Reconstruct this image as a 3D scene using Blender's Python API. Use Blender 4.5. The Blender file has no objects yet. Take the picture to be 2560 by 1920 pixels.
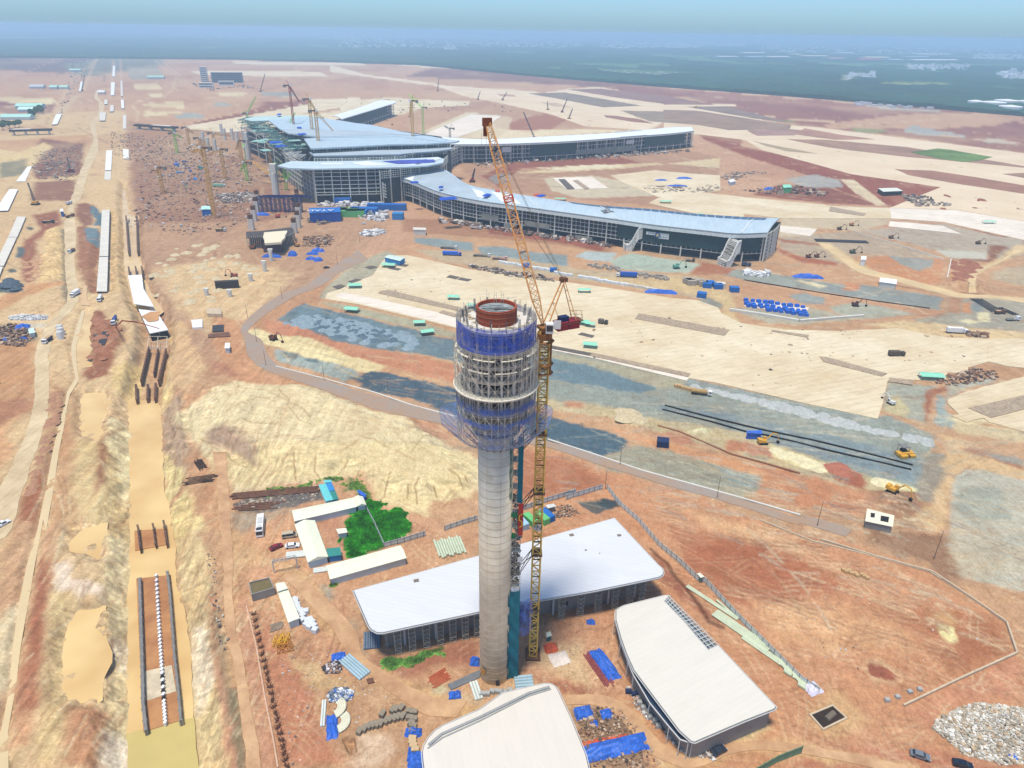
import bpy,bmesh,math,random
import numpy as np
from mathutils import Vector,Matrix
random.seed(7)
R=math.radians
sc=bpy.context.scene
COL=sc.collection
CAMZ=160.0;PITCH=R(26.4);ROLL=R(0.9);FPX=1775.0
fw=Vector((0,math.cos(PITCH),-math.sin(PITCH)))
r0=Vector((1,0,0));u0=r0.cross(fw)
rt=r0*math.cos(ROLL)+u0*math.sin(ROLL)
up=u0*math.cos(ROLL)-r0*math.sin(ROLL)
cam=bpy.data.cameras.new('camera');camo=bpy.data.objects.new('camera',cam);COL.objects.link(camo)
m=Matrix((rt,up,-fw)).transposed().to_4x4();m.translation=Vector((0,0,CAMZ));camo.matrix_world=m
cam.sensor_width=36;cam.lens=36*FPX/2560;cam.clip_start=1;cam.clip_end=80000
sc.camera=camo
VW=dict(F=(0,0,1.15732),A=(0,0,.40687),B=(850,0,.40687),C=(1660,0,.40687),D=(0,250,.3316),E=(500,230,.31646),K2=(1100,230,.31646),G=(1500,450,.27119),H=(1860,450,.3316),I=(1080,680,.31332),J=(1080,1100,.37383),K=(1160,280,.32538),L=(540,1150,.33161),M=(0,750,.34954),N=(0,1300,.37361),O=(600,1500,.27125),P=(1200,1250,.40377),Q=(1340,1050,.29837),R=(1750,1350,.36618),S=(1900,900,.33149),T=(600,600,.33149),U=(1340,780,.29837),V=(0,500,.24115),W=(640,240,.16878),X=(560,420,.19892),Y=(2200,600,.24113),Z=(400,330,.17484))
def g(v,x,y,z=0.0):
 x0,y0,s=VW[v];px=x0+x*s;py=y0+y*s
 d=fw+rt*((px-1280)/FPX)-up*((py-960)/FPX)
 dz=min(d.z,-0.004)
 t=(z-CAMZ)/dz
 return Vector((d.x*t,d.y*t,z))
def gp(v,pts,z=0.0):return[g(v,x,y,z)for x,y in pts]
def gm(lst,z=0.0):
 return[g(v,x,y,z)for v,x,y in lst]
def _h(ix,iy,s):
 n=(ix.astype(np.int64)*374761393+iy.astype(np.int64)*668265263+s*1274126177)&0x7fffffff
 n=((n^(n>>13))*1103515245)&0x7fffffff
 n=((n^(n>>15))*12345677)&0x7fffffff
 return((n^(n>>16))&0xffff)/65535.0
def vn(x,y,s=0):
 xi=np.floor(x);yi=np.floor(y);fx=x-xi;fy=y-yi
 fx=fx*fx*(3-2*fx);fy=fy*fy*(3-2*fy)
 a=_h(xi,yi,s);b=_h(xi+1,yi,s);c=_h(xi,yi+1,s);d=_h(xi+1,yi+1,s)
 return(a+(b-a)*fx)*(1-fy)+(c+(d-c)*fx)*fy
def fbm(x,y,s=0,o=4):
 r=np.zeros_like(x);a=.5;t=0
 for i in range(o):
  r+=a*(vn(x,y,s+i*17)*2-1);t+=a;x=x*2.03+11.3;y=y*2.03-7.7;a*=.55
 return r/t
def sdist(X,Y,poly):
 d2=np.full(X.shape,1e18);ins=np.zeros(X.shape,bool);n=len(poly)
 for i in range(n):
  ax,ay=poly[i][0],poly[i][1];bx,by=poly[(i+1)%n][0],poly[(i+1)%n][1]
  ex,ey=bx-ax,by-ay;L=ex*ex+ey*ey+1e-9
  t=np.clip(((X-ax)*ex+(Y-ay)*ey)/L,0,1)
  d2=np.minimum(d2,(X-ax-t*ex)**2+(Y-ay-t*ey)**2)
  c=(ay>Y)!=(by>Y)
  with np.errstate(all='ignore'):
   ins^=c&(X<(bx-ax)*(Y-ay)/((by-ay)if by!=ay else 1e-9)+ax)
 d=np.sqrt(d2);return np.where(ins,-d,d)
def sm(t):t=np.clip(t,0,1);return t*t*(3-2*t)
def lin(c):
 return tuple(((v/255.)/12.92 if v<=10 else(((v/255.)+.055)/1.055)**2.4)for v in c)
KA=0.80
def C(*c):
 l=lin(c);return(min(.82,l[0]*KA),min(.82,l[1]*KA),min(.82,l[2]*KA))
MATS={}
def nodes(name):
 m=bpy.data.materials.new(name);m.use_nodes=True
 nt=m.node_tree;b=nt.nodes['Principled BSDF'];return m,nt,b
def mat(name,col,rough=.7,metal=0.,var=.12,scale=.6,spec=.3,bump=0.,alpha=1.,trans=False,stretch=None):
 if name in MATS:return MATS[name]
 m,nt,b=nodes(name);c=C(*col)
 tc=nt.nodes.new('ShaderNodeTexCoord');mp=nt.nodes.new('ShaderNodeMapping')
 nt.links.new(tc.outputs['Object'],mp.inputs[0])
 if stretch:mp.inputs['Scale'].default_value=stretch
 nz=nt.nodes.new('ShaderNodeTexNoise');nz.inputs['Scale'].default_value=scale;nz.inputs['Detail'].default_value=5;nz.inputs['Roughness'].default_value=.65
 nt.links.new(mp.outputs[0],nz.inputs['Vector'])
 rp=nt.nodes.new('ShaderNodeValToRGB');e=rp.color_ramp.elements
 e[0].position=.3;e[1].position=.7
 e[0].color=tuple(v*(1-var)for v in c)+(1,);e[1].color=tuple(min(.9,v*(1+var))for v in c)+(1,)
 nt.links.new(nz.outputs['Fac'],rp.inputs['Fac']);nt.links.new(rp.outputs['Color'],b.inputs['Base Color'])
 b.inputs['Roughness'].default_value=rough;b.inputs['Metallic'].default_value=metal
 b.inputs['Specular IOR Level'].default_value=spec
 if bump:
  bp=nt.nodes.new('ShaderNodeBump');bp.inputs['Distance'].default_value=bump
  nt.links.new(nz.outputs['Fac'],bp.inputs['Height']);nt.links.new(bp.outputs[0],b.inputs['Normal'])
 if alpha<1:b.inputs['Alpha'].default_value=alpha
 MATS[name]=m;return m
def ribmat(name,col,pitch=.5,ang=0.,var=.06,rough=.45,metal=0.,depth=.5,spec=.4,grid=False,dark=.75):
 if name in MATS:return MATS[name]
 m,nt,b=nodes(name);c=C(*col)
 tc=nt.nodes.new('ShaderNodeTexCoord');mp=nt.nodes.new('ShaderNodeMapping')
 mp.inputs['Rotation'].default_value=(0,0,ang)
 nt.links.new(tc.outputs['Object'],mp.inputs[0])
 wv=nt.nodes.new('ShaderNodeTexWave');wv.inputs['Scale'].default_value=math.pi*2/(20*pitch)*1.0;wv.wave_profile='SAW'
 wv.bands_direction='X'
 nt.links.new(mp.outputs[0],wv.inputs['Vector'])
 nz=nt.nodes.new('ShaderNodeTexNoise');nz.inputs['Scale'].default_value=.12;nz.inputs['Detail'].default_value=8;nz.inputs['Roughness'].default_value=.7
 mp2=nt.nodes.new('ShaderNodeMapping');mp2.inputs['Scale'].default_value=(2.5,.5,1);nt.links.new(mp.outputs[0],mp2.inputs[0])
 nt.links.new(mp2.outputs[0],nz.inputs['Vector'])
 rp=nt.nodes.new('ShaderNodeValToRGB');e=rp.color_ramp.elements
 e[0].position=.35;e[1].position=.65
 e[0].color=tuple(v*(1-var)for v in c)+(1,);e[1].color=tuple(min(.88,v*(1+var))for v in c)+(1,)
 nt.links.new(nz.outputs['Fac'],rp.inputs['Fac'])
 r2=nt.nodes.new('ShaderNodeValToRGB');e=r2.color_ramp.elements
 e[0].position=0;e[0].color=(dark,dark,dark,1);e[1].position=.12;e[1].color=(1,1,1,1)
 nt.links.new(wv.outputs['Fac'],r2.inputs['Fac'])
 mx=nt.nodes.new('ShaderNodeMix');mx.data_type='RGBA';mx.blend_type='MULTIPLY';mx.inputs[0].default_value=depth
 nt.links.new(rp.outputs[0],mx.inputs[6]);nt.links.new(r2.outputs[0],mx.inputs[7])
 nt.links.new(mx.outputs[2],b.inputs['Base Color'])
 b.inputs['Roughness'].default_value=rough;b.inputs['Metallic'].default_value=metal;b.inputs['Specular IOR Level'].default_value=spec
 MATS[name]=m;return m
class MB:
 def __init__(s):s.v=[];s.f=[]
 def quad(s,a,b,c,d):
  n=len(s.v);s.v+=[tuple(a),tuple(b),tuple(c),tuple(d)];s.f.append((n,n+1,n+2,n+3));return s
 def tri(s,a,b,c):
  n=len(s.v);s.v+=[tuple(a),tuple(b),tuple(c)];s.f.append((n,n+1,n+2));return s
 def box(s,cx,cy,cz,sx,sy,sz,rz=0.,taper=1.,ty=None):
  n=len(s.v);c,sn=math.cos(rz),math.sin(rz);ty=taper if ty is None else ty
  for k,z in enumerate((cz,cz+sz)):
   tx=1 if k==0 else taper;t2=1 if k==0 else ty
   for dx,dy in((-1,-1),(1,-1),(1,1),(-1,1)):
    x=dx*sx/2*tx;y=dy*sy/2*t2
    s.v.append((cx+x*c-y*sn,cy+x*sn+y*c,z))
  s.f+=[(n+3,n+2,n+1,n),(n+4,n+5,n+6,n+7),(n,n+1,n+5,n+4),(n+1,n+2,n+6,n+5),(n+2,n+3,n+7,n+6),(n+3,n,n+4,n+7)];return s
 def prism(s,poly,z0,z1,cap=True):
  n=len(s.v);k=len(poly)
  z0l=z0 if isinstance(z0,(list,tuple))else[z0]*k
  z1l=z1 if isinstance(z1,(list,tuple))else[z1]*k
  a=sum(poly[i][0]*poly[(i+1)%k][1]-poly[(i+1)%k][0]*poly[i][1]for i in range(k))
  if a<0:poly=poly[::-1];z0l=z0l[::-1];z1l=z1l[::-1]
  for p,z in zip(poly,z0l):s.v.append((p[0],p[1],z))
  for p,z in zip(poly,z1l):s.v.append((p[0],p[1],z))
  for i in range(k):
   j=(i+1)%k;s.f.append((n+i,n+j,n+k+j,n+k+i))
  if cap:s.f.append(tuple(range(n+k,n+2*k)));s.f.append(tuple(range(n+k-1,n-1,-1)))
  return s
 def bar(s,p,q,r,n=4,r2=None):
  p=Vector(p);q=Vector(q);d=q-p
  if d.length<1e-6:return s
  d.normalize();a=d.orthogonal().normalized()if abs(d.z)>.99 else d.cross(Vector((0,0,1))).normalized()
  b=d.cross(a);k=len(s.v);r2=r if r2 is None else r2
  for c,rr in((p,r),(q,r2)):
   for i in range(n):
    t=2*math.pi*(i+.5)/n;s.v.append(tuple(c+a*math.cos(t)*rr+b*math.sin(t)*rr))
  for i in range(n):j=(i+1)%n;s.f.append((k+i,k+j,k+n+j,k+n+i))
  s.f.append(tuple(range(k+n-1,k-1,-1)));s.f.append(tuple(range(k+n,k+2*n)));return s
 def cyl(s,cx,cy,z0,z1,r,n=24,r2=None,cap=True):
  r2=r if r2 is None else r2;k=len(s.v)
  for z,rr in((z0,r),(z1,r2)):
   for i in range(n):t=2*math.pi*i/n;s.v.append((cx+rr*math.cos(t),cy+rr*math.sin(t),z))
  for i in range(n):j=(i+1)%n;s.f.append((k+i,k+j,k+n+j,k+n+i))
  if cap:s.f.append(tuple(range(k+n-1,k-1,-1)));s.f.append(tuple(range(k+n,k+2*n)))
  return s
 def ring(s,cx,cy,z0,z1,ri,ro,n=48):
  k=len(s.v)
  for rr,z in((ro,z0),(ro,z1),(ri,z1),(ri,z0)):
   for i in range(n):t=2*math.pi*i/n;s.v.append((cx+rr*math.cos(t),cy+rr*math.sin(t),z))
  for a in range(4):
   b=(a+1)%4
   for i in range(n):j=(i+1)%n;s.f.append((k+a*n+i,k+a*n+j,k+b*n+j,k+b*n+i))
  return s
 def lattice(s,p,q,w,seg,r=.06,w2=None,hv=None,n=3):
  p=Vector(p);q=Vector(q);d=q-p;L=d.length;d.normalize();w2=w if w2 is None else w2
  a=Vector((1,0,0))if abs(d.z)>.95 else d.cross(Vector((0,0,1))).normalized()
  if hv is not None:a=Vector(hv)
  b=d.cross(a).normalized();k=max(1,round(L/seg));prev=None
  for i in range(k+1):
   t=i/k;ww=(w+(w2-w)*t)/2;c=p+d*(L*t)
   cur=[c+a*ww*sx+b*ww*sy for sx,sy in((-1,-1),(1,-1),(1,1),(-1,1))]
   if prev:
    for j in range(4):
     s.bar(prev[j],cur[j],r,n)
     jj=(j+1)%4
     if(i+j)%2:s.bar(prev[j],cur[jj],r*.6,n)
     else:s.bar(prev[jj],cur[j],r*.6,n)
   for j in range(4):s.bar(cur[j],cur[(j+1)%4],r*.6,n)
   prev=cur
  return s
 def build(s,name,m,parent=None,smooth=False,loc=None):
  me=bpy.data.meshes.new(name);v=s.v
  if loc is not None:v=[(x-loc[0],y-loc[1],z-loc[2])for x,y,z in v]
  me.from_pydata(v,[],s.f)
  if smooth:me.polygons.foreach_set('use_smooth',[True]*len(me.polygons))
  me.materials.append(m);o=bpy.data.objects.new(name,me);COL.objects.link(o)
  if parent is not None:o.parent=parent
  elif loc is not None:o.location=loc
  return o
def tag(o,label=None,cat=None,group=None,kind=None):
 if label:o['label']=label
 if cat:o['category']=cat
 if group:o['group']=group
 if kind:o['kind']=kind
 return o
def E(name,loc,label,cat,group=None,rz=0.):
 o=bpy.data.objects.new(name,None);COL.objects.link(o);o.empty_display_size=.5
 o.location=loc;o.rotation_euler=(0,0,rz);return tag(o,label,cat,group)
KIDS={}
def dup(root,loc,rz=0.,label=None,group=None,scale=None):
 c=root.copy();COL.objects.link(c);c.location=loc;c.rotation_euler=(0,0,rz)
 if label:c['label']=label
 if group:c['group']=group
 if scale:c.scale=scale
 def rec(a,b):
  for ch in KIDS.get(a.name)or list(a.children):
   d=ch.copy();COL.objects.link(d);d.parent=b;rec(ch,d)
 if root.name not in KIDS:KIDS[root.name]=list(root.children)
 rec(root,c);return c
SUN_EL,SUN_AZ=R(77),R(212)
w=bpy.data.worlds.new('World');sc.world=w;w.use_nodes=True;nt=w.node_tree
bg=nt.nodes['Background'];sky=nt.nodes.new('ShaderNodeTexSky');sky.sky_type='NISHITA';sky.sun_disc=False
sky.sun_elevation=SUN_EL;sky.sun_rotation=SUN_AZ;sky.air_density=1.3;sky.dust_density=.6;sky.ozone_density=2.
tint=nt.nodes.new('ShaderNodeMix');tint.data_type='RGBA';tint.blend_type='MULTIPLY';tint.inputs[0].default_value=1;wc=nt.nodes.new('ShaderNodeTexCoord');sx=nt.nodes.new('ShaderNodeSeparateXYZ');rp=nt.nodes.new('ShaderNodeValToRGB')
rp.color_ramp.elements[0].position=0.;rp.color_ramp.elements[0].color=(.30,.53,.95,1);rp.color_ramp.elements[1].position=.5;rp.color_ramp.elements[1].color=(.62,.63,.66,1)
nt.links.new(wc.outputs['Generated'],sx.inputs[0]);nt.links.new(sx.outputs['Z'],rp.inputs[0]);vm=nt.nodes.new('ShaderNodeVectorMath');vm.operation='SCALE';vm.inputs['Scale'].default_value=1.55;nt.links.new(rp.outputs[0],vm.inputs[0]);nt.links.new(vm.outputs[0],tint.inputs[7])
nt.links.new(sky.outputs[0],tint.inputs[6]);nt.links.new(tint.outputs[2],bg.inputs[0]);bg.inputs[1].default_value=0.11
ld=bpy.data.lights.new('sun','SUN');lo=bpy.data.objects.new('sun',ld);COL.objects.link(lo)
ld.energy=3.4;ld.angle=R(9.0);ld.color=(1,.93,.80)
sd=Vector((math.sin(SUN_AZ)*math.cos(SUN_EL),math.cos(SUN_AZ)*math.cos(SUN_EL),math.sin(SUN_EL)))
lo.rotation_euler=sd.to_track_quat('Z','Y').to_euler();lo.location=(0,200,400)
sc.view_settings.view_transform='Standard';sc.view_settings.look='None';sc.view_settings.exposure=0.38;sc.view_settings.gamma=1
try:
 sc.cycles.use_denoising=True;sc.cycles.max_bounces=5;sc.cycles.diffuse_bounces=2;sc.cycles.glossy_bounces=2
 sc.cycles.volume_bounces=1;sc.cycles.transparent_max_bounces=12;sc.cycles.caustics_reflective=False
except Exception:pass
HZ=MB();HZ.box(0,10000,-14,64000,60000,182)
hm=bpy.data.materials.new('haze_air');hm.use_nodes=True;nt=hm.node_tree;nt.nodes.clear()
ho=nt.nodes.new('ShaderNodeOutputMaterial');pv=nt.nodes.new('ShaderNodeVolumePrincipled')
pv.inputs['Color'].default_value=(.52,.75,.98,1);pv.inputs['Density'].default_value=0.00018;pv.inputs['Anisotropy'].default_value=0.0
nt.links.new(pv.outputs[0],ho.inputs['Volume'])
tag(HZ.build('haze',hm),kind='stuff',label='pale blue haze over the plain',cat='haze')
def pts(v,s,z=0.0):
 o=[]
 for t in s.split():
  if ':' in t:v,t=t.split(':')
  x,y=t.split(',');o.append(g(v,float(x),float(y),z))
 return o
CV=VW;VW['E2']=VW['K2']
tan=(212,172,128);red=(192,130,100);dred=(158,98,78);brn=(176,130,100);cream=(232,210,168);pale=(238,222,190)
white=(240,230,215);orange=(212,146,102);gry=(158,158,150);bgr=(120,136,148);dbg=(80,98,114);conc=(234,216,186)
asph=(158,146,134);wat=(222,186,130);olive=(146,132,108);grn=(52,112,44);pink=(206,158,132);yel=(228,196,142);gull=(214,186,134)
PA=[]
def P(v,col,soft,noise,s,f=0.):PA.append((pts(v,s),col,soft,noise,f))
P('F',(58,92,58),40,0,'-1500,150 0,124 500,128 900,140 1150,165 1400,185 1700,207 2212,250 4000,420 4000,20 -1500,-30')
P('F',(204,158,128),30,20,'-800,480 -800,200 0,124 500,128 900,140 1150,165 1400,185 1700,207 2212,250 3600,420 3600,700 2212,560 1500,420 900,520 400,700')
P('A',(128,104,104),60,30,'-400,355 0,350 600,348 540,430 380,450 170,440 0,430 -400,430')
P('A',(140,136,122),40,30,'380,400 640,350 1000,355 1010,400 560,470 470,460')
P('A',(168,158,146),25,20,'780,420 960,400 1010,480 800,490')
for s in('1430,380 2200,386 2260,402 1450,392','1170,440 1250,462 2020,470 1960,442 1300,436','820,510 960,510 1000,545 830,550','870,640 1130,622 1130,668 900,655','860,700 1000,680 1130,690 900,720','900,570 1000,575 1000,600 930,600','1340,570 1530,565 1490,590 1350,588','-200,600 320,600 360,635 -200,645'):
 P('A',cream,8,8,s)
P('A',(214,182,150),20,20,'330,700 450,590 500,590 420,660 400,730 330,740')
P('A',(150,96,86),20,15,'-100,600 200,660 280,650 340,630 330,700 280,740 0,690')
P('A',dred,25,15,'1150,760 1500,690 1640,640 1500,640 1900,610 1900,640 1700,690 1250,760')
P('A',(160,165,165),12,8,'1600,570 1720,560 1830,575 1800,600 1620,590')
P('A',(162,166,168),12,8,'1310,650 1330,632 1390,632 1440,655')
P('A',(160,165,168),12,8,'1070,715 1160,690 1260,705 1240,730 1090,730')
P('B',(228,208,180),8,3,'-540,770 200,640 270,600 800,620 790,650 560,660 300,720 0,700 -560,800')
P('A',(236,220,192),6,2,'1150,775 1500,715 1900,640 1910,615 2212,600 2212,640 1850,700 2212,700 2212,800 1540,800 1400,815 1130,790')
P('B',(232,212,172),6,6,'340,400 640,390 1150,415 960,432 600,418')
P('B',(226,208,176),5,3,'-60,400 170,462 400,488 620,520 520,520 140,468 -60,440')
P('B',(150,104,92),30,20,'560,420 1150,425 1480,430 2212,475 2212,540 1500,530 1000,500 400,470')
P('C',(160,104,90),40,25,'-200,470 220,485 850,535 1400,595 2212,640 2600,680 2600,980 2212,940 1400,830 900,775 500,700 150,600 -400,600')
P('C',(176,120,100),30,30,'0,500 900,570 1400,620 1300,680 700,640 0,560')
P('C',(205,160,128),20,20,'1000,760 1500,700 2212,690 2212,760 1700,790 1000,790')
P('C',(150,92,78),20,20,'2070,760 2150,745 2212,760 2212,790')
P('C',(172,172,172),8,8,'1470,800 1530,770 1620,790 1850,830 1850,850 1600,830 1480,815')
P('C',(190,186,182),8,8,'1930,855 2050,850 2190,885 1990,880')
for s in('0,530 700,590 1300,640 1290,646 700,598 0,538','900,598 1200,625 1200,632 900,604','80,505 180,545 170,548 60,508','350,665 700,720 1050,745 1040,752 690,728 340,672','1120,770 1700,728 1700,734 1130,778','1700,830 2212,880 2212,887 1700,836'):
 P('C',(214,176,146),5,5,s)
P('C',(186,178,170),10,10,'1180,635 1700,680 1690,695 1350,670')
taxi='B:560,520 B:830,540 B:1040,550 B:1250,572 B:1400,548 C:-400,535 C:-30,600 C:0,645 C:430,640 C:450,652 C:150,655 C:400,700 C:780,770 C:930,782 C:1400,840 C:2212,942 C:2700,1000 C:2700,1320 H:2500,420 H:2111,310 H:1600,225 H:1100,210 C:1700,1150 C:1150,1070 C:860,990 C:600,920 C:500,860 C:0,800 B:1990,750 B:1870,800 B:1500,775 B:1290,700 B:930,622 B:760,590 B:640,545'
P('B',(232,212,180),4,2,taxi)
isl=[('B','1150,575 1380,568 1640,612 1850,650 1620,660 1300,600',(150,132,112)),('B','1400,550 1600,545 2000,590 2300,645 2000,640 1700,600',(158,122,106)),('B','1620,708 1700,712 1850,735 1935,760 1800,750 1640,722',(166,120,96)),('B','960,576 1070,583 1085,594 990,592',(196,160,130)),('B','1230,630 1330,632 1430,662 1320,655',(214,184,152)),('B','1720,680 2212,690 2400,720 2500,775 2212,770 1900,745',(162,142,118)),('C','140,657 380,655 780,755 500,718',(150,128,112)),('C','0,675 200,680 780,768 770,795 400,800 0,735',(164,136,112)),('C','510,800 700,788 840,800 800,832 570,835',(176,140,124)),('C','860,788 1100,830 1300,856 1050,858 800,825',(184,138,112)),('C','750,855 1000,860 1500,905 2200,1020 2300,1040 1750,985 1450,960 1000,905',(172,134,108)),('C','1410,1040 1650,1050 2212,1140 2400,1180 2400,1240 2212,1192 1750,1120 1500,1075',(170,122,96)),('C','550,868 700,900 950,945 760,930 600,890',(180,160,126)),('C','2090,1070 2212,1065 2400,1080 2300,1110',(168,130,104))]
for v,s,c in isl:P(v,c,5,3,s)
P('C',(118,140,66),4,6,'1520,935 1690,915 2010,968 1900,992 1690,975')
P('C',(150,150,100),8,6,'1150,790 1390,800 1300,820 1180,810')
P('C',(146,138,88),10,6,'640,730 820,745 760,752')
P('B',(150,142,104),10,6,'1600,630 1760,640 1700,655')
P('C',(156,86,66),10,10,'200,815 480,850 480,900 760,960 1150,1060 1700,1150 2212,1240 2212,1500 1500,1300 1100,1180 900,1080 500,960 250,860')
P('H',(228,206,170),6,5,'-300,110 0,130 600,185 640,195 1100,212 1600,228 2111,312 2700,420 2700,560 2111,455 1500,318 1100,292 600,292 280,290 -150,240')
P('H',(150,88,70),8,8,'260,30 650,60 1010,190 640,180 200,130 60,110')
P('H',(168,104,80),8,8,'1080,110 1500,150 1750,220 1600,225 1150,205')
P('H',(226,206,176),4,3,'720,-10 830,0 1070,185 1000,192 840,100')
P('H',(172,172,172),8,5,'380,0 700,0 750,50 640,60 450,50')
P('C',(180,180,180),8,5,'740,1100 930,1070 1080,1110 1100,1150 850,1150')
P('H',(206,186,160),10,10,'280,290 600,292 1100,292 1090,330 860,380 540,360 500,430 260,430')
P('H',(238,226,204),3,1,'270,345 550,370 500,425 270,395')
P('H',(236,226,206),3,1,'1100,310 1500,345 1640,410 1090,350')
P('H',(186,170,156),8,8,'860,380 1500,330 1900,420 2111,445 2111,560 1900,600 1830,560 1550,560')
P('H',(206,200,190),8,8,'1450,530 1830,540 1820,600 1560,590')
P('H',(186,164,144),10,10,'260,430 860,385 1500,580 1480,600 870,560 700,640 280,560')
P('H',(172,104,74),8,10,'250,440 570,480 570,495 300,470')
P('H',(178,106,74),8,10,'250,510 450,580 710,620 700,645 430,620 300,560')
P('H',(222,192,146),8,10,'560,470 650,480 860,620 1430,800 1700,870 2111,890 2500,920 2500,980 2111,925 1700,895 1400,840 1150,750 860,680 700,600')
P('H',(208,144,100),8,10,'940,590 1080,568 1500,600 1490,760 1430,805 930,680')
P('H',(158,158,156),4,5,'1085,570 1430,600 1420,650 1320,686 1200,645')
P('H',(150,98,74),8,10,'1560,590 1850,620 1990,500 1850,490 1830,600')
P('H',(200,146,106),8,10,'1560,620 1700,690 1660,840 1540,780')
P('H',(146,92,70),8,8,'960,770 1350,835 1800,860 1700,880 1500,860 1200,800')
P('H',(224,194,146),5,5,'2050,490 2200,490 2111,540 1850,660 1740,720 1750,830 1680,830 1690,700 1900,600')
P('H',(190,168,142),10,12,'1880,690 2111,640 2300,650 2300,860 2111,800 1860,740')
P('H',(146,152,154),6,8,'-150,675 180,700 570,765 760,790 740,835 870,785 1450,875 1500,890 1470,985 1380,968 0,755 -200,700')
P('H',(228,212,178),4,6,'300,760 420,755 640,800 560,820 400,800')
P('H',(206,140,100),5,8,'760,770 870,785 840,835 740,830')
P('H',(200,150,116),8,10,'50,780 600,870 1380,975 1480,990 1500,1020 1000,1040 480,940 0,830')
P('H',(138,146,150),6,8,'350,880 480,862 620,890 600,938 450,930')
P('H',(172,172,160),8,8,'640,960 850,920 1300,1010 900,1050 700,1000')
P('H',(186,176,158),8,10,'0,1030 500,960 900,1050 420,1090 200,1080')
P('H',(170,162,150),8,10,'1540,890 1780,890 2111,915 2500,960 2500,1180 2111,1150 1700,1120 1300,1090 1280,1050 1530,1010')
P('H',(188,140,108),5,5,'1545,890 1640,890 1630,1010 1530,1000');P('H',(208,146,102),4,4,'1645,925 1710,920 1710,1010 1640,1000')
P('H',(140,148,152),6,8,'1720,900 1800,910 1790,1000 1720,980')
P('H',(222,192,148),8,8,'2111,1150 2500,1160 2500,1200 2111,1215 1500,1180 900,1090 1200,1060')
P('H',(226,214,176),3,4,'1755,995 1850,1000 1850,1070 1760,1060');P('H',(226,214,176),3,4,'1620,1060 1700,1050 1770,1070 1700,1088')
P('B',(198,156,128),25,20,'380,780 520,620 700,600 1000,640 1400,720 1900,800 1700,830 500,830')
P('B',(224,206,178),6,6,'480,820 780,690 1060,720 1030,800 960,850 760,855 560,850')
P('B',(216,214,206),4,4,'520,825 800,705 990,712 880,790 700,850')
P('B',(170,96,74),6,6,'1040,760 1110,730 1260,700 1400,730 1290,800 1050,800')
P('B',(234,216,188),6,4,'960,850 1030,800 1400,795 1900,800 1990,760 1700,810 1100,850')
P('K2',(186,142,116),15,12,'150,560 700,560 1500,480 2000,470 2212,520 2212,1000 1500,880 1000,840 420,770 200,650')
P('K2',(156,92,74),8,8,'330,660 560,560 1000,520 1450,520 1600,560 1000,590 640,600 520,700 480,760')
P('K2',(152,140,140),8,8,'380,680 460,640 560,650 540,720 440,730')
P('K2',(220,196,158),6,6,'620,640 1000,590 1700,560 2212,600 2212,520 1500,600 830,640')
P('K2',(232,216,188),4,4,'740,600 1300,570 1500,590 1000,620')
P('K2',(206,190,168),6,6,'820,680 1200,660 1420,700 1720,820 1100,840 880,780')
P('K2',(230,218,196),3,3,'890,680 1200,670 1330,760 1000,770')
P('K2',(160,150,142),3,2,'920,690 980,690 1060,765 1000,768');P('K2',(180,160,144),3,2,'1050,690 1090,690 1180,765 1140,765')
P('K2',(230,212,180),6,6,'1350,660 1700,620 1900,640 2212,660 2212,780 1720,830 1450,720')
P('K2',(226,208,176),6,4,'1650,880 1850,770 2400,830 2400,1000')
P('K2',(140,154,162),6,6,'-200,1150 0,1160 260,1190 260,1260 180,1250 0,1230 -200,1190')
P('K2',(140,154,162),6,6,'290,1220 500,1220 700,1260 1000,1290 1010,1380 700,1340 330,1280')
P('K2',(176,128,100),12,10,'-300,1000 340,1010 1000,1080 1400,1180 1340,1270 800,1190 320,1150 -300,1100')
P('K2',(152,88,70),8,8,'340,1030 600,1060 1200,1150 1330,1190 1280,1260 900,1180 400,1120')
P('K2',(178,188,194),4,4,'1060,1300 1160,1255 1400,1270 1340,1340 1200,1330')
P('K2',(176,190,182),6,5,'1340,1330 1500,1270 2070,1360 1960,1430 1700,1420 1400,1400')
P('K2',(196,172,144),8,8,'-200,1240 260,1270 900,1360 1080,1400 2000,1450 2212,1500 2212,1680 1900,1600 1000,1470 0,1340')
P('G',(188,156,130),8,8,'380,610 1100,720 1500,800 1200,820 930,760 400,660')
P('G',(176,112,82),8,8,'940,760 1250,820 1180,870 820,870')
P('G',(156,160,156),8,8,'1180,870 1250,820 1600,860 1900,960 2065,1000 2065,1030 1500,940')
P('G',(214,184,140),8,8,'-200,880 400,920 720,870 1200,1040 1250,1180 1230,1260 1330,1330 2065,1400 2300,1450 2300,1480 2065,1440 1250,1420 1100,1330 1130,1170 900,1060 0,920')
P('G',(150,150,144),6,6,'900,1100 1000,1080 1130,1150 1100,1190 950,1150');P('G',(150,158,162),6,6,'1750,1060 1900,1045 2065,1100 2065,1140 1850,1120')
P('G',(168,164,152),8,8,'1240,1180 1340,1180 1900,1230 2065,1200 2065,1270 1850,1300 1300,1240')
P('F',(166,122,100),60,20,'270,290 560,270 620,360 660,440 700,480 640,560 560,590 380,560 290,520 270,400')
P('F',(190,148,120),25,20,'280,480 560,480 700,450 860,470 760,560 520,700 430,800 380,780 300,640')
P('F',(220,186,144),25,25,'340,580 480,560 640,590 560,680 440,720 360,640')
P('F',(186,146,118),20,20,'270,260 540,300 520,340 270,310');P('A',(190,148,118),15,15,'870,800 1140,810 1140,840 900,860 800,870')
P('A',(134,148,156),6,5,'600,830 690,835 690,920 610,910')
P('F',(220,186,144),20,15,'-400,300 0,250 270,240 300,700 250,1700 -900,1700 -700,700')
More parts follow.
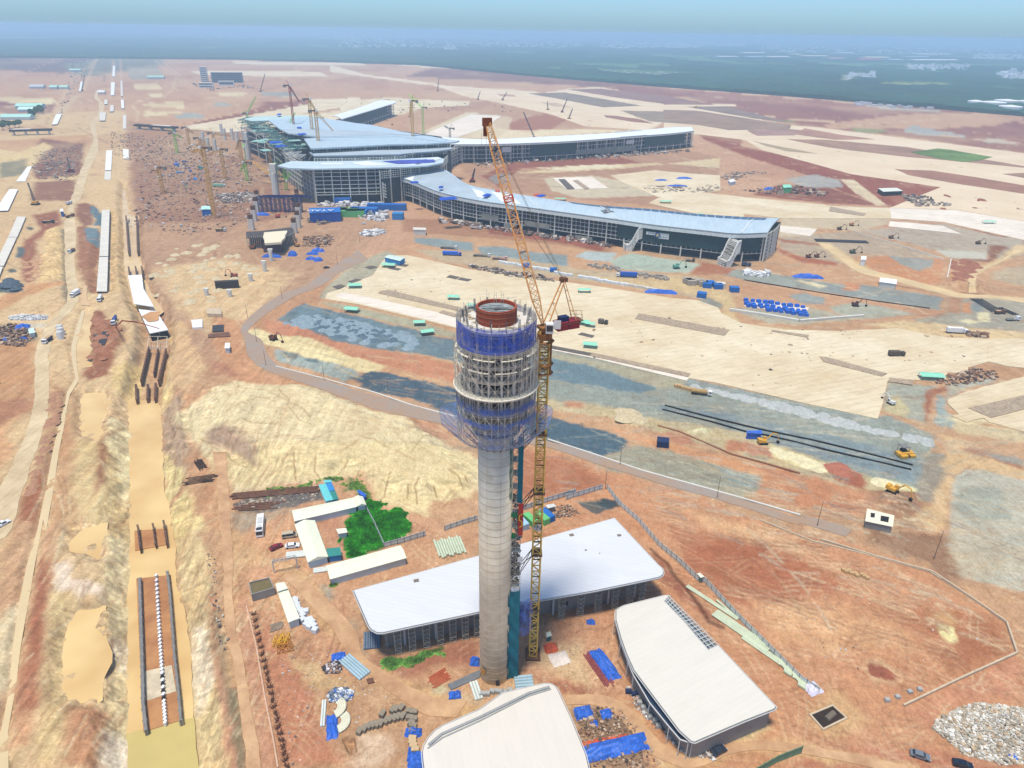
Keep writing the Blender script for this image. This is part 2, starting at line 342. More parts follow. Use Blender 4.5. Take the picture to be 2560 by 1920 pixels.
P('D',(208,160,120),15,15,'-200,320 670,260 680,320 500,370 180,380 -200,470')
P('D',(150,100,84),15,15,'300,290 640,330 620,560 280,600 220,500');P('D',(158,112,90),15,15,'250,620 560,600 620,740 520,760 240,760')
P('D',(226,196,146),10,12,'-200,340 180,400 240,430 100,560 -200,600')
P('D',(226,196,144),8,12,'180,380 330,320 400,350 300,440 200,560 130,600')
P('D',(146,138,116),12,12,'0,470 200,450 200,560 0,590')
P('V',(164,104,80),10,12,'270,420 420,300 330,160 430,150 600,110 640,250 380,430 330,860 220,860 210,520')
P('V',(228,192,138),8,12,'470,330 600,270 660,330 680,560 650,830 420,860 350,760 470,560')
P('V',(136,128,108),6,8,'640,300 680,300 690,830 740,1000 700,1100 640,980 660,600')
P('V',(212,158,112),8,10,'240,880 640,850 640,880 300,980 0,1150 -200,1170 -200,1120')
P('V',(92,108,120),3,6,'0,890 80,820 240,880 240,950 100,965 -60,950');P('V',(98,110,118),3,5,'190,490 260,490 240,590 160,600')
P('V',(80,92,98),3,5,'90,720 170,715 160,750 90,750');P('V',(84,94,98),3,5,'280,280 340,280 340,310 280,308')
P('V',(168,116,88),10,10,'800,280 900,260 1030,460 1000,940 940,960 860,880 800,700')
P('V',(152,104,84),10,10,'790,40 900,30 980,60 960,260 850,270 780,170')
P('V',(100,124,142),3,8,'930,60 990,70 1050,130 1090,150 1070,270 970,260 1000,200 940,120');P('V',(110,132,150),4,8,'880,290 1020,290 1040,400 1020,480 900,430')
P('V',(218,182,134),8,10,'1130,100 1240,90 1310,400 1300,700 1290,960 1130,960')
P('V',(230,224,214),5,8,'100,1200 480,1190 480,1240 300,1250 100,1250');P('V',(210,200,186),5,8,'90,1290 500,1270 440,1330 200,1310')
P('V',(130,120,104),8,8,'-200,1330 160,1280 340,1340 350,1460 100,1520 -200,1500')
P('V',(146,92,70),8,10,'940,1140 1060,1140 1120,1230 930,1380 1000,1400 900,1470 920,1300')
P('M',(200,148,106),12,12,'-300,330 240,300 260,700 240,780 0,700 -300,700')
P('M',(180,126,96),12,12,'-400,720 230,700 240,760 0,920 -100,1000 -600,1000')
P('M',(216,166,124),8,8,'240,760 60,900 40,1010 120,1080 0,1200 -200,1300 -400,1300 -100,1000 80,860')
P('M',(192,146,108),10,10,'370,580 480,640 440,860 400,960 260,1659 100,1659 250,1250 330,1000 350,800')
P('M',(168,106,78),8,8,'180,1380 320,1180 290,1400 250,1659 100,1659')
P('N',(204,158,122),10,10,'70,0 240,0 190,400 60,1200 0,1400 -300,1500 -100,600')
P('N',(232,210,174),8,8,'20,600 130,520 60,1100 -100,1300 -200,1100')
P('M',(162,104,78),8,10,'640,80 760,130 770,180 900,200 820,380 760,540 640,580 580,540 640,440 640,250')
P('M',(206,158,118),8,10,'300,1000 420,930 460,820 540,820 540,1000 480,1300 440,1659 340,1659 400,1300 410,1100')
P('N',(212,160,122),6,8,'280,60 390,0 340,400 240,1000 200,1500 60,1520 150,750 230,350')
P('N',(176,112,84),6,6,'260,250 330,300 260,900 150,1000 180,720');P('N',(184,120,90),6,6,'130,1000 260,920 230,1250 80,1300')
P('M',(204,162,120),10,8,'470,650 560,640 560,1000 540,1659 440,1659 500,1200 540,1000')
P('M',(222,192,142),8,8,'560,1000 770,1000 870,860 940,950 960,1659 700,1659 520,1400')
P('M',(160,104,76),8,8,'700,1060 760,960 750,1300 690,1380')
P('M',(236,216,172),5,8,'770,800 860,820 940,880 950,1300 840,1400 850,1150 760,1040')
P('N',(232,208,164),6,10,'690,60 890,50 900,420 880,700 880,1000 870,1400 900,1659 620,1659 690,1250 680,950 700,700')
P('N',(244,226,200),5,8,'700,740 850,740 880,880 760,960 690,860');P('N',(244,226,208),6,8,'650,1390 850,1380 830,1659 620,1659')
P('N',(240,214,196),5,10,'350,290 470,260 470,380 690,440 680,500 560,520 460,500 340,440')
P('N',(226,196,146),6,10,'340,480 470,470 440,700 430,1150 400,1450 300,1659 220,1659 300,1200')
P('N',(196,140,104),8,10,'430,1260 700,1270 620,1659 400,1659')
P('M',(226,194,136),6,10,'800,480 1000,400 1050,300 1010,560 960,680 800,640')
P('M',(228,196,140),6,10,'1190,240 1230,300 1150,560 1120,740 1190,740 1260,560 1330,300 1220,120')
P('M',(190,160,136),8,10,'1160,740 1300,660 1330,780 1360,1050 1330,1250 1200,1380 1150,1100')
P('M',(228,206,150),5,8,'1150,1000 1250,1130 1340,1250 1230,1350 1180,1380')
P('M',(232,206,148),6,10,'1200,1400 1360,1330 1400,1500 1500,1659 1210,1659')
P('N',(226,198,150),6,10,'1130,30 1300,100 1420,250 1380,600 1450,1000 1560,1400 1600,1659 1300,1659 1250,1100 1230,700 1150,200')
P('N',(238,216,190),5,8,'1260,640 1350,640 1450,1000 1330,1200 1260,1000');P('N',(208,146,118),6,8,'1380,480 1450,560 1560,1100 1660,1659 1560,1659 1440,1000')
P('N',(144,130,104),6,6,'1400,600 1480,600 1530,900 1600,1100 1680,1659 1610,1659 1500,1100')
P('M',(216,176,134),8,10,'1200,100 1320,180 1480,500 1330,660 1300,640 1180,560 1230,330')
P('M',(214,158,116),6,6,'1330,660 1400,680 1440,900 1450,1010 1370,1040 1330,900')
P('M',(182,124,96),10,10,'1490,440 1580,420 1831,500 1831,590 1600,530 1500,560')
P('M',(208,156,118),10,10,'1340,1150 1480,1010 1600,1000 1831,1200 1831,1400 1560,1659 1480,1659 1430,1300')
P('T',(206,150,112),8,8,'-200,560 0,620 30,800 100,960 250,1020 700,1150 1000,1260 1560,1400 1560,1480 1300,1480 1000,1320 600,1200 300,1110 60,1080 -100,950 -200,800')
P('T',(232,210,170),8,8,'-60,1060 200,1090 540,1110 760,1210 1000,1290 1240,1350 1440,1480 1700,1600 1900,1700 1900,1900 -60,1900 -500,1300 -100,1100')
P('L',(232,208,160),6,8,'-100,-60 540,-80 1930,-60 1930,280 1640,320 1600,440 1430,380 1180,330 1100,220 1040,130 830,130 390,190 110,200 -60,0')
P('M',(180,150,130),10,12,'1480,940 1560,910 1700,960 1831,1060 1831,1180 1650,1060 1500,1000')
P('T',(204,150,120),6,10,'1380,1380 1600,1360 1600,1500 1400,1500 1300,1450');P('T',(212,160,122),8,10,'830,1220 1100,1280 1300,1340 1150,1360 900,1290')
P('U',(160,160,150),4,6,'-100,200 1270,560 2212,760 S:880,450 S:1300,560 S:1200,1000 S:700,930 S:0,700 U:1500,1000 U:500,820 U:-100,760')
P('T',(196,144,108),8,10,'40,640 200,560 500,360 700,300 760,330 600,470 480,480 300,600 200,720')
P('T',(176,168,150),6,8,'600,440 640,360 830,200 1100,80 1200,120 1000,260 760,380 640,440')
P('T',(176,170,148),6,6,'600,470 760,480 1300,600 1640,700 1800,720 1800,760 1560,730 1240,650 900,560')
P('T',(112,134,150),4,10,'290,610 400,520 480,480 640,520 900,570 1240,660 1560,740 1640,760 1900,800 1900,960 1640,925 1300,850 1000,820 700,760 380,660')
P('T',(204,138,106),6,8,'190,600 290,615 470,650 700,760 1000,820 1250,860 1640,950 1900,1000 1900,1160 1600,1080 1200,980 950,925 780,870 500,740 300,720 200,720')
P('T',(234,214,166),5,10,'30,690 120,670 270,720 500,730 780,850 960,910 1090,950 1000,1000 860,980 500,880 330,830 190,780 60,720')
P('T',(162,172,172),5,8,'250,820 500,880 850,960 900,1010 800,1060 600,1000 350,930 270,900')
P('T',(80,100,120),4,12,'840,1030 1000,980 1100,1000 1640,1130 1900,1190 1900,1400 1640,1310 1300,1200 1000,1140')
P('T',(112,124,128),4,8,'310,850 440,860 440,900 330,890');P('T',(112,128,138),4,8,'500,890 600,890 600,925 520,920')
P('U',(176,168,146),6,8,'-100,260 120,340 600,430 1270,580 1280,620 1000,640 600,480 -100,380')
P('U',(112,136,152),4,12,'-100,340 110,390 400,440 620,510 1000,640 900,690 620,650 400,610 100,560 -100,500')
P('U',(152,158,154),6,16,'-100,540 100,580 600,640 1000,700 1280,600 2212,770 S:1000,430 S:1300,570 S:1310,650 S:1260,700 S:1190,1000 S:700,840 S:300,700 S:0,640 U:1500,930 U:1000,860 U:500,760 U:-100,680')
P('U',(130,146,158),8,14,'1050,780 1600,850 2212,1010 S:500,560 S:1200,760 S:1190,930 S:700,800 U:2212,1180 U:1600,960 U:1080,830')
P('U',(150,158,160),5,6,'1260,580 1290,560 2212,760 2212,800 S:900,450 S:880,480 U:1700,720 U:1280,630')
P('U',(202,182,144),6,14,'-100,700 100,720 600,800 700,830 1000,900 1700,1000 2212,1180 S:820,880 S:1190,1000 S:1000,1020 S:700,960 S:200,840 U:1650,1170 U:1000,1010 U:600,900 U:100,800')
P('U',(196,132,100),6,12,'1060,1010 1250,1010 1350,1100 1200,1110 980,1040');P('U',(196,132,100),6,12,'1600,1080 1800,1100 2212,1230 2212,1290 1900,1200 1560,1150')
P('U',(196,140,108),6,8,'230,740 400,760 380,800 240,790');P('U',(220,212,172),4,8,'1280,1010 1400,980 1500,1010 1350,1040')
P('S',(232,220,168),4,6,'70,640 200,680 500,790 490,850 300,820 100,730');P('S',(234,222,170),4,6,'830,890 1000,910 1190,980 1180,1000 950,980')
P('S',(178,106,80),4,8,'480,790 600,780 760,860 820,940 800,980 600,920')
P('U',(80,104,124),4,12,'-100,840 100,870 350,930 600,1000 760,1070 780,1130 640,1180 480,1240 300,1180 80,1090 -100,1040')
P('U',(158,154,138),6,14,'480,1250 640,1180 780,1130 1000,1130 1400,1250 1900,1390 1910,1470 1700,1540 1300,1480 800,1370')
P('U',(150,160,158),4,8,'1480,1280 1600,1290 1900,1390 1920,1450 1850,1480 1600,1400')
P('U',(214,152,108),6,8,'640,960 900,1040 1200,1120 1600,1210 2212,1380 2212,1500 1930,1480 1880,1380 1500,1270 1250,1200 900,1090 700,1020')
P('S',(206,142,104),8,10,'0,790 300,860 560,920 800,1000 790,1130 760,1230 400,1140 0,1060')
P('S',(196,140,110),6,8,'820,1020 890,1050 880,1120 800,1110');P('S',(166,122,94),8,10,'850,1000 1190,1010 1220,1100 1190,1300 1000,1280 1020,1200 880,1100')
P('S',(160,120,94),8,12,'800,1260 1000,1280 1180,1310 1300,1330 1420,1320 1480,1400 1600,1659 1400,1640 1250,1530 1000,1450 830,1390')
P('S',(156,144,132),5,8,'1250,700 1310,690 1440,720 1400,900 1340,1080 1200,1060 1180,980')
P('S',(216,178,134),6,10,'1340,560 1420,660 1400,740 1310,1080 1220,1140 1190,1220 1300,1310 1400,1300 1440,900 1560,800 2000,900 2300,960 2300,860 1700,700 1530,600')
P('S',(176,118,88),5,8,'1500,680 1600,650 1991,800 1991,840 1800,760');P('S',(160,150,142),6,8,'1690,700 1900,720 1991,760 1991,800 1760,740')
P('S',(214,190,152),6,8,'1400,450 1991,540 2300,560 2300,640 1991,620 1500,560')
P('S',(190,184,172),4,4,'1465,870 1550,820 1700,830 1991,910 2600,1010 2600,2200 1991,1659 R:2212,350 R:2000,300 R:1880,280 R:1760,130 R:1740,0 S:1480,1500 S:1440,1320 S:1440,950')
P('S',(166,168,160),6,8,'1480,940 1800,960 1900,1200 1600,1230 1480,1100',);P('S',(198,186,166),10,10,'1460,1390 1991,1400 1991,1560 1540,1640')
P('S',(166,166,156),5,8,'960,170 1160,190 1330,190 1270,260 1240,330 1250,480 1100,440 920,360');P('S',(200,184,146),6,8,'950,300 1060,270 1140,360 1100,440 940,390')
P('S',(158,170,172),4,8,'1330,250 1380,270 1400,400 1500,430 1450,520 1320,490');P('S',(168,108,80),4,6,'1250,230 1780,110 1790,125 1310,260 1250,480 1240,470')
P('S',(176,176,168),6,8,'1420,180 1700,140 1800,150 1500,230 1400,300')
P('S',(228,208,168),5,8,'1420,290 1700,200 1991,130 2500,80 2500,560 1991,540 1700,470 1600,500 1400,450 1500,420')
P('S',(150,140,124),3,4,'1570,360 1991,265 2100,270 1991,370 1740,435')
P('Q',(206,146,108),12,12,'-300,200 100,260 560,420 900,480 1300,610 2212,950 R:1000,0 R:1580,220 R:2100,560 R:2212,900 R:2212,1800 R:-300,1800 Q:-300,900')
P('Q',(182,116,84),16,20,'-200,260 300,330 600,480 500,560 0,650 -200,650')
P('Q',(186,116,82),14,16,'1050,880 1250,920 1500,960 1800,1060 2100,1160 2212,1240 2212,1508 1700,1508 1450,1350 1200,1080')
P('Q',(226,176,132),14,16,'1250,760 1500,900 1800,1010 2212,1120 2212,1030 1900,900 1500,800')
P('R',(182,110,76),14,16,'-100,0 200,0 600,120 850,220 1050,330 950,370 700,380 640,450 330,440 150,330 -100,180')
P('R',(222,168,124),16,20,'350,460 700,440 1000,500 1480,660 1500,740 1300,800 900,780 500,700')
P('R',(180,114,78),16,16,'1420,430 1700,440 2000,540 2100,600 2150,770 1950,860 1800,900 1640,820 1700,720 1500,620')
P('R',(208,160,112),10,12,'1560,500 1700,470 1760,560 1640,570');P('R',(236,222,164),3,5,'1605,590 1660,570 1735,590 1752,690 1700,700 1640,665')
P('R',(222,182,144),5,8,'1110,870 1240,820 1400,920 1340,980 1200,970');P('R',(168,98,76),2,8,'1140,860 1250,850 1375,930 1310,965 1170,920')
P('R',(206,142,110),10,12,'1400,1150 2160,780 2212,900 2212,1100 1800,1100 1580,1260')
P('R',(216,170,124),8,10,'850,1000 930,1000 1150,1220 900,1360 700,1250 740,1180')
P('R',(196,128,98),8,10,'700,1430 1100,1400 1400,1400 2212,1557 2212,1700 600,1700')
P('R',(222,180,130),6,8,'-300,1500 0,1480 400,1370 640,1380 800,1400 1050,1460 1500,1560 1300,1600 700,1480 400,1450 0,1540 -300,1600')
P('R',(228,206,160),6,8,'180,1300 440,1260 480,1300 300,1380 190,1380')
P('L',(210,156,120),10,10,'90,300 400,200 1100,120 1230,300 1450,380 1930,520 1930,720 1040,980 1050,1300 1250,1500 1930,1659 150,1659 150,900 100,700')
P('L',(214,168,124),8,10,'0,-60 90,0 100,300 130,500 250,640 400,720 600,780 640,860 500,860 400,780 180,820 120,1000 160,1100 200,1659 90,1659 60,1200 60,700 0,300')
P('L',(112,106,108),4,8,'110,330 200,290 400,250 740,190 800,240 800,300 560,360 340,400 200,400');P('L',(182,160,140),8,10,'100,380 340,400 560,380 440,440 200,560 110,500')
P('L',(206,150,120),6,8,'740,470 960,410 1000,480 940,620 1000,680 960,760 840,620')
P('L',(44,104,34),3,12,'1130,330 1170,300 1230,320 1260,370 1400,380 1470,490 1440,540 1360,590 1280,610 1260,650 1200,670 1010,740 990,690 960,660 930,620 950,590 990,570 985,510 970,480 1010,430')
P('L',(156,150,140),2,6,'1030,640 1080,605 1140,620 1100,655');P('L',(90,120,60),3,8,'980,130 1030,150 1130,260 1060,270 1050,220 940,250 980,200')
P('L',(90,116,60),2,6,'390,215 420,215 560,220 540,235 420,255');P('L',(160,150,140),6,8,'740,980 860,960 900,1040 860,1060 760,1010')
P('L',(214,170,122),6,8,'480,850 610,850 760,980 900,1130 960,1220 1050,1320 1180,1500 1400,1659 1240,1659 1080,1480 900,1330 760,1180 620,1000')
P('L',(176,160,146),6,10,'1000,1200 1050,1200 1150,1480 1300,1500 1240,1540 1140,1500');P('O',(172,112,88),8,8,'1160,540 1300,500 1500,560 1900,420 2212,330 2212,640 1900,600 1500,720 1400,640')
P('O',(64,96,40),2,6,'1300,560 1340,550 1420,620 1400,660 1330,610');P('O',(68,100,44),2,6,'1340,520 1420,530 1410,560 1350,550');P('O',(64,98,42),2,6,'1470,530 1560,540 1530,590 1480,570');P('O',(66,100,44),2,6,'1600,530 1700,480 1880,430 1900,450 1780,500 1650,560')
P('O',(212,168,120),6,8,'1130,500 1300,640 1450,740 1620,820 1780,900 2212,960 2212,1080 1900,1090 1700,1040 1500,930 1300,800 1160,660 1040,560')
P('O',(202,136,104),8,10,'100,100 330,200 380,500 640,640 680,900 760,1250 960,1548 380,1548 250,900');P('O',(214,180,134),8,12,'500,550 700,560 760,700 1000,760 1000,820 700,800 520,640')
P('O',(222,188,164),6,8,'1080,1250 1370,1250 1400,1400 1300,1548 980,1548 1080,1440');P('O',(210,176,144),6,8,'1880,860 2120,850 2212,900 2212,960 1940,930')
P('O',(206,190,156),4,6,'1750,820 1830,800 1880,850 1840,900 1740,880');P('O',(206,150,120),5,6,'0,0 60,0 200,700 350,1548 230,1548 100,900 0,500')
P('P',(206,150,116),8,8,'230,800 400,780 820,700 900,900 930,1080 900,1200 700,1200 500,1210 330,1100 230,1050');P('P',(214,176,136),8,10,'370,930 640,860 700,1100 640,1130 420,1050 330,1000')
P('P',(172,108,84),6,8,'340,1100 560,1110 690,1160 640,1200 500,1200');P('P',(168,104,82),6,6,'1060,330 1130,380 1486,760 1486,800 1200,560 1100,470')
P('P',(150,120,98),6,8,'560,1300 700,1270 850,1300 900,1400 1000,1500 1060,1659 660,1659 640,1500');P('P',(70,82,92),2,8,'585,0 850,0 855,40 780,60 700,85 620,40')
P('P',(214,168,122),6,6,'500,1205 700,1195 860,1235 1000,1350 1100,1500 1300,1590 1486,1620 1486,1659 1200,1659 1060,1560 960,1420 850,1310 700,1265 520,1260')
TR=[]
def T_(v,s,z,w,n=.8):TR.append((pts(v,s,z),z,w,n))
main_s='M:945,730 M:1120,760 M:1140,1050 M:1165,1380 M:1195,1500 M:1205,1659 N:1145,200 N:1150,420 N:1215,640 N:1240,900 N:1255,1200 N:1280,1360 N:1300,1659 N:1320,1900 N:900,1900 N:890,1500 N:885,1000 N:885,600 N:905,200 M:955,1659 M:955,1100'
T_('M',main_s,-6.0,11,1.2)
T_('M','975,50 1125,70 1210,205 1200,345 1155,560 1125,740 950,730 990,590 1045,330 1055,240',-5.5,7,.8)
T_('D','930,640 965,860 1040,870 1040,1140 1070,1300 1130,1450 1230,1600 1150,1659 1010,1540 950,1300 945,1140 935,860',-4,7,.8)
T_('M','600,680 720,670 770,740 700,900 730,960 680,1000 600,960',-2.0,5);T_('N','490,60 680,50 670,260 490,200',-2.2,5)
T_('N','500,620 650,610 640,760 690,860 690,960 640,1060 660,1150 560,1200 440,1180 440,900',-2.6,6)
T_('M','620,80 660,80 640,250 645,480 560,480 550,330 600,250',-1.2,3);T_('M','1300,700 1330,700 1370,1050 1345,1060 1310,850',-1.6,2.5,.3)
T_('M','1470,1010 1540,1015 1700,1130 1831,1200 1831,1225 1700,1160 1560,1060',-1.6,2.5,.3)
T_('D','740,1150 830,870 850,880 830,1450 720,1460',-2,6,.5)
T_('O','960,1320 1050,1310 1070,1440 1030,1460 1000,1400',-1.8,.6,.1)
ditch='M:585,75 M:545,200 M:510,330 M:515,430 M:540,560 M:480,660 M:455,780 M:420,900 M:375,1100 M:330,1350 M:265,1659 N:180,300 N:130,550 N:85,850 N:60,1150 N:10,1400 N:-60,1700 N:60,1700 N:55,1420 N:110,1100 N:140,850 N:190,560 N:235,300 N:290,0 M:330,1659 M:385,1350 M:420,1100 M:460,900 M:480,780 M:500,680 M:565,580 M:545,430 M:545,330 M:580,200 M:610,80'
T_('M',ditch,-1.0,2.2,.3)
MO=[(pts('T','0,1120 250,1130 540,1140 760,1240 1000,1310 1240,1370 1420,1500 1700,1680 J:250,150 J:250,300 J:0,330 L:1600,270 L:1400,230 L:1200,170 L:1000,60 L:800,50 L:500,20 M:1640,1000 M:1560,900 M:1480,820 M:1500,620'),4.2,13,2.2),(pts('U','560,840 700,810 860,880 960,960 900,1000 700,960 560,900'),2.5,8,1.5),(pts('U','1300,1010 1400,980 1500,1010 1350,1040'),2.5,6,1),(pts('M','660,130 760,140 900,200 820,380 640,480 660,300'),1.8,6,1.5),(pts('V','480,330 600,280 650,560 640,820 430,850'),2.0,8,1),(pts('S','850,1000 1150,1020 1180,1150 1050,1160 900,1080'),1.8,6,1.2),(pts('H','1480,800 1600,790 1850,830 1700,840'),5,10,1)]
for k in range(14):
 x=1290+k*66;y=600+k*17
MO.append((pts('V','0,890 80,830 220,880 220,940 80,950'),2.2,5,.8))
FLAT=[]
def H(X,Y,fine=True):
 X=np.asarray(X,float);Y=np.asarray(Y,float)
 h=np.zeros_like(X)
 n1=fbm(X/14,Y/14,3,4);n2=fbm(X/3.2,Y/3.2,9,3)
 rr=np.hypot(X,Y);far=np.clip((rr-150)/400,0,1)
 h+=(n1*.35+n2*.10)*(1-.4*far)
 def sub(poly,w):
  xs=[p[0]for p in poly];ys=[p[1]for p in poly]
  return np.nonzero((X>min(xs)-w)&(X<max(xs)+w)&(Y>min(ys)-w)&(Y<max(ys)+w))[0]
 for poly,z,w,n in MO:
  i=sub(poly,w+4)
  if len(i):
   d=sdist(X[i],Y[i],poly)+fbm(X[i]/9,Y[i]/9,21,3)*n*2
   t=sm(.5-d/w);h[i]=h[i]*(1-t)+t*(z+n1[i]*.5);h[i]+=n*.35*fbm(X[i]/2.5,Y[i]/2.5,5,3)*t*(1-t)*4
 for poly,z,w,n in TR:
  i=sub(poly,w+3)
  if len(i):
   d=sdist(X[i],Y[i],poly)
   dd=d+fbm(X[i]/4.5,Y[i]/6,31,4)*n*2.2*sm((d+2.5)/3)
   t=1-sm(dd/w);fl=z-.35 if z<-3 else z-.12+.5*fbm(X[i]/5,Y[i]/9,61,3);hz=h[i]*(1-t)+fl*t+n*.5*fbm(X[i]/1.9,Y[i]/1.9,41,3)*t*(1-t)*4
   h[i]=np.minimum(h[i],hz)
 for poly,w in FLAT:
  i=sub(poly,w+1)
  if len(i):
   t=sm(1-sdist(X[i],Y[i],poly)/w);h[i]=h[i]*(1-t)-.14*t
 return h
def Hz(x,y):return float(H(np.array([x]),np.array([y]))[0])
def densify(poly,seg):
 o=[]
 for i in range(len(poly)):
  a=Vector(poly[i][:2]);b=Vector(poly[(i+1)%len(poly)][:2]);k=max(1,int((b-a).length/seg))
  for j in range(k):o.append(a+(b-a)*(j/k))
 return o
def jit(poly,seg,amp,s=0):
 d=densify(poly,seg);n=len(d)
 xs=np.array([p.x for p in d]);ys=np.array([p.y for p in d])
 a=fbm(xs/(seg*2.5),ys/(seg*2.5),51+s,3)*amp;b=fbm(xs/(seg*2.5),ys/(seg*2.5),77+s,3)*amp
 return[Vector((xs[i]+a[i],ys[i]+b[i]))for i in range(n)]
def surf(name,col,var=.12,s1=.05,s2=.9,rough=.85,joints=None,streak=None,bump=.05,ang=0.,jd=.8,dirt=None):
 if name in MATS:return MATS[name]
 m,nt,b=nodes(name);c=C(*col);N=nt.nodes.new;L=nt.links.new
 tc=N('ShaderNodeTexCoord');mp=N('ShaderNodeMapping');mp.inputs['Rotation'].default_value=(0,0,ang);L(tc.outputs['Object'],mp.inputs[0])
 def noise(sc_,det=6,vec=None,ro=.65):
  n=N('ShaderNodeTexNoise');n.inputs['Scale'].default_value=sc_;n.inputs['Detail'].default_value=det;n.inputs['Roughness'].default_value=ro
  L(vec or mp.outputs[0],n.inputs['Vector']);return n
 a=noise(s1);f=noise(s2,5)
 rp=N('ShaderNodeValToRGB');e=rp.color_ramp.elements;e[0].position=.35;e[1].position=.65
 dc=C(*dirt)if dirt else tuple(v*(1-var*1.6)for v in c)
 e[0].color=dc+(1,);e[1].color=tuple(min(.86,v*(1+var*.6))for v in c)+(1,);L(a.outputs['Fac'],rp.inputs['Fac'])
 r2=N('ShaderNodeValToRGB');e=r2.color_ramp.elements;e[0].position=.3;e[1].position=.7
 e[0].color=(1-var,)*3+(1,);e[1].color=(1,)*3+(1,);L(f.outputs['Fac'],r2.inputs['Fac'])
 def mul(x,y,fac=1.):
  mx=N('ShaderNodeMix');mx.data_type='RGBA';mx.blend_type='MULTIPLY';mx.inputs[0].default_value=fac;L(x,mx.inputs[6]);L(y,mx.inputs[7]);return mx.outputs[2]
 out=mul(rp.outputs[0],r2.outputs[0])
 if streak:
  m2=N('ShaderNodeMapping');m2.inputs['Scale'].default_value=(streak,1,1);L(mp.outputs[0],m2.inputs[0])
  s=noise(.5,6,m2.outputs[0],.7);r3=N('ShaderNodeValToRGB');e=r3.color_ramp.elements;e[0].position=.36;e[1].position=.52
  e[0].color=(.84,.82,.8,1);e[1].color=(1,1,1,1);L(s.outputs['Fac'],r3.inputs['Fac']);out=mul(out,r3.outputs[0])
 if joints:
  br=N('ShaderNodeTexBrick');br.offset=0;br.inputs['Scale'].default_value=1;br.inputs['Brick Width'].default_value=joints[0];br.inputs['Row Height'].default_value=joints[1]
  br.inputs['Mortar Size'].default_value=joints[2];br.inputs['Mortar Smooth'].default_value=.4;br.inputs['Bias'].default_value=0
  br.inputs['Color1'].default_value=(1,1,1,1);br.inputs['Color2'].default_value=(.95,.945,.935,1);br.inputs['Mortar'].default_value=(jd,jd,jd,1)
  L(mp.outputs[0],br.inputs['Vector']);out=mul(out,br.outputs['Color'])
 L(out,b.inputs['Base Color']);b.inputs['Roughness'].default_value=rough;b.inputs['Specular IOR Level'].default_value=.15
 if bump:
  bp=N('ShaderNodeBump');bp.inputs['Distance'].default_value=bump;L(f.outputs['Fac'],bp.inputs['Height']);L(bp.outputs[0],b.inputs['Normal'])
 MATS[name]=m;return m
def inset(poly,d):
 n=len(poly);o=[];a=sum(poly[i][0]*poly[(i+1)%n][1]-poly[(i+1)%n][0]*poly[i][1]for i in range(n));s_=1 if a>0 else-1
 for i in range(n):
  p0,p1,p2=Vector(poly[i-1][:2]),Vector(poly[i][:2]),Vector(poly[(i+1)%n][:2])
  e1=(p1-p0).normalized();e2=(p2-p1).normalized();n1=Vector((-e1.y,e1.x))*s_;n2=Vector((-e2.y,e2.x))*s_
  m_=(n1+n2);m_=m_.normalized()if m_.length>1e-6 else n1
  o.append(p1+m_*(d/max(.5,m_.dot(n1))))
 return o
SHN=[0]
def sheet(name,m,poly,z=.0,th=.14,seg=6,amp=.0,flat=True,paint=None,w=1.2,s=0):
 q=jit(poly,seg,amp,s)if amp else[Vector(p[:2])for p in poly]
 z+=.004*SHN[0];SHN[0]+=1
 if flat:FLAT.append((q,w))
 if paint:PA.append((q,paint,2.,.5,0))
 b=MB();b.prism([tuple(p)for p in q],z-th,z)
 return tag(b.build(name,m),kind='structure')
def strip(v,s=None):
 if s is None:s=v;v=s.split(':')[0]
 L_,R_=[],[]
 for t in s.split():
  vv=v
  if ':' in t:vv,t=t.split(':');v=vv
  a,b=t.split('/');L_.append(g(vv,*map(float,a.split(','))));R_.append(g(vv,*map(float,b.split(','))))
 def cr(P_):
  o=[];n=len(P_)
  for i in range(n-1):
   p0=P_[max(0,i-1)];p1=P_[i];p2=P_[i+1];p3=P_[min(n-1,i+2)]
   for k in range(6):
    t=k/6;o.append(.5*((2*p1)+(p2-p0)*t+(2*p0-5*p1+4*p2-p3)*t*t+(3*p1-p0-3*p2+p3)*t**3))
  o.append(P_[-1]);return o
 return cr(L_)+cr(R_)[::-1]
m_haul=surf('haul_road_clay',(226,204,164),.12,.06,.5,streak=.12,ang=R(90),bump=.06,dirt=(206,182,142))
m_dirt=surf('dirt_track',(216,176,132),.16,.12,.6,dirt=(190,146,108),bump=.06)
m_asph=surf('asphalt_grey',(160,150,140),.10,.04,.5,dirt=(178,146,118))
m_conc=surf('apron_concrete',(236,222,190),.07,.018,.25,joints=(7.5,4.6,.2),streak=.12,ang=R(-20),jd=.86,bump=.01,dirt=(222,200,160))
m_conc2=surf('apron_concrete_white',(244,232,214),.05,.02,.3,joints=(7.5,4.6,.05),streak=.12,ang=R(-20),jd=.9,bump=.01)
m_run=surf('taxiway_concrete',(232,212,180),.06,.01,.2,bump=0,dirt=(222,198,162))
m_gp=surf('packed_gravel',(184,184,170),.08,.02,.35,dirt=(196,182,156))
m_wat,nt,b=nodes('muddy_water');b.inputs['Base Color'].default_value=C(220,184,124)+(1,);b.inputs['Roughness'].default_value=.25;b.inputs['Specular IOR Level'].default_value=.25
nz=nt.nodes.new('ShaderNodeTexNoise');nz.inputs['Scale'].default_value=.05;rp=nt.nodes.new('ShaderNodeValToRGB');tc=nt.nodes.new('ShaderNodeTexCoord')
nt.links.new(tc.outputs['Object'],nz.inputs['Vector']);rp.color_ramp.elements[0].position=.35;rp.color_ramp.elements[1].position=.65
rp.color_ramp.elements[0].color=C(216,178,118)+(1,);rp.color_ramp.elements[1].color=C(234,202,140)+(1,);nt.links.new(nz.outputs['Fac'],rp.inputs['Fac']);nt.links.new(rp.outputs[0],b.inputs['Base Color'])
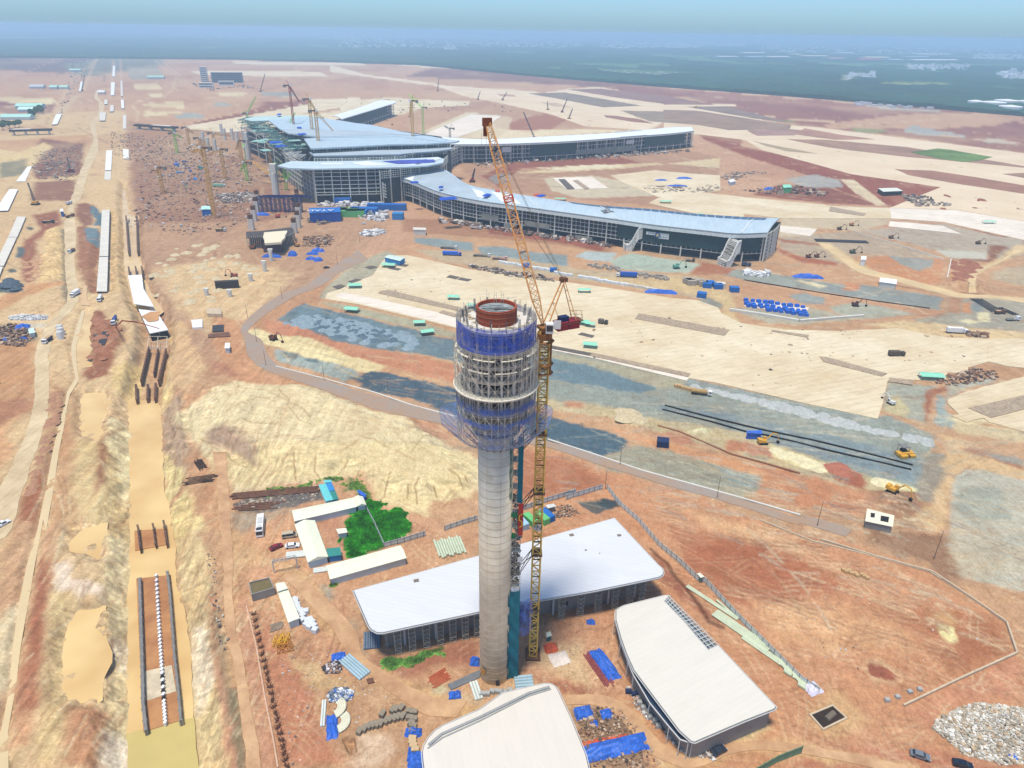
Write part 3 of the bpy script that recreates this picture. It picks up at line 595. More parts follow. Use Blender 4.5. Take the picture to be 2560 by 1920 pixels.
m_wg=surf('greenish_water',(206,186,118),.04,.05,.3,rough=.25,bump=0)
sheet('road',m_haul,strip('A:590,560/608,556 580,600/600,596 608,630/640,640 600,700/625,700 555,770/590,770 575,850/600,850 550,920/600,930 490,1060/545,1050 440,1210/500,1210 V:715,30/780,30 700,150/760,150 665,230/780,230 670,400/790,400 670,600/770,600 680,760/790,770 700,960/815,960 660,1100/790,1090 530,1240/620,1260 430,1400/550,1400 M:250,380/350,390 250,520/350,520 245,700/350,720 220,850/330,850 150,1040/285,1000 60,1220/220,1200 0,1330/150,1400 -80,1500/90,1600 N:-200,200/20,120'),.03,amp=1.,seg=4)
sheet('road',m_asph,strip('E:1250,1250/1330,1320 E:1000,1410/1120,1420 E:830,1530/960,1530 T:330,400/420,420 T:180,490/250,520 T:60,590/120,620 T:5,680/60,690 T:40,770/160,750 T:60,870/190,830 T:110,930/240,900 T:260,1010/330,960 T:600,1120/680,1070 T:1000,1270/1060,1180 T:1400,1360/1460,1280 Q:-100,190/-60,120 Q:110,230/150,190 Q:560,380/600,320 Q:1000,520/1050,470 Q:1500,660/1550,610 Q:2212,880/2212,820 S:300,1230/330,1170 S:640,1330/700,1280'),.03,amp=.8,seg=5)
sheet('road',m_dirt,strip('L','500,870/600,850 620,1000/760,980 770,1160/920,1140 900,1330/1050,1300 O:1020,520/1130,500 O:1180,680/1290,630 O:1330,820/1450,740 O:1530,950/1640,840 O:1760,1060/1850,920 O:2000,1090/2100,940'),.03,amp=.7,seg=3)
sheet('road',m_dirt,strip('P','500,1270/510,1215 600,1262/620,1205 700,1265/740,1205 790,1300/850,1240 880,1370/950,1310 960,1470/1030,1400 1060,1570/1130,1500 1200,1640/1250,1580 R:-30,1560/-20,1480 R:200,1480/180,1420 R:400,1440/400,1375 R:650,1450/640,1385 R:850,1480/860,1420 R:1100,1540/1120,1470 R:1400,1600/1430,1550'),.03,amp=.7,seg=3)
sheet('road',m_dirt,strip('L','-30,-60/85,-60 0,100/85,100 10,300/100,300 35,500/110,450 50,680/120,640 60,850/130,800 55,1000/120,1000 60,1200/135,1200 90,1400/160,1380 N:1560,950/1620,900 N:1600,1200/1670,1150 N:1640,1500/1713,1400 N:1660,1700/1760,1700'),.03,amp=.6,seg=3)
sheet('road',surf('yellow_track',(224,196,148),.1),strip('H','560,480/640,480 700,580/760,570 850,690/900,660 1100,755/1150,725 1400,835/1430,800 1600,885/1640,855 1850,890/1850,868 2111,925/2111,895 2500,990/2500,960'),.03,amp=.6,seg=8)
sheet('road',surf('yellow_track',(224,196,148),.1),strip('H','1690,850/1750,850 1690,760/1745,760 1710,710/1770,700 1820,660/1860,660 1930,610/1960,610 2010,550/2040,560 2060,490/2200,500'),.035,amp=.6,seg=8)
ap=pts('T','640,445 660,400 760,372 830,330 1000,270 1060,180 1110,120 E:1640,1290 E:2120,1400 G:0,985 G:480,1060 G:660,1090 G:900,1110 G:1090,1180 G:1120,1230 G:1300,1320 H:300,1130 H:700,1140 H:1150,1120 H:1540,1190 H:2111,1200 H:2111,1225 H:1835,1262 H:1837,1372 H:1700,1412 S:1570,55 S:1563,103 S:1415,95 S:1398,162 S:1160,150 S:1150,190 S:962,157 S:925,330 S:888,445 S:0,255 U:2212,757 U:1500,592 U:1285,556 U:1262,578 U:500,392 U:120,302 T:1640,668 T:1300,585 T:900,488')
sheet('apron',m_conc,ap,.16,.4)
sheet('apron',m_conc2,pts('T','700,425 780,398 1000,440 1300,505 1640,580 1900,640 1900,730 1640,660 1240,560 900,478'),0.171,.1)
sheet('apron',m_conc2,pts('U','120,303 470,352 500,392 480,384 700,420 1280,545 1262,578 500,392 130,320'),0.177,.1,flat=False)
if 0:sheet('apron',m_conc2,pts('U','1000,530 1500,560 2212,700 S:440,215 S:700,330 S:600,300 S:300,180 U:2212,640 U:1500,480 U:900,420 U:700,350 U:100,250 U:100,200 U:500,260'),0.183,.1,flat=False)
if 0:sheet('apron',m_conc2,pts('T','1130,355 1380,250 1500,222 1810,280 2000,300 2000,560 1750,500 1400,430'),0.189,.1,flat=False)
if 0:sheet('apron',m_conc2,pts('S','700,-20 960,50 1400,110 1398,160 1160,150 1150,188 962,155 925,330 560,170 440,60'),0.195,.1,flat=False)
sheet('apron',m_conc,pts('H','1835,1255 2111,1220 2600,1150 2600,1420 2111,1420 1980,1405 1837,1370'),.30,.5)
sheet('taxiway',m_run,pts('B',taxi,.05),.05,.25,flat=False)
for q_,(v,s,c)in enumerate(isl):sheet('soil_island',surf('island_%d'%(c[0]*7+c[1]),c,.14,.02,.1,bump=0),pts(v,s),.12+.008*q_,.1,flat=False,seg=14,amp=4)
sheet('grass_patch',surf('grass_field',(118,146,66),.25,.02,.12,bump=0),pts('C','1520,936 1680,914 1760,922 2015,966 1930,990 1830,996 1690,978'),.5,.5,flat=False,seg=12,amp=4)
sheet('apron',m_conc,pts('H','-300,110 0,132 600,186 640,197 1100,213 1600,228 2111,312 2700,420 2700,560 2111,455 1500,318 1110,290 600,290 280,288 -150,240'),.08,.2,flat=True)
sheet('apron',m_conc2,pts('H','1100,212 1600,230 2111,314 2500,390 2500,530 2111,452 1500,315 1110,290'),.085,.1,flat=False)
for s in('270,345 550,372 500,425 272,392','1100,312 1500,347 1640,408 1090,350'):sheet('apron',m_conc2,pts('H',s),.09,.2)
sheet('apron',m_conc,pts('A','1150,775 1500,715 1900,640 1910,615 2212,600 2212,640 1850,700 2212,700 2212,800 1540,800 1400,815 1130,790'),.06,.2,flat=False)
sheet('apron',m_conc,pts('B','0,620 270,605 800,622 790,648 560,660 300,700 0,690'),.06,.2,flat=False)
sheet('apron',m_conc2,pts('B','520,825 800,705 990,712 880,790 700,850'),.06,.2,flat=False)
sheet('apron',m_conc2,pts('K2','890,680 1200,670 1330,760 1000,770'),.06,.2);sheet('apron',m_conc,pts('K2','1350,660 1700,620 1900,640 2212,660 2212,780 1720,830 1450,720'),.06,.2)
sheet('apron',m_conc,pts('K2','1650,880 1850,770 2400,830 2400,1000 2000,960'),.06,.2)
for s in('1430,380 2200,386 2260,402 1450,392','1170,440 1250,462 2020,470 1960,442 1300,436'):sheet('runway',m_run,pts('A',s),.06,.2,flat=False)
sheet('runway',m_run,pts('B','340,400 640,390 1150,415 960,432 600,418'),.06,.2,flat=False)
sheet('runway',m_run,pts('B','-60,400 170,462 400,488 620,520 520,520 140,468 -60,440'),.06,.2,flat=False)
sheet('apron',m_conc,pts('S','1420,300 1480,270 1700,200 1991,130 2500,80 2500,560 1991,540 1740,475 1690,440 1560,470 1440,420 1500,410 1420,330'),.08,.3,seg=4,amp=1.)
def pond(m,v,s,z):sheet('water',m,inset(jit(pts(v,s,z),2.5,.9),-1.6 if z>-3.9 else-.8),z,.03,flat=False)
pond(m_wat,'M','M:925,715 M:1140,740 M:1165,1380 M:1205,1500 M:1215,1659 N:1160,200 N:1165,420 N:1225,640 N:1255,900 N:1270,1200 N:1275,1345 N:890,1460 N:870,1000 N:870,600 N:890,200 M:940,1659 M:940,1100',-6.0)
pond(m_wg,'N','N:880,1440 N:1060,1385 N:1285,1340 N:1310,1659 N:1330,1900 N:890,1900',-5.98)
pond(m_wat,'D','930,640 965,860 1045,870 1045,1140 1070,1300 1130,1450 1230,1600 1150,1659 1010,1540 950,1300 935,1140 930,860',-4.25)
pond(m_wat,'M','590,670 730,660 780,740 710,900 740,960 680,1010 590,970',-2.1);pond(m_wat,'N','480,50 690,40 680,270 480,210',-2.3)
pond(m_wat,'N','490,600 670,600 660,760 710,860 700,960 660,1060 640,1200 560,1250 420,1190 430,900',-2.7);pond(m_wat,'M','610,70 670,70 650,250 655,500 550,490 540,330 590,250',-1.3)
sheet('water',surf('silty_ditch',(226,202,156),.05,rough=.3),pts('M',ditch,-1.1),-1.1,.03,flat=False)
sheet('footpath',surf('dry_clay',(224,190,146),.1),strip('V','860,880/905,900 850,1000/900,1010 845,1090/940,1100'),.02,amp=.5,seg=3)
az=np.concatenate([np.linspace(-180,-52,30)[:-1],np.linspace(-52,52,1160),np.linspace(52,180,30)[1:-1]])
rad=[6.,30.,60.,85.];r=100.
while r<60000:
 rad.append(r);st=(r*r+CAMZ**2)/CAMZ*(1/700)*(1.0 if r<1600 else 1.6);r+=min(st,r*.06)
rad=np.array(rad);NA,NR=len(az),len(rad)
TH=np.radians(az)[None,:];RD=rad[:,None]
GX=(np.sin(TH)*RD).ravel();GY=(np.cos(TH)*RD).ravel()
GZ=H(GX,GY);GZ[np.repeat(rad>2600,NA)]=0
base=np.array(C(202,156,120));colr=np.tile(base,(len(GX),1))
n40=fbm(GX/38,GY/38,101,5);n8=fbm(GX/7.5,GY/7.5,103,4);w1=fbm(GX/22,GY/22,107,5);w2=fbm(GX/22+50,GY/22,109,5);w3=fbm(GX/4,GY/4,117,4);w4=fbm(GX/4+9,GY/4,119,4)
colr*=(1+.1*n40)[:,None]
colr+=(n8[:,None]>.12)*0
for q,col,soft,noise,f in PA:
 xs=[p[0]for p in q];ys=[p[1]for p in q];e=soft+noise
 i=np.nonzero((GX>min(xs)-e)&(GX<max(xs)+e)&(GY>min(ys)-e)&(GY<max(ys)+e))[0]
 if not len(i):continue
 k=max(1.,noise/8.)
 x=GX[i]+(w1[i]*.22+w3[i]*.2)*noise;y=GY[i]+(w2[i]*.22+w4[i]*.2)*noise
 d=sdist(x,y,q);t=sm(.5-d/max(soft*.6,.5))*(1.0)
 c=np.array(C(*col))
 colr[i]=colr[i]*(1-t[:,None])+c[None,:]*t[:,None]
def paintline(q,wdt,col,a_=.6,brk=0.):
 xs=[p[0]for p in q];ys=[p[1]for p in q];e=wdt+1
 i=np.nonzero((GX>min(xs)-e)&(GX<max(xs)+e)&(GY>min(ys)-e)&(GY<max(ys)+e))[0]
 if not len(i):return
 d2=np.full(len(i),1e18);x,y=GX[i]+w3[i]*.5,GY[i]+w4[i]*.5
 for k in range(len(q)-1):
  ax_,ay_=q[k][0],q[k][1];ex,ey=q[k+1][0]-ax_,q[k+1][1]-ay_;t=np.clip(((x-ax_)*ex+(y-ay_)*ey)/(ex*ex+ey*ey+1e-9),0,1);d2=np.minimum(d2,(x-ax_-t*ex)**2+(y-ay_-t*ey)**2)
 t=sm(1.3-np.sqrt(d2)/wdt)*a_*(1 if not brk else sm((n8[i]+brk)*4));colr[i]=colr[i]*(1-t[:,None])+np.array(C(*col))[None,:]*t[:,None]
def curve(p,ang,L_,bend,n=14):
 o=[Vector((p[0],p[1]))];a=ang
 for k in range(n):a+=bend/n;o.append(o[-1]+Vector((math.cos(a),math.sin(a)))*(L_/n))
 return o
rt_=random.Random(11)
def tracks(v,x0,x1,y0,y1,n,ang,spread,L_,wdt,cols,gap=2.1):
 for k in range(n):
  p=g(v,rt_.uniform(x0,x1),rt_.uniform(y0,y1));c=curve(p,ang+rt_.gauss(0,spread),L_*rt_.uniform(.5,1.4),rt_.gauss(0,.5));col=rt_.choice(cols);al=rt_.uniform(.12,.38)
  for s_ in((-1,1)if gap else(0,)):paintline(off2(c,s_*gap/2)if gap else c,wdt*rt_.uniform(.7,1.2),col,al,.25)
def off2(path,d):
 o=[]
 for i in range(len(path)):a=path[max(0,i-1)];c=path[min(len(path)-1,i+1)];e_=(c-a).normalized();o.append(path[i]+Vector((-e_.y,e_.x))*d)
 return o
soilc=[(168,110,80),(226,186,148),(150,100,76),(236,206,170)]
tracks('P',0,1480,900,1650,60,0.2,1.2,30,.35,soilc);tracks('L',60,1900,300,1650,70,1.9,.9,34,.35,soilc);tracks('R',0,2200,0,1550,110,-.35,.7,60,.4,soilc);tracks('Q',100,2200,300,1500,90,-.35,.35,90,.5,soilc)
tracks('O',200,1000,400,1540,40,1.4,1.,24,.35,soilc);tracks('S',0,1990,60,1650,90,-.25,.4,90,.7,[(206,196,176),(140,140,134),(190,160,126),(222,204,170)],0);tracks('U',0,2200,560,1500,120,-.3,.2,120,.7,[(208,198,178),(110,124,132),(190,170,140),(170,176,176)],0)
tracks('T',0,1600,600,1600,90,-.35,.35,80,.7,[(226,206,160),(180,130,100),(206,168,126),(150,150,144)],0);tracks('N',150,900,0,1650,170,1.68,.12,46,.4,[(240,224,188),(168,118,80),(204,150,108),(146,104,74)],0);tracks('N',1250,1700,0,1650,120,1.4,.14,40,.4,[(240,224,188),(168,118,80),(204,150,108),(150,112,80)],0)
tracks('M',0,1831,0,1650,240,1.6,.22,56,.5,[(236,214,172),(160,108,78),(204,150,108),(150,104,76)],0);tracks('V',200,1320,0,1650,120,1.7,.4,60,.8,[(236,208,166),(150,100,76),(190,140,104)],0)
tracks('D',100,2100,250,1600,200,1.6,.9,110,1.3,[(206,160,122),(140,92,74),(220,186,146),(124,84,72)],0);tracks('E',0,800,700,1640,60,.3,.9,90,1.1,[(206,150,112),(150,98,76),(224,190,150)],0);tracks('K2',0,2200,1000,1640,60,-.2,.4,120,1.2,[(216,186,150),(140,92,74),(150,156,156)],0)
tracks('H',0,2111,200,1650,130,-.15,.3,160,1.4,[(220,194,160),(150,100,80),(150,146,140),(232,214,182)],0);tracks('B',300,2200,520,1200,120,-.1,.4,260,2.6,[(214,184,154),(140,92,80),(232,214,186)],0);tracks('C',0,2200,480,1220,140,-.1,.35,320,3.,[(190,140,116),(134,84,74),(214,184,154)],0)
tracks('A',0,2200,350,1200,200,1.3,1.2,200,3.,[(206,170,136),(124,84,76),(224,200,164)],0)
for s_ in('0,1165 200,1190 330,1250 420,1300 480,1330 540,1400','0,1300 140,1240 280,1250 330,1190','20,1400 100,1440 280,1450 300,1430','200,1659 240,1560 330,1530 480,1540','300,1180 380,1260 360,1300 460,1420 540,1450','1300,1659 1390,1530 1480,1500 1500,1440','800,1640 900,1560 1010,1560 1060,1600'):paintline(pts('T',s_),.4,(176,140,92),.6)
for s_ in('600,0 590,60 605,160','760,20 745,80 780,150','1000,40 960,80 920,110','1080,100 1040,160 1010,160','1320,150 1290,200 1270,280 1230,300','1450,230 1440,300','1540,200 1500,240 1520,330','1650,230 1660,290','1750,140 1830,180 1860,240','1880,180 1900,210'):paintline(pts('L',s_),.4,(160,120,76),.7)
paintline(pts('P','830,760 780,800 640,800 600,830'),.4,(170,110,76),.7);paintline(pts('Q','960,1080 1100,1200 1180,1330 1290,1450 1340,1508 R:60,560 R:160,600'),.9,(112,66,44),.8);paintline(pts('Q','1250,1150 1400,1330 1600,1500'),1.2,(176,104,70),.5)
paintline(pts('P','850,1000 900,1090 930,1130'),.5,(150,100,70),.7);paintline(pts('G','1230,1330 1420,1500 1640,1659'),2.0,(176,156,124),.7);paintline(pts('U','1500,0 1800,240 2212,560 S:200,220 S:900,380'),2.2,(196,172,134),.6)
for s_,w_,c_ in(('170,445 240,410 370,350',5,(206,160,140)),('330,700 430,520 470,470 600,360',6,(218,180,146)),('960,380 1120,500',4,(222,190,160)),('1000,380 1140,495',4,(222,190,160)),('840,745 850,690 810,650 870,610 1000,600 1500,600 2000,590',4,(220,186,152)),('0,660 320,640 450,640 620,600',5,(220,186,152)),('1150,760 1500,690 1850,640',3,(226,196,164)),('1080,480 1060,550 1000,600',4,(220,190,150)),('980,520 1080,545 1100,560',3,(226,196,150)),('700,370 690,480 670,600',5,(214,176,150)),('740,350 745,500 750,600',5,(214,176,150)),('600,350 560,430 510,560',5,(222,190,160)),('650,350 640,500',4,(140,110,110)),('820,420 1000,440 1300,500 1700,480',3,(214,180,150)),('1740,475 1860,540',4,(214,180,150)),('0,1110 180,1090 500,1080 640,1060',3,(206,160,124)),('860,620 980,640 1130,650',7,(232,210,170)),('880,680 1100,695',6,(228,204,164)),('1200,440 1190,470 1700,500 2200,480',5,(206,166,140))):paintline(pts('A',s_),w_,c_,.7)
rr=np.hypot(GX,GY);nearm=np.clip(1.4-rr/900,.35,1)
mott=fbm(GX/3.1,GY/3.1,201,4);damp=sm((fbm(GX/17,GY/29,203,5)-.12)*5);dust=sm((fbm(GX/11,GY/11,207,5)-.16)*5)
colr*=(1+.09*mott*nearm+.06*n40+.14*fbm(GX/1.1,GY/1.1,221,2)*np.clip(1.3-rr/500,0,1)+.07*fbm(GX/14,GY/14,223,5))[:,None]
colr=colr*(1-.09*(damp*nearm)[:,None]*np.array([.6,1.,1.25])[None,:]);colr=colr*(1-.07*(dust*nearm)[:,None])+np.array(C(236,212,180))[None,:]*(.07*(dust*nearm)[:,None])
hn=np.abs(GZ);g1=fbm(GX/6.0,GY/1.0,211,4)
cor=np.clip((-GX-38-GY*.10)/20,0,1)*np.clip(1.5-rr/700,0,1);colr*=(1+cor*(.30*fbm(GX/1.1,GY/26,231,4)+.12*fbm(GX/5,GY/1.0,233,3)))[:,None]
farm=np.clip((rr-600)/500,0,1);fp_=sm((fbm(GX/170,GY/260,241,5)-.08)*4)*farm;colr=colr*(1-.22*fp_[:,None])+np.array(C(226,196,160))[None,:]*(.22*fp_[:,None]);fp_=sm((fbm(GX/120,GY/300,243,5)-.1)*4)*farm;colr=colr*(1-.18*fp_[:,None]*np.array([.6,1,1])[None,:])
bank=((GZ<-1.0)&(GZ>-5.6))|((GZ>1.2)&(GZ<3.6))
colr[bank]*=(1+.5*g1[bank])[:,None]
lum=colr.mean(1,keepdims=True);colr=(lum+(colr-lum)*.90)*np.array([.99,1.035,.94])
colr=np.clip(colr,.01,.80)
me=bpy.data.meshes.new('ground');nv=NA*NR;me.vertices.add(nv)
me.vertices.foreach_set('co',np.column_stack([GX,GY,GZ]).astype(np.float32).ravel())
ii=np.arange(NR-1)[:,None]*NA;jj=np.arange(NA)[None,:];j2=(jj+1)%NA
F_=np.stack([ii+jj,ii+j2,ii+NA+j2,ii+NA+jj],-1)[:,:,::-1].reshape(-1,4);nf=len(F_)
me.loops.add(nf*4);me.loops.foreach_set('vertex_index',F_.ravel().astype(np.int32));me.polygons.add(nf)
me.polygons.foreach_set('loop_start',(np.arange(nf)*4).astype(np.int32));me.polygons.foreach_set('use_smooth',np.ones(nf,bool))
me.update(calc_edges=True)
ca=me.color_attributes.new('soil','FLOAT_COLOR','POINT');ca.data.foreach_set('color',np.column_stack([colr,np.ones(nv)]).astype(np.float32).ravel())
m,nt,b=nodes('soil');N=nt.nodes.new;L=nt.links.new
at=N('ShaderNodeAttribute');at.attribute_name='soil';tc=N('ShaderNodeTexCoord')
def ns(scale,det,stretch=None,ang=0,ro=.65):
 mp=N('ShaderNodeMapping');mp.inputs['Rotation'].default_value=(0,0,ang);L(tc.outputs['Object'],mp.inputs[0])
 if stretch:mp.inputs['Scale'].default_value=stretch
 n=N('ShaderNodeTexNoise');n.inputs['Scale'].default_value=scale;n.inputs['Detail'].default_value=det;n.inputs['Roughness'].default_value=ro;L(mp.outputs[0],n.inputs['Vector']);return n
def ramp(n,p0,p1,c0,c1):
 rp=N('ShaderNodeValToRGB');e=rp.color_ramp.elements;e[0].position=p0;e[1].position=p1;e[0].color=c0+(1,);e[1].color=c1+(1,);L(n.outputs['Fac'],rp.inputs['Fac']);return rp.outputs[0]
def mul(a,c,f=1.):
 mx=N('ShaderNodeMix');mx.data_type='RGBA';mx.blend_type='MULTIPLY';mx.inputs[0].default_value=f;L(a,mx.inputs[6]);L(c,mx.inputs[7]);return mx.outputs[2]
fine=ns(1.3,7,ro=.75);track=ns(.35,6,(3.2,.35,1),R(-8),.7);clod=ns(.16,8,ro=.72)
o_=mul(at.outputs['Color'],ramp(fine,.30,.64,(.72,.68,.64),(1.12,1.12,1.12)))
o_=mul(o_,ramp(clod,.32,.60,(.88,.85,.82),(1.04,1.04,1.04)));o_=mul(o_,ramp(track,.36,.5,(.90,.87,.84),(1.02,1.02,1.02)),.8)
o_=mul(o_,ramp(ns(.34,9,ro=.78),.455,.51,(.92,.89,.86),(1.02,1.02,1.02)),.8);o_=mul(o_,ramp(ns(.9,8,(1.0,.3,1),R(15),.75),.43,.47,(.90,.87,.84),(1,1,1)),.6);o_=mul(o_,ramp(ns(.12,10,(1.6,.5,1),R(70),.76),.53,.55,(1,1,1),(1.05,1.05,1.04)),.9)
L(o_,b.inputs['Base Color']);b.inputs['Roughness'].default_value=.95;b.inputs['Specular IOR Level'].default_value=.1
bp=N('ShaderNodeBump');bp.inputs['Distance'].default_value=.35;L(clod.outputs['Fac'],bp.inputs['Height']);b2=N('ShaderNodeBump');b2.inputs['Distance'].default_value=.12
L(fine.outputs['Fac'],b2.inputs['Height']);L(bp.outputs[0],b2.inputs['Normal']);L(b2.outputs[0],b.inputs['Normal'])
me.materials.append(m);go=bpy.data.objects.new('ground',me);COL.objects.link(go);tag(go,kind='structure')
bl=pts('F','-2500,170 -1200,150 0,125 250,127 500,129 700,134 900,141 1150,165 1400,186 1700,208 2212,252 2700,300 3600,385')
bx=np.array([p.x for p in bl]);by=np.array([p.y for p in bl]);o=np.argsort(bx);bx=bx[o];by=by[o]
clear=[(pts('C','1330,520 1740,520 1740,534 1350,532'),(150,160,100)),(pts('C','950,392 2400,402 2400,412 950,404'),(92,130,86)),(pts('C','1100,470 1160,470 1160,500 1100,505'),(150,160,130)),(pts('A','-100,228 350,232 350,240 -100,240'),(150,160,150)),(pts('C','400,392 800,400 800,408 400,400'),(96,130,78))]
def forest(nm,x0,x1,nx,ds):
 xs=np.linspace(x0,x1,nx);s=[0.,0.01];v=4.
 while s[-1]<14000:s.append(s[-1]+v);v*=1.035
 s=np.array(s);yb=np.interp(xs,bx,by);yb=yb+fbm(xs/60,xs*0,71,3)*8
 X=np.repeat(xs[None,:],len(s),0);X=X*(1+s[:,None]/4500.*.9);Y=yb[None,:]+s[:,None]*1.0
 X=X.ravel();Y=Y.ravel()
 h=10+3.5*fbm(X/16,Y/16,73,3)+3*fbm(X/120,Y/120,74,3)
 col=np.tile(np.array(C(44,84,64)),(len(X),1));v1=fbm(X/260,Y/420,75,4);v2=fbm(X/11,Y/11,76,3)
 col*=(1+.45*v1+.35*v2)[:,None]
 fld=(fbm(X/420,Y/900,79,3)>.36)&(Y-np.interp(X,bx,by)>500)
 h[fld]=.6;col[fld]=np.array(C(88,124,84))
 for q,c in clear:
  i=sdist(X,Y,q)<6;h[i]=.6;col[i]=np.array(C(*c))
 h[:len(xs)]=-.5
 nvx=len(xs);me=bpy.data.meshes.new(nm);me.from_pydata(np.column_stack([X,Y,h]).tolist(),[],[(r_*nvx+c_,r_*nvx+c_+1,(r_+1)*nvx+c_+1,(r_+1)*nvx+c_)for r_ in range(len(s)-1)for c_ in range(nvx-1)])
 ca=me.color_attributes.new('leaf','FLOAT_COLOR','POINT');ca.data.foreach_set('color',np.column_stack([np.clip(col,.005,.6),np.ones(len(X))]).astype(np.float32).ravel())
 m,nt,b=nodes('forest_canopy');at=nt.nodes.new('ShaderNodeAttribute');at.attribute_name='leaf';nt.links.new(at.outputs['Color'],b.inputs['Base Color']);b.inputs['Roughness'].default_value=.9;b.inputs['Specular IOR Level'].default_value=.1
 me.materials.append(m);o=bpy.data.objects.new(nm,me);COL.objects.link(o);return o
tag(forest('forest',-4200,3300,620,0),'dark green plantation forest beyond the airfield','forest',kind='stuff')
rnd=random.Random(5)
tw=MB()
for v,x0,x1,y0,y1,n in(('A',500,1300,172,190,90),('A',1000,2200,190,240,260),('A',1700,2212,180,215,80),('B',0,800,205,240,240),('B',0,1500,225,300,260),('B',1600,2212,262,300,170),('C',0,500,262,290,150),('C',1480,1870,415,440,40),('C',2050,2400,450,500,50),('C',1900,2212,338,372,60),('B',560,720,300,312,14),('B',380,520,200,225,30),('C',600,2212,285,330,160),('C',1100,1300,470,500,10),('B',1480,2212,422,470,0)):
 for k in range(n*2):
  p=g(v,rnd.uniform(x0,x1),rnd.uniform(y0,y1));dd=p.y/3000.
  if p.y>24000:continue
  tw.box(p.x,p.y,-1,rnd.uniform(9,30)*max(.7,dd*.45),rnd.uniform(10,30),rnd.choice((13,15,17,20,26)),rnd.uniform(-.4,.4))
tag(tw.build('town',mat('town_render',(250,250,250),var=.1,scale=.01)),'pale town roofs scattered along the hazy horizon','town',kind='stuff')
tw=MB()
for v,x0,x1,y0,y1,n in(('B',1480,2212,425,470,150),('C',0,220,462,485,60),('C',1400,2000,620,665,90),('C',1180,1400,625,650,20),('B',880,1060,655,690,0)):
 for k in range(n):
  x=rnd.uniform(x0,x1);p=g(v,x,rnd.uniform(y0,y1)+(x-x0)*(.045 if v=='B' else.03));tw.box(p.x,p.y,0,rnd.uniform(5,16),rnd.uniform(5,12),rnd.uniform(2.5,6),rnd.uniform(-.4,.4))
tag(tw.build('storage_yard',mat('yard_grey',(206,204,206),var=.25,scale=.05)),'cluttered grey storage yard along the forest edge','yard',kind='stuff')
m_cc=surf('shaft_concrete',(252,242,214),.08,.25,.9,rough=.85,bump=.01,dirt=(232,218,188))
m_slab=mat('slab_concrete',(186,180,168),var=.14,scale=.5);m_slabw=mat('slab_pale',(222,218,208),var=.1,scale=.5)
m_scaf=mat('galvanised_scaffold',(214,208,188),rough=.6,var=.15,scale=.4);m_dark=mat('dark_interior',(70,66,62),var=.3,scale=.4)
m_formr=mat('orange_formwork',(176,78,48),var=.2,scale=1.2,stretch=(1,1,.2));m_rust=mat('rusty_steel',(118,82,56),var=.3,scale=1.)
m_teal=mat('teal_net',(22,110,124),rough=.9,var=.25,scale=.4);m_grn=mat('green_net',(40,130,80),rough=.9,var=.3,scale=.5)
m_steelg=mat('grey_steel',(120,122,124),var=.15,rough=.5)
def netmat(name,col,a,sc=.6):
 m,nt,b=nodes(name);N=nt.nodes.new;tr=N('ShaderNodeBsdfTransparent');mx=N('ShaderNodeMixShader');tc=N('ShaderNodeTexCoord')
 nz=N('ShaderNodeTexNoise');nz.inputs['Scale'].default_value=sc;nz.inputs['Detail'].default_value=6;nt.links.new(tc.outputs['Object'],nz.inputs['Vector'])
 mr=N('ShaderNodeMapRange');mr.inputs[1].default_value=.3;mr.inputs[2].default_value=.7;mr.inputs[3].default_value=max(0,a-.3);mr.inputs[4].default_value=min(1,a+.25)
 nt.links.new(nz.outputs['Fac'],mr.inputs[0]);nt.links.new(mr.outputs[0],mx.inputs[0]);nt.links.new(tr.outputs[0],mx.inputs[1])
 b.inputs['Base Color'].default_value=C(*col)+(1,);b.inputs['Roughness'].default_value=.8;nt.links.new(b.outputs[0],mx.inputs[2])
 nt.links.new(mx.outputs[0],nt.nodes['Material Output'].inputs['Surface']);MATS[name]=m;return m
m_bnet=netmat('blue_net',(44,88,200),.62);m_bnet2=netmat('pale_blue_net',(120,156,222),.42);m_bnet3=netmat('mid_blue_net',(70,108,196),.42)
tb=g('J',420,1560);TX,TY=tb.x,tb.y
ct=E('control_tower',(TX,TY,0),'tall unfinished round concrete control tower wrapped in scaffolding and blue nets at its head','control tower')
RS=4.15
b=MB();b.cyl(0,0,0,80,RS,56)
b.build('shaft',m_cc,ct,smooth=True)
b=MB()
for i in range(1,36):b.ring(0,0,i*2.2,i*2.2+.07,RS-.02,RS+.035,56)
b.build('pour_ring',mat('pour_joint',(184,170,146),var=.3,scale=.6),ct)
b=MB()
for a_ in(-118,-72):t=R(a_);b.bar((RS*1.003*math.cos(t),RS*1.003*math.sin(t),.5),(RS*1.003*math.cos(t),RS*1.003*math.sin(t),79),.025,3)
b.build('pour_seam',MATS['pour_joint'],ct)
b=MB();b.box(.9,-RS+.1,0,1.0,.5,2.0);b.build('doorway',m_dark,ct)
b=MB();b.box(-3.1,-RS*.78-.2,3.2,1.5,.12,2.2,R(-38));b.build('notice_board',mat('ochre_board',(196,140,70),var=.3,scale=1.5),ct)
b=MB();b.cyl(0,0,78,105,3.9,32);b.build('core',m_dark,ct)
decks=((79.0,5.6,.5),(82.6,7.2,.4),(86.2,7.9,.5),(90.3,8.3,.6),(93.8,7.7,.5),(97.0,7.4,.5),(100.3,8.0,.6),(104.9,7.6,.5))
for z,r_,th in decks:
 b=MB();b.ring(0,0,z-th,z,1.5,r_,56);b.build('deck',m_slab if z<104 else m_slabw,ct)
b=MB();b.cyl(0,0,79.2,85.5,5.2,40,7.0,cap=False);b.build('flared_wall',mat('raw_concrete',(148,140,120),var=.3,scale=.5),ct)
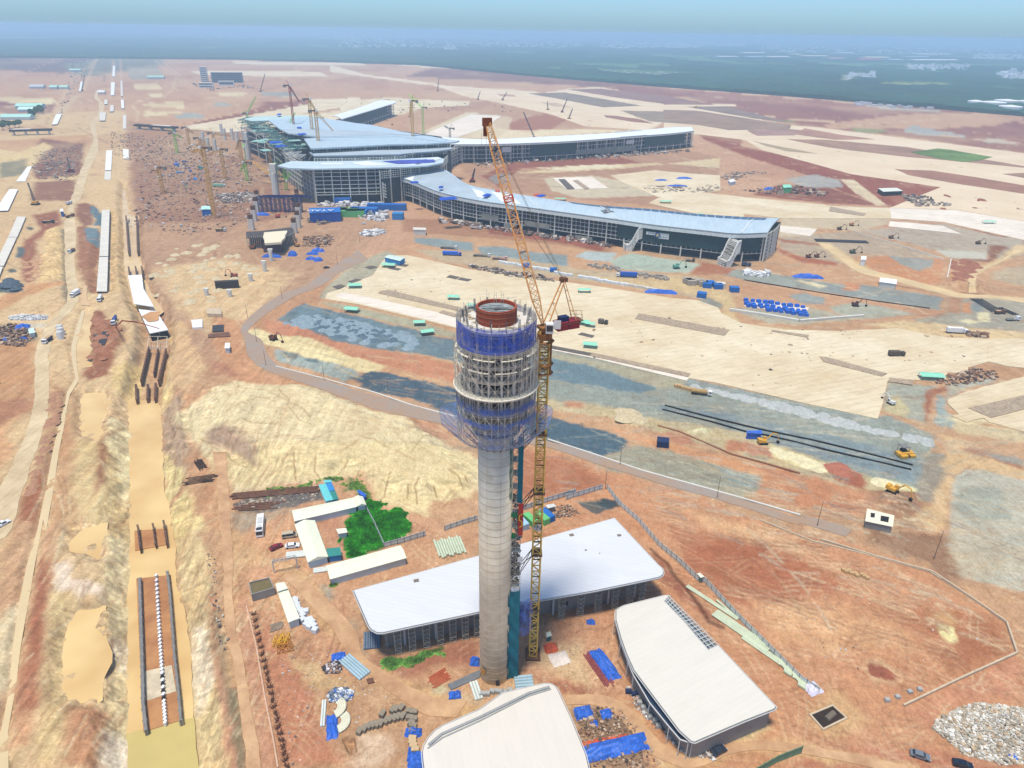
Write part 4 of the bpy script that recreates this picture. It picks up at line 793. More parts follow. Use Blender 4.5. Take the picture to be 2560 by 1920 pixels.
for i in range(16):
 t=2*math.pi*(i+.5)/16;b=MB()
 for z0,z1,r_ in((82.6,86,6.2),(86.2,90,6.7),(90.3,93.6,6.9),(93.8,96.7,6.7),(97,99.9,6.6),(100.3,104.6,6.8)):b.bar((r_*math.cos(t),r_*math.sin(t),z0),(r_*math.cos(t),r_*math.sin(t),z1),.3,6)
 b.build('column',m_slabw,ct)
b=MB();b.ring(0,0,90.2,90.45,7.9,9.5,44);b.build('catwalk',mat('catwalk_board',(232,226,208),var=.1),ct)
for r_,z in((8.9,99.2),(9.0,96.4)):
 for i in range(44):
  if(i*7+int(z))%5==0:continue
  b=MB()
  t0,t1=2*math.pi*i/44,2*math.pi*(i+.92)/44
  b.quad((r_*math.cos(t0),r_*math.sin(t0),z),(r_*math.cos(t1),r_*math.sin(t1),z),((r_-.7)*math.cos(t1),(r_-.7)*math.sin(t1),z),((r_-.7)*math.cos(t0),(r_-.7)*math.sin(t0),z))
  b.build('scaffold_board',MATS['catwalk_board'],ct)
def ringscaf(z0,z1,r_in,r_out,n,dz,rr=.06):
 b=MB();k=int(round((z1-z0)/dz))
 for r_ in(r_in,r_out):
  for i in range(n):
   t=2*math.pi*i/n;c,s_=math.cos(t)*r_,math.sin(t)*r_;b.bar((c,s_,z0),(c,s_,z1+rnd.uniform(0,1.3)),rr,3)
   t2=2*math.pi*(i+1)/n;c2,s2=math.cos(t2)*r_,math.sin(t2)*r_
   for j in range(k+1):b.bar((c,s_,z0+j*dz),(c2,s2,z0+j*dz),rr*.8,3)
   if r_==r_out:
    for j in range(k):
     if(i+j)%2:b.bar((c,s_,z0+j*dz),(c2,s2,z0+(j+1)*dz),rr*.7,3)
     else:b.bar((c2,s2,z0+j*dz),(c,s_,z0+(j+1)*dz),rr*.7,3)
 return b
ringscaf(100.4,106.3,8.0,8.5,34,1.9).build('upper_scaffold',m_scaf,ct)
ringscaf(90.4,100.4,8.5,9.2,40,1.9).build('middle_scaffold',m_scaf,ct)
ringscaf(78.2,90.0,8.1,8.8,38,1.9).build('lower_scaffold',m_scaf,ct)
b=MB();b.cyl(0,0,100.6,106.1,8.58,60,cap=False);b.build('upper_net',m_bnet,ct)
b=MB()
for z0,z1 in((86.0,88.6),(83.0,84.6)):b.cyl(0,0,z0,z1,8.9,60,cap=False)
b.cyl(0,0,78.3,83.0,8.85,60,cap=False);b.build('lower_net',netmat('thin_blue_net',(96,134,200),.14),ct)
b=MB()
for z0,z1 in((86.6,88.0),(83.2,84.4)):b.cyl(0,0,z0,z1,8.95,60,cap=False)
b.build('net_band',m_bnet3,ct)
b=MB();n=72;rim=[]
for i in range(n+1):
 t=2*math.pi*i/n;f=.5+.5*math.cos(2*t);ro=11.6+1.2*f+.25*math.sin(9*t);zo=80.6+1.9*f+.3*math.sin(7*t)
 rim.append(((8.3*math.cos(t),8.3*math.sin(t),77.6),(10.0*math.cos(t),10.0*math.sin(t),78.6+.6*f),(ro*math.cos(t),ro*math.sin(t),zo)))
for i in range(n):
 a,c=rim[i],rim[i+1]
 b.quad(a[0],c[0],c[1],a[1]);b.quad(a[1],c[1],c[2],a[2])
b.build('catch_net',m_bnet2,ct)
b=MB()
for i in range(0,n,2):b.bar(rim[i][0],rim[i][2],.05,3)
for i in range(n):b.bar(rim[i][2],rim[i+1][2],.06,3);b.bar(rim[i][1],rim[i+1][1],.04,3)
b.build('net_frame',m_steelg,ct)
b=MB()
for i in range(18):t=2*math.pi*(i+.3)/18;b.bar((RS*math.cos(t),RS*math.sin(t),74.6),(7.4*math.cos(t),7.4*math.sin(t),78.4),.13,4)
b.build('bracket',m_rust,ct)
b=MB();b.ring(0,0,105.0,108.3,3.95,4.25,64);b.build('formwork_ring',m_formr,ct)
b=MB()
for z in(105.7,106.8,107.9):b.ring(0,0,z,z+.1,4.25,4.36,64)
for i in range(40):t=2*math.pi*i/40;b.bar((4.32*math.cos(t),4.32*math.sin(t),105),(4.32*math.cos(t),4.32*math.sin(t),108.4),.035,3)
b.build('formwork_strap',mat('strap_steel',(150,104,80),var=.2),ct)
b=MB();b.cyl(0,0,107.0,107.5,3.95,40);b.build('top_slab',mat('sheeted_slab',(150,160,162),var=.25,scale=.7),ct)
b=MB()
for i in range(9):t=rnd.uniform(0,6.28);q=rnd.uniform(-2.6,2.6);b.bar((math.cos(t)*3.6,q,107.55),(-math.cos(t)*3.2,q+rnd.uniform(-1,1),107.6),.05,3)
b.box(.2,-.3,107.5,1.3,.9,.08,.5);b.build('roof_timber',m_dark,ct)
for i in range(14):
 t=2*math.pi*(i+.2)/14;b=MB();c,s_=math.cos(t),math.sin(t);hh=rnd.uniform(2.2,3.0)
 for dx,dy in((-.16,-.16),(.16,-.16),(.16,.16),(-.16,.16),(0,.2),(0,-.2)):b.bar((6.8*c+dx,6.8*s_+dy,104.9),(7.0*c+dx+.2*c,7.0*s_+dy+.2*s_,104.9+hh),.05,3)
 b.build('column_starter',m_steelg,ct)
b=MB()
for i in range(26):
 t=rnd.uniform(0,6.28);r_=rnd.uniform(4.8,7);b.box(r_*math.cos(t),r_*math.sin(t),104.9,rnd.uniform(.4,1.6),rnd.uniform(.15,.5),rnd.uniform(.05,.4),rnd.uniform(0,3))
b.build('deck_materials',mat('timber_pale',(196,180,150),var=.3),ct)
b=MB()
for x in(-2.2,-.6,.9):
 b.bar((x,3.6,107.4),(x,3.6,110.4),.04,3);b.bar((x+.5,3.6,107.4),(x+.5,3.6,110),.04,3)
 for z in(108.4,109.4):b.bar((x,3.6,z),(x+.5,3.6,z),.04,3)
b.bar((-2.2,3.6,107.6),(4.3,5.2,108.5),.05,3);b.build('guard_rail',m_scaf,ct)
def flank(z0,z1,x0,x1,y0,y1):
 b=MB();k=int((z1-z0)/1.9)
 for x in(x0,(x0+x1)/2,x1):
  for y in(y0,y1):b.bar((x,y,z0),(x,y,z1),.05,3)
 for j in range(k):
  z=z0+j*1.9
  for y in(y0,y1):b.bar((x0,y,z),(x1,y,z),.04,3);b.bar((x0,y,z),(x1,y,z+1.9),.035,3);b.bar((x1,y,z),(x0,y,z+1.9),.035,3)
  for x in(x0,x1):b.bar((x,y0,z),(x,y1,z),.04,3);b.bar((x,y0,z),(x,y1,z+1.9),.035,3)
  if j%2:b.box((x0+x1)/2,(y0+y1)/2,z,x1-x0,(y1-y0)*.8,.06)
 return b
flank(0,78,3.9,6.2,-1.6,1.6).build('service_scaffold',m_scaf,ct)
b=MB()
for k in range(120):
 z=rnd.uniform(32,60);b.box(rnd.uniform(4.1,6.1),rnd.uniform(-1.5,1.3),z,rnd.uniform(.3,1.4),rnd.uniform(.2,.8),rnd.uniform(.1,.7),rnd.uniform(0,3))
b.build('stacked_material',mat('mixed_planks',(116,108,98),var=.5,scale=2.),ct)['kind']='stuff'
def side(pts_):
 o=[]
 for i in range(len(pts_)-1):
  a=Vector(pts_[i]);c=Vector(pts_[i+1]);k=max(1,int((c-a).length/.4))
  for j in range(k):o.append(a+(c-a)*j/k)
 o.append(Vector(pts_[-1]));return o
def drape2(path,z0,z1,n,amp=.12):
 P2=side(path);b=MB();rows=[]
 for j in range(n+1):
  z=z0+(z1-z0)*j/n;rows.append([(p.x+amp*math.sin(z*.9+i*1.3)*.6,p.y-amp*math.cos(z*1.1+i*.9),z)for i,p in enumerate(P2)])
 for j in range(n):
  for i in range(len(P2)-1):b.quad(rows[j][i],rows[j][i+1],rows[j+1][i+1],rows[j+1][i])
 return b
drape2([(3.4,-2.5),(3.7,-1.9),(6.4,-1.75),(6.4,1.7)],.2,31.5,40).build('teal_sheeting',m_teal,ct)
drape2([(5.2,-1.75),(6.4,-1.75),(6.4,1.7)],59,77.5,26).build('upper_teal_sheeting',m_teal,ct)
drape2([(3.3,-2.6),(3.9,-2.0)],60,77.5,20).build('green_sheeting',netmat('green_sheet_net',(36,112,100),.7),ct)
drape2([(3.9,-1.9),(4.9,-2.1)],48.5,50.5,3,.2).build('green_rag',m_grn,ct);drape2([(3.8,-1.9),(5.3,-2.0)],55,56.5,3,.2).build('green_rag',m_grn,ct)
bn=drape2([(5.5,-1.95),(6.75,-1.8)],49.5,59.0,10,.06).build('banner',mat('red_banner',(196,58,40),var=.08),ct)
b=MB()
for q in(((5.75,55.6),(6.5,56.2)),((5.75,55.6),(5.8,54.3)),((5.8,54.3),(6.45,53.9)),((6.45,53.9),(6.5,52.6)),((6.5,52.6),(5.85,52.2))):(x0,z0),(x1,z1)=q;b.bar((x0,-2.14,z0),(x1,-2.14,z1),.14,4)
b.build('banner_figure',mat('banner_yellow',(236,190,50),var=.05),bn)
b=MB();b.box(6.5,-1.9,34.5,.1,1.4,7.2);b.box(6.2,-2.2,41.5,1.3,.1,1.6,.3);b.build('white_sheet',mat('white_sheet',(226,226,222),var=.1),ct)
b=MB();b.ring(0,0,60,60.01,.1,.11,4)
drape2([(6.4,-.8),(8.2,-.6),(9.4,.2),(9.9,1.6)],15,27.5,14,.25).build('hanging_blue_net',m_bnet3,ct)
m_yel=mat('crane_yellow',(255,206,92),rough=.55,var=.22,scale=.5);m_yr=mat('crane_orange_rust',(240,178,108),rough=.6,var=.25,scale=.4)
cb=g('J',674,1440);CX,CY=cb.x,cb.y
tc_=E('tower_crane',(CX,CY,0),'yellow luffing tower crane with raised rusty boom tied to the control tower','tower crane')
for k in range(17):
 b=MB();b.lattice((0,0,.8+k*5.85),(0,0,.8+(k+1)*5.85),2.1,1.95,.2,hv=(1,0,0),n=4);b.build('mast_section',m_yel,tc_)
b=MB();b.box(0,0,0,4.2,4.2,.7)
for sx,sy in((-1,-1),(1,-1),(1,1),(-1,1)):b.bar((sx*2,sy*2,.6),(sx,sy,3.2),.14,4)
b.build('base_frame',m_rust,tc_)
MZ=100.3
b=MB();b.lattice((0,0,MZ-10.5),(0,0,MZ-2.0),3.1,2.1,.12,hv=(1,0,0),n=4)
for z in(MZ-10.5,MZ-8.2,MZ-2.6):b.ring(0,0,z,z+.12,1.3,2.3,8)
b.build('climbing_frame',mat('crane_brown',(150,100,50),var=.25),tc_)
for z in(73.5,56.5,37.0,18.0):
 b=MB();b.box(0,0,z,2.9,2.9,.35);b.build('tie_collar',m_rust,tc_)
 b=MB();d=Vector((TX+6.2-CX,TY-CY,0))
 for sy,ey in((-1.3,-1.6),(1.3,-1.0),(-1.3,1.4),(1.3,1.9)):b.bar((-1.3,sy,z+.2),(d.x,d.y+ey,z+.2),.11,4)
 b.build('tie_bar',m_rust,tc_)
tip=g('K',185,90,0);
def at_depth(v,x,y,D):
 x0,y0,s=VW[v];px=x0+x*s;py=y0+y*s;d=fw+rt*((px-1280)/FPX)-up*((py-960)/FPX);return Vector((0,0,CAMZ))+d*D
tipw=at_depth('K',185,85,146);foot=Vector((CX-.6,CY,MZ+1.6));apex=at_depth('I',1050,62,157.0)
o0=Vector((CX,CY,0));tl,fl,al=tipw-o0,foot-o0,apex-o0
ax=(tl-fl);hd=Vector((-ax.x,-ax.y,0)).normalized()
cj=(Vector((al.x,al.y,0))*.55+Vector((1,.10,0))*.45*al.length*.1);cj=Vector((al.x+2.0,al.y*.9,0));cj.normalize();pd=Vector((-cj.y,cj.x,0))
b=MB();b.cyl(0,0,MZ-2,MZ-.6,1.7,16);b.cyl(0,0,MZ-.6,MZ+.3,1.35,16);b.box(0,0,MZ+.3,2.8,2.6,.7,math.atan2(cj.y,cj.x));b.build('slewing_unit',MATS['crane_brown'],tc_)
b=MB()
for s_ in(-1,1):b.bar(pd*s_*1.2+Vector((0,0,MZ+.9)),pd*s_*1.2+cj*8.6+Vector((0,0,MZ+1.1)),.16,4)
for k in range(5):b.bar(pd*1.2+cj*(1+k*1.8)+Vector((0,0,MZ+1)),-pd*1.2+cj*(1+k*1.8)+Vector((0,0,MZ+1)),.1,4)
b.build('counter_jib',m_rust,tc_)
for k in range(2):b=MB();c_=cj*(4.0+k*2.9);b.box(c_.x,c_.y,MZ-.4,2.7,2.6,1.9,math.atan2(cj.y,cj.x));b.build('counterweight',mat('ballast_maroon',(140,40,52),var=.12),tc_)
b=MB();c_=cj*4.6;b.box(c_.x,c_.y,MZ+1.5,2.2,1.5,1.1,math.atan2(cj.y,cj.x));b.build('winch',mat('winch_blue',(28,44,92),var=.3,scale=2),tc_)
b=MB();c_=cj*8.0;b.box(c_.x,c_.y,MZ+1.2,2.6,2.5,.1,math.atan2(cj.y,cj.x))
for dx in(-1.3,0,1.3):
 for dy in(-1.2,1.2):b.bar((c_.x+dx,c_.y+dy,MZ+1.2),(c_.x+dx,c_.y+dy,MZ+3),.05,3)
for z in(MZ+2.1,MZ+3):
 for dy in(-1.2,1.2):b.bar((c_.x-1.3,c_.y+dy,z),(c_.x+1.3,c_.y+dy,z),.05,3)
b.build('machinery_deck',m_rust,tc_)
b=MB();b.box(.9,-1.9,MZ+.2,1.7,1.7,2.2);cb_=b.build('cab',mat('cab_white',(232,232,228),var=.05),tc_)
b=MB();b.box(.9,-2.78,MZ+.8,1.4,.06,1.3);b.box(.02,-1.9,MZ+.8,.06,1.3,1.3);b.build('cab_window',mat('dark_glass',(40,50,58),rough=.15,var=.05,spec=.6),cb_)
b=MB();b.box(2.6,-1.6,MZ+.9,1.6,.15,2.0);b.build('side_panel',MATS['cab_white'],tc_)
b=MB();base=[pd*1.1+Vector((0,0,MZ+1)),-pd*1.1+Vector((0,0,MZ+1)),pd*1.1+cj*7.6+Vector((0,0,MZ+1)),-pd*1.1+cj*7.6+Vector((0,0,MZ+1))]
tops=[al+pd*.5,al-pd*.5]
for k,q in enumerate(base):b.bar(q,tops[k%2],.17 if k<2 else.12,4)
for t in(.25,.5,.75):b.bar(base[0].lerp(tops[0],t),base[1].lerp(tops[1],t),.09,4);b.bar(base[2].lerp(tops[0],t),base[3].lerp(tops[1],t),.08,4)
b.bar(base[0].lerp(tops[0],.5),cj*4+Vector((0,0,MZ+1)),.08,4);b.build('apex_frame',m_yr,tc_)
b=MB();b.box(al.x,al.y,al.z-.4,1.5,1.3,.9,.4);b.build('apex_head',m_rust,tc_)
d_=(tl-fl).normalized();hv=Vector((0,1,0)).cross(d_).normalized();segs=8
for k in range(segs):
 p,q=fl.lerp(tl,k/segs),fl.lerp(tl,(k+1)/segs);w0=.5 if k==0 else 1.75;w1=.9 if k==segs-1 else 1.75
 b=MB();b.lattice(p,q,w0,1.75,.125,w1,hv=hv,n=4);b.build('boom_section',m_yr,tc_)
b=MB();b.box(tl.x-.2,tl.y,tl.z-.6,1.9,1.2,1.6,.2);b.box(tl.x-.6,tl.y,tl.z-2.6,.8,.6,2.2);b.build('boom_head',mat('rust_dark',(132,72,36),var=.3),tc_)
b=MB()
for s_ in(-.4,.4):b.bar(al+pd*s_,fl.lerp(tl,.97)+pd*s_,.045,3);b.bar(al+pd*s_*.6,fl.lerp(tl,.55)+pd*s_*.5+cj*1.5,.03,3)
for s_ in(-.5,.5):b.bar(tl+Vector((s_-.9,0,-2)),tl+Vector((s_-.9,0,-9)),.03,3)
b.build('pendant_rope',mat('wire_rope',(92,80,66),var=.1),tc_)
b=MB();p=fl.lerp(tl,.645);b.lattice(p-d_*.8,p+d_*.5,1.9,.7,.1,hv=hv,n=4);b.build('warning_band',mat('band_red',(214,70,44),var=.1),tc_)
b=MB();b.box(.35,-1.25,45.2,1.15,.08,2.2);b.box(-.75,-1.25,45.6,.9,.08,1.3);sg=b.build('sign',mat('sign_white',(222,222,214),var=.06),tc_)
def text(s_,size,loc,rot,m,parent=None,name='lettering',ext=.02):
 cu=bpy.data.curves.new(name,'FONT');cu.body=s_;cu.size=size;cu.extrude=ext;cu.align_x='CENTER';cu.align_y='CENTER';cu.resolution_u=2
 o=bpy.data.objects.new(name+'_c',cu);COL.objects.link(o);bpy.context.view_layer.update()
 me=bpy.data.meshes.new_from_object(o.evaluated_get(bpy.context.evaluated_depsgraph_get()));bpy.data.objects.remove(o)
 me.materials.clear();me.materials.append(m);o=bpy.data.objects.new(name,me);COL.objects.link(o);o.location=loc;o.rotation_euler=rot
 if parent:o.parent=parent
 return o
m_ink=mat('ink_grey',(88,84,80),var=.05)
text('N',2.0,(.35,-1.33,46.3),(R(90),0,0),m_ink,sg);text('T',1.1,(-.75,-1.33,46.3),(R(90),0,0),m_ink,sg)
m_roofw=ribmat('white_standing_seam',(222,223,224),1.5,R(104),var=.03,depth=.8,dark=.8);m_fasc=mat('fascia_grey',(128,132,132),var=.12);m_wallg=mat('precast_grey',(150,146,138),var=.18,scale=.2)
m_gut=mat('gutter_pale',(206,206,202),var=.06)
m_roofb=ribmat('white_standing_seam_b',(226,220,206),1.5,R(58),var=.03,depth=.6,dark=.85);m_roofc=ribmat('white_standing_seam_c',(226,218,204),1.5,R(-15),var=.03,depth=.5,dark=.88)
def cen(poly):return Vector((sum(p[0]for p in poly)/len(poly),sum(p[1]for p in poly)/len(poly),0))
def hall(label,roofpts,h,th,ins,m_r,wallpoly=None):
 c=cen(roofpts);e=E('hall',(c.x,c.y,0),label,'hall');q=[Vector((p.x-c.x,p.y-c.y))for p in roofpts]
 b=MB();b.prism(q,h-.25,h);b.build('roof',m_r,e)
 b=MB();b.prism(inset(q,-.12),h-th,h-.26);b.build('fascia',m_fasc,e)
 b=MB();q2=inset(q,-.35);n=len(q2)
 for i in range(n):b.bar((q2[i].x,q2[i].y,h-.3),(q2[(i+1)%n].x,q2[(i+1)%n].y,h-.3),.14,4)
 b.build('gutter',m_gut,e)
 wq=wallpoly and[Vector((p.x-c.x,p.y-c.y))for p in wallpoly]or inset(q,ins)
 b=MB();b.prism(wq,0,h-th-.02,cap=False);b.build('wall',m_wallg,e)
 return e,c,q,wq
h1=pts('L','1040,985 P:832,113 P:1105,405 P:1128,425 P:1134,445 P:1128,462 P:1108,474 P:1075,482 P:700,560 P:230,640 L:1255,1298 L:1215,1296 L:1175,1275 L:1155,1250',11)
w1_=pts('L','1065,1000 P:825,140 P:1080,420 P:1075,450 P:240,610 L:1240,1270 L:1180,1260',11)
e,c,q,wq=hall('large white ribbed roof hall on grey walls behind the control tower',h1,11.0,.9,5,m_roofw)
e.name='hall'
fa,fb=g('P',1060,482,11)-c,g('L',1255,1290,11)-c;fa.z=fb.z=0
dn=(fb-fa).normalized();inn=Vector((-dn.y,dn.x,0));inn=inn if inn.dot(-fa)>0 else-inn
for k in range(9):
 p=fa.lerp(fb,(k+.3)/9)+inn*4.0;b=MB();b.box(p.x,p.y,0,.6,.6,10);b.build('column',m_gut,e)
for i,t in enumerate((.02,.07,.13,.20,.27,.345,.62,.665,.71,.755,.80,.85,.90,.95)):
 p=fa.lerp(fb,t)+inn*1.6;s_=E('scaffold_tower',(c.x+p.x,c.y+p.y,0),['grey scaffold tower propping the %s of the big hall eave'][0]%(('right end','right part')[i>2]if t<.5 else('middle','left part','left end')[min(2,int((t-.6)/.13))]),'scaffold tower','scaffold towers under the big hall eave')
 b=MB()
 for dx,dy in((-.9,-.5),(.9,-.5),(.9,.5),(-.9,.5)):b.bar((dx,dy,0),(dx,dy,10.1),.06,3)
 b.build('standards',m_scaf,s_)
 b=MB()
 for j in range(6):
  z=.3+j*1.7
  for dy in(-.5,.5):b.bar((-.9,dy,z),(.9,dy,z),.05,3);b.bar((-.9,dy,z),(.9,dy,z+1.5),.05,3)
  for dx in(-.9,.9):b.bar((dx,-.5,z),(dx,.5,z),.05,3)
 b.build('ledgers',m_scaf,s_)
 for j in range(1,5):
  b=MB();b.box(0,0,.3+j*1.7,1.7,.9,.07);b.build('deck_board',mat('board_tan',(170,150,122),var=.2),s_)
 s_.rotation_euler.z=math.atan2(dn.y,dn.x)
b=MB()
for t in(.30,.12,.5):p=fa.lerp(fb,t)+inn*4.9;b.box(p.x,p.y,1.8,6,.25,1.6,math.atan2(dn.y,dn.x))
b.build('window_band',mat('dark_glass',(40,50,58)),e)
b=MB()
for v,x,y,s_ in(('P',567,217,1.5),('P',862,219,1.3),('L',1510,910,1.6),('P',655,311,.7),('P',740,330,.4)):p=g(v,x,y,11)-c;b.box(p.x,p.y,11.0,s_,s_*.8,.1,.3)
b.build('roof_hatch',mat('hatch_brown',(128,116,104),var=.2),e)
h2=pts('P','845,682 870,665 893,654 1140,592 1168,592 1140,628 1262,752 1412,932 1476,902 R:130,728 R:515,1136 R:505,1150 R:300,1230 R:0,1358 P:1330,1494 P:1310,1490 P:1238,1425 P:1100,1243 P:957,1052 P:915,960 P:875,850 P:845,740',7.5)
e2,c2,q2,wq2=hall('white roofed hall with a lattice skylight strip, right of the crane foot',h2,7.5,.7,4.5,m_roofb,pts('P','870,705 1130,620 1390,960 R:120,760 R:485,1140 R:10,1335 P:1320,1470 P:1100,1230 P:960,1040 P:900,850',7.5))
lo_=pts('P','1168,592 1478,900 1412,932 1262,752 1140,628',7.3);ll=[Vector((p.x-c2.x,p.y-c2.y))for p in lo_]
b=MB();b.prism(ll,6.4,6.6);b.build('skylight_bed',m_fasc,e2)
b=MB()
for k in range(17):
 t=k/16;a=ll[0].lerp(ll[1],t);d=(ll[4].lerp(ll[3],t*2)if t<.5 else ll[3].lerp(ll[2],t*2-1));b.bar((a.x,a.y,7.3),(d.x,d.y,7.3),.16,4)
for t in(.0,.35,.7,1.):b.bar(tuple(ll[0].lerp(ll[4],t))+(7.3,),tuple(ll[1].lerp(ll[2],t))+(7.3,),.14,4)
b.build('skylight_frame',mat('frame_pale',(196,200,196),var=.1),e2)
gz=pts('P','925,985 945,1000 970,1050 1110,1245 1250,1425 1315,1488 1290,1497 1240,1478 1170,1398 1050,1250 955,1085',5.8);gl=[Vector((p.x-c2.x,p.y-c2.y))for p in gz]
b=MB();b.prism(gl,5.5,5.8);b.build('lower_canopy',mat('navy_panel',(44,62,86),var=.12,rough=.35),e2)
b=MB();gl2=[Vector((p.x-c2.x,p.y-c2.y))for p in pts('P','835,700 835,740 870,880 915,1000 950,1085 1050,1255 1170,1403 1238,1482 1290,1500 1315,1494',6.2)]
for i in range(len(gl2)-1):b.bar(tuple(gl2[i])+(6.2,),tuple(gl2[i+1])+(6.2,),.2,5)
for i in range(1,len(gl2)):b.bar(tuple(gl2[i])+(0,),tuple(gl2[i])+(6.2,),.14,5)
b.build('canopy_rail',m_gut,e2)
h3=pts('O','1700,1548 1690,1470 1685,1400 1700,1340 1740,1270 1800,1205 1870,1160 2212,1010 P:140,1197 P:300,1158 P:400,1138 P:440,1140 P:468,1158 P:482,1182 P:560,1350 P:650,1572 P:680,1700 P:700,1800 P:-300,1850',8.0)
e3,c3,q3,wq3=hall('white curved roof hall cut by the bottom edge of the picture',h3,8.0,.8,2.2,m_roofc)
b=MB()
for s_,w_ in((('O','1740,1340 1860,1240 2212,1085 P:300,1200 P:430,1160'),.9),(('O','1730,1370 1870,1270 2212,1115 P:300,1215 P:440,1172'),.5)):
 q_=[p-c3 for p in pts(s_[0],s_[1],8.0)]
 for i in range(len(q_)-1):b.bar((q_[i].x,q_[i].y,8.02),(q_[i+1].x,q_[i+1].y,8.02),w_*.5,4)
b.build('roof_channel',mat('channel_grey',(158,160,158),var=.1),e3)
m_rfb=ribmat('terminal_roof',(190,208,216),3.0,R(8),var=.08,depth=.35,dark=.85,rough=.4);m_rfw=mat('terminal_membrane',(232,236,236),var=.04);m_rfg=mat('terminal_deck',(176,190,198),var=.12,scale=.05)
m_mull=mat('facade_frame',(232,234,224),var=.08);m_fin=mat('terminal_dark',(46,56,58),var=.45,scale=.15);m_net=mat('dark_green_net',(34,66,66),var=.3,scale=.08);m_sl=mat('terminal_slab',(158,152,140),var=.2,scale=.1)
m_col=mat('terminal_column',(226,224,212),var=.1);m_gfr=mat('green_frame',(104,150,140),var=.2,scale=.05)
tr_=E('terminal_building',tuple(g('E',1200,700)),'huge airport terminal under construction with pale blue metal roofs and open floors','terminal');TO=Vector(tr_.location)
def loc_(p):return Vector((p.x-TO.x,p.y-TO.y))
def loft(name,pairs,zf,zb,bulge,m,th=1.2,nseg=8,label=None,sub=6):
 F_=[Vector((*loc_(g(*a,zf)),zf))for a,c in pairs];B_=[Vector((*loc_(g(*c,zb)),zb))for a,c in pairs]
 def cr(P_):
  o=[];n=len(P_)
  for i in range(n-1):
   p0=P_[max(0,i-1)];p1=P_[i];p2=P_[i+1];p3=P_[min(n-1,i+2)]
   for k in range(sub):t=k/sub;o.append(.5*((2*p1)+(p2-p0)*t+(2*p0-5*p1+4*p2-p3)*t*t+(3*p1-p0-3*p2+p3)*t**3))
  o.append(P_[-1]);return o
 F_,B_=cr(F_),cr(B_);b=MB();top=[];bot=[]
 for f,k_ in zip(F_,B_):
  a=[f.lerp(k_,s_/nseg)+Vector((0,0,bulge*math.sin(math.pi*s_/nseg)))for s_ in range(nseg+1)];top.append(a);bot.append([p-Vector((0,0,th))for p in a])
 for i in range(len(F_)-1):
  for s_ in range(nseg):
   b.quad(top[i][s_],top[i+1][s_],top[i+1][s_+1],top[i][s_+1]);b.quad(bot[i][s_],bot[i][s_+1],bot[i+1][s_+1],bot[i+1][s_])
  b.quad(bot[i][0],bot[i+1][0],top[i+1][0],top[i][0]);b.quad(top[i][-1],top[i+1][-1],bot[i+1][-1],bot[i][-1])
 for A in(0,-1):
  for s_ in range(nseg):b.quad(top[A][s_],top[A][s_+1],bot[A][s_+1],bot[A][s_])
 b.build(name,m,tr_);return F_,B_
def walk(path,step):
 o=[];acc=0.
 for i in range(len(path)-1):
  a=Vector(path[i][:2]);c=Vector(path[i+1][:2]);L_=(c-a).length
  while acc<=L_:o.append((a+(c-a)*(acc/L_),math.atan2(c.y-a.y,c.x-a.x)));acc+=step
  acc-=L_
 return o
def off(path,d):
 o=[]
 for i in range(len(path)):
  a=Vector(path[max(0,i-1)][:2]);c=Vector(path[min(len(path)-1,i+1)][:2]);e_=(c-a).normalized();o.append(Vector(path[i][:2])+Vector((-e_.y,e_.x))*d)
 return o
def facade(path,z0,z1,floors,step,depth=6,lat=(),nets=(),slab=True,colz=0.,step2=None,r_=.35,far=False):
 b=MB()
 for p,a in walk(path,step):
  b.box(p.x,p.y,colz,.9,.9,z1-colz,a)
  if not far:b.build('facade_column',m_col,tr_);b=MB()
 if far:b.build('facade_columns',m_col,tr_)['kind']='stuff'
 b=MB();nz_=len(floors)
 for p,a in walk(path,step2 or step/3):b.bar((p.x,p.y,z0),(p.x,p.y,z1),r_*.55,4)
 for z in floors:
  for i in range(len(path)-1):b.bar((path[i][0],path[i][1],z),(path[i+1][0],path[i+1][1],z),r_*.7,4)
 b.build('facade_frame',m_mull,tr_)
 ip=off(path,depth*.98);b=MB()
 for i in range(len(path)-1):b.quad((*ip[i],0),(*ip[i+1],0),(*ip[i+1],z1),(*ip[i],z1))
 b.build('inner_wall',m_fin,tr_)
 if slab:
  b=MB();op=off(path,.6)
  for z in floors[::max(1,len(floors)//3)]:
   for i in range(len(path)-1):b.prism([op[i],op[i+1],ip[i+1],ip[i]],z-.4,z)
  b.build('floor_slabs',m_sl,tr_)
 for(t0,t1,a0,a1,mm)in nets:
  op=off(path,-.6);n=len(op)-1;b=MB()
  for i in range(int(t0*n),max(int(t0*n)+1,int(t1*n))):b.prism([op[i],op[i+1],off(path,-.2)[i+1],off(path,-.2)[i]],a0,a1)
  b.build('cladding_net',mm,tr_)
m_pan=mat('raw_panel',(150,150,138),var=.25,scale=.1)
pairs=[(('E',1418,652),('E',1480,634)),(('E',1640,692),('E',1690,614)),(('E',1896,790),('E',1910,604)),(('K2',316,858),('K2',210,724)),(('K2',600,897),('K2',440,776)),(('K2',1000,952),('K2',800,836)),(('K2',1400,1006),('K2',1220,892)),(('G',500,412),('G',470,268)),(('G',950,462),('G',900,312)),(('G',1250,492),('G',1380,343)),(('G',1545,484),('G',1655,352))]
F1,B1=loft('pier_roof',pairs,23.5,26,1.6,m_rfb)
n1_=len(F1);fp=off(F1,2.5)
facade([tuple(p)for p in fp],6,21.5,[6.5,9.5,13,16.5,20],16,7,nets=((.60,.995,8.5,19,m_net),(.30,.36,7,12,m_pan),(.42,.47,7,11,m_pan),(.38,.40,0,6,m_pan),(.52,.56,0,5,m_pan)),step2=4)
b=MB()
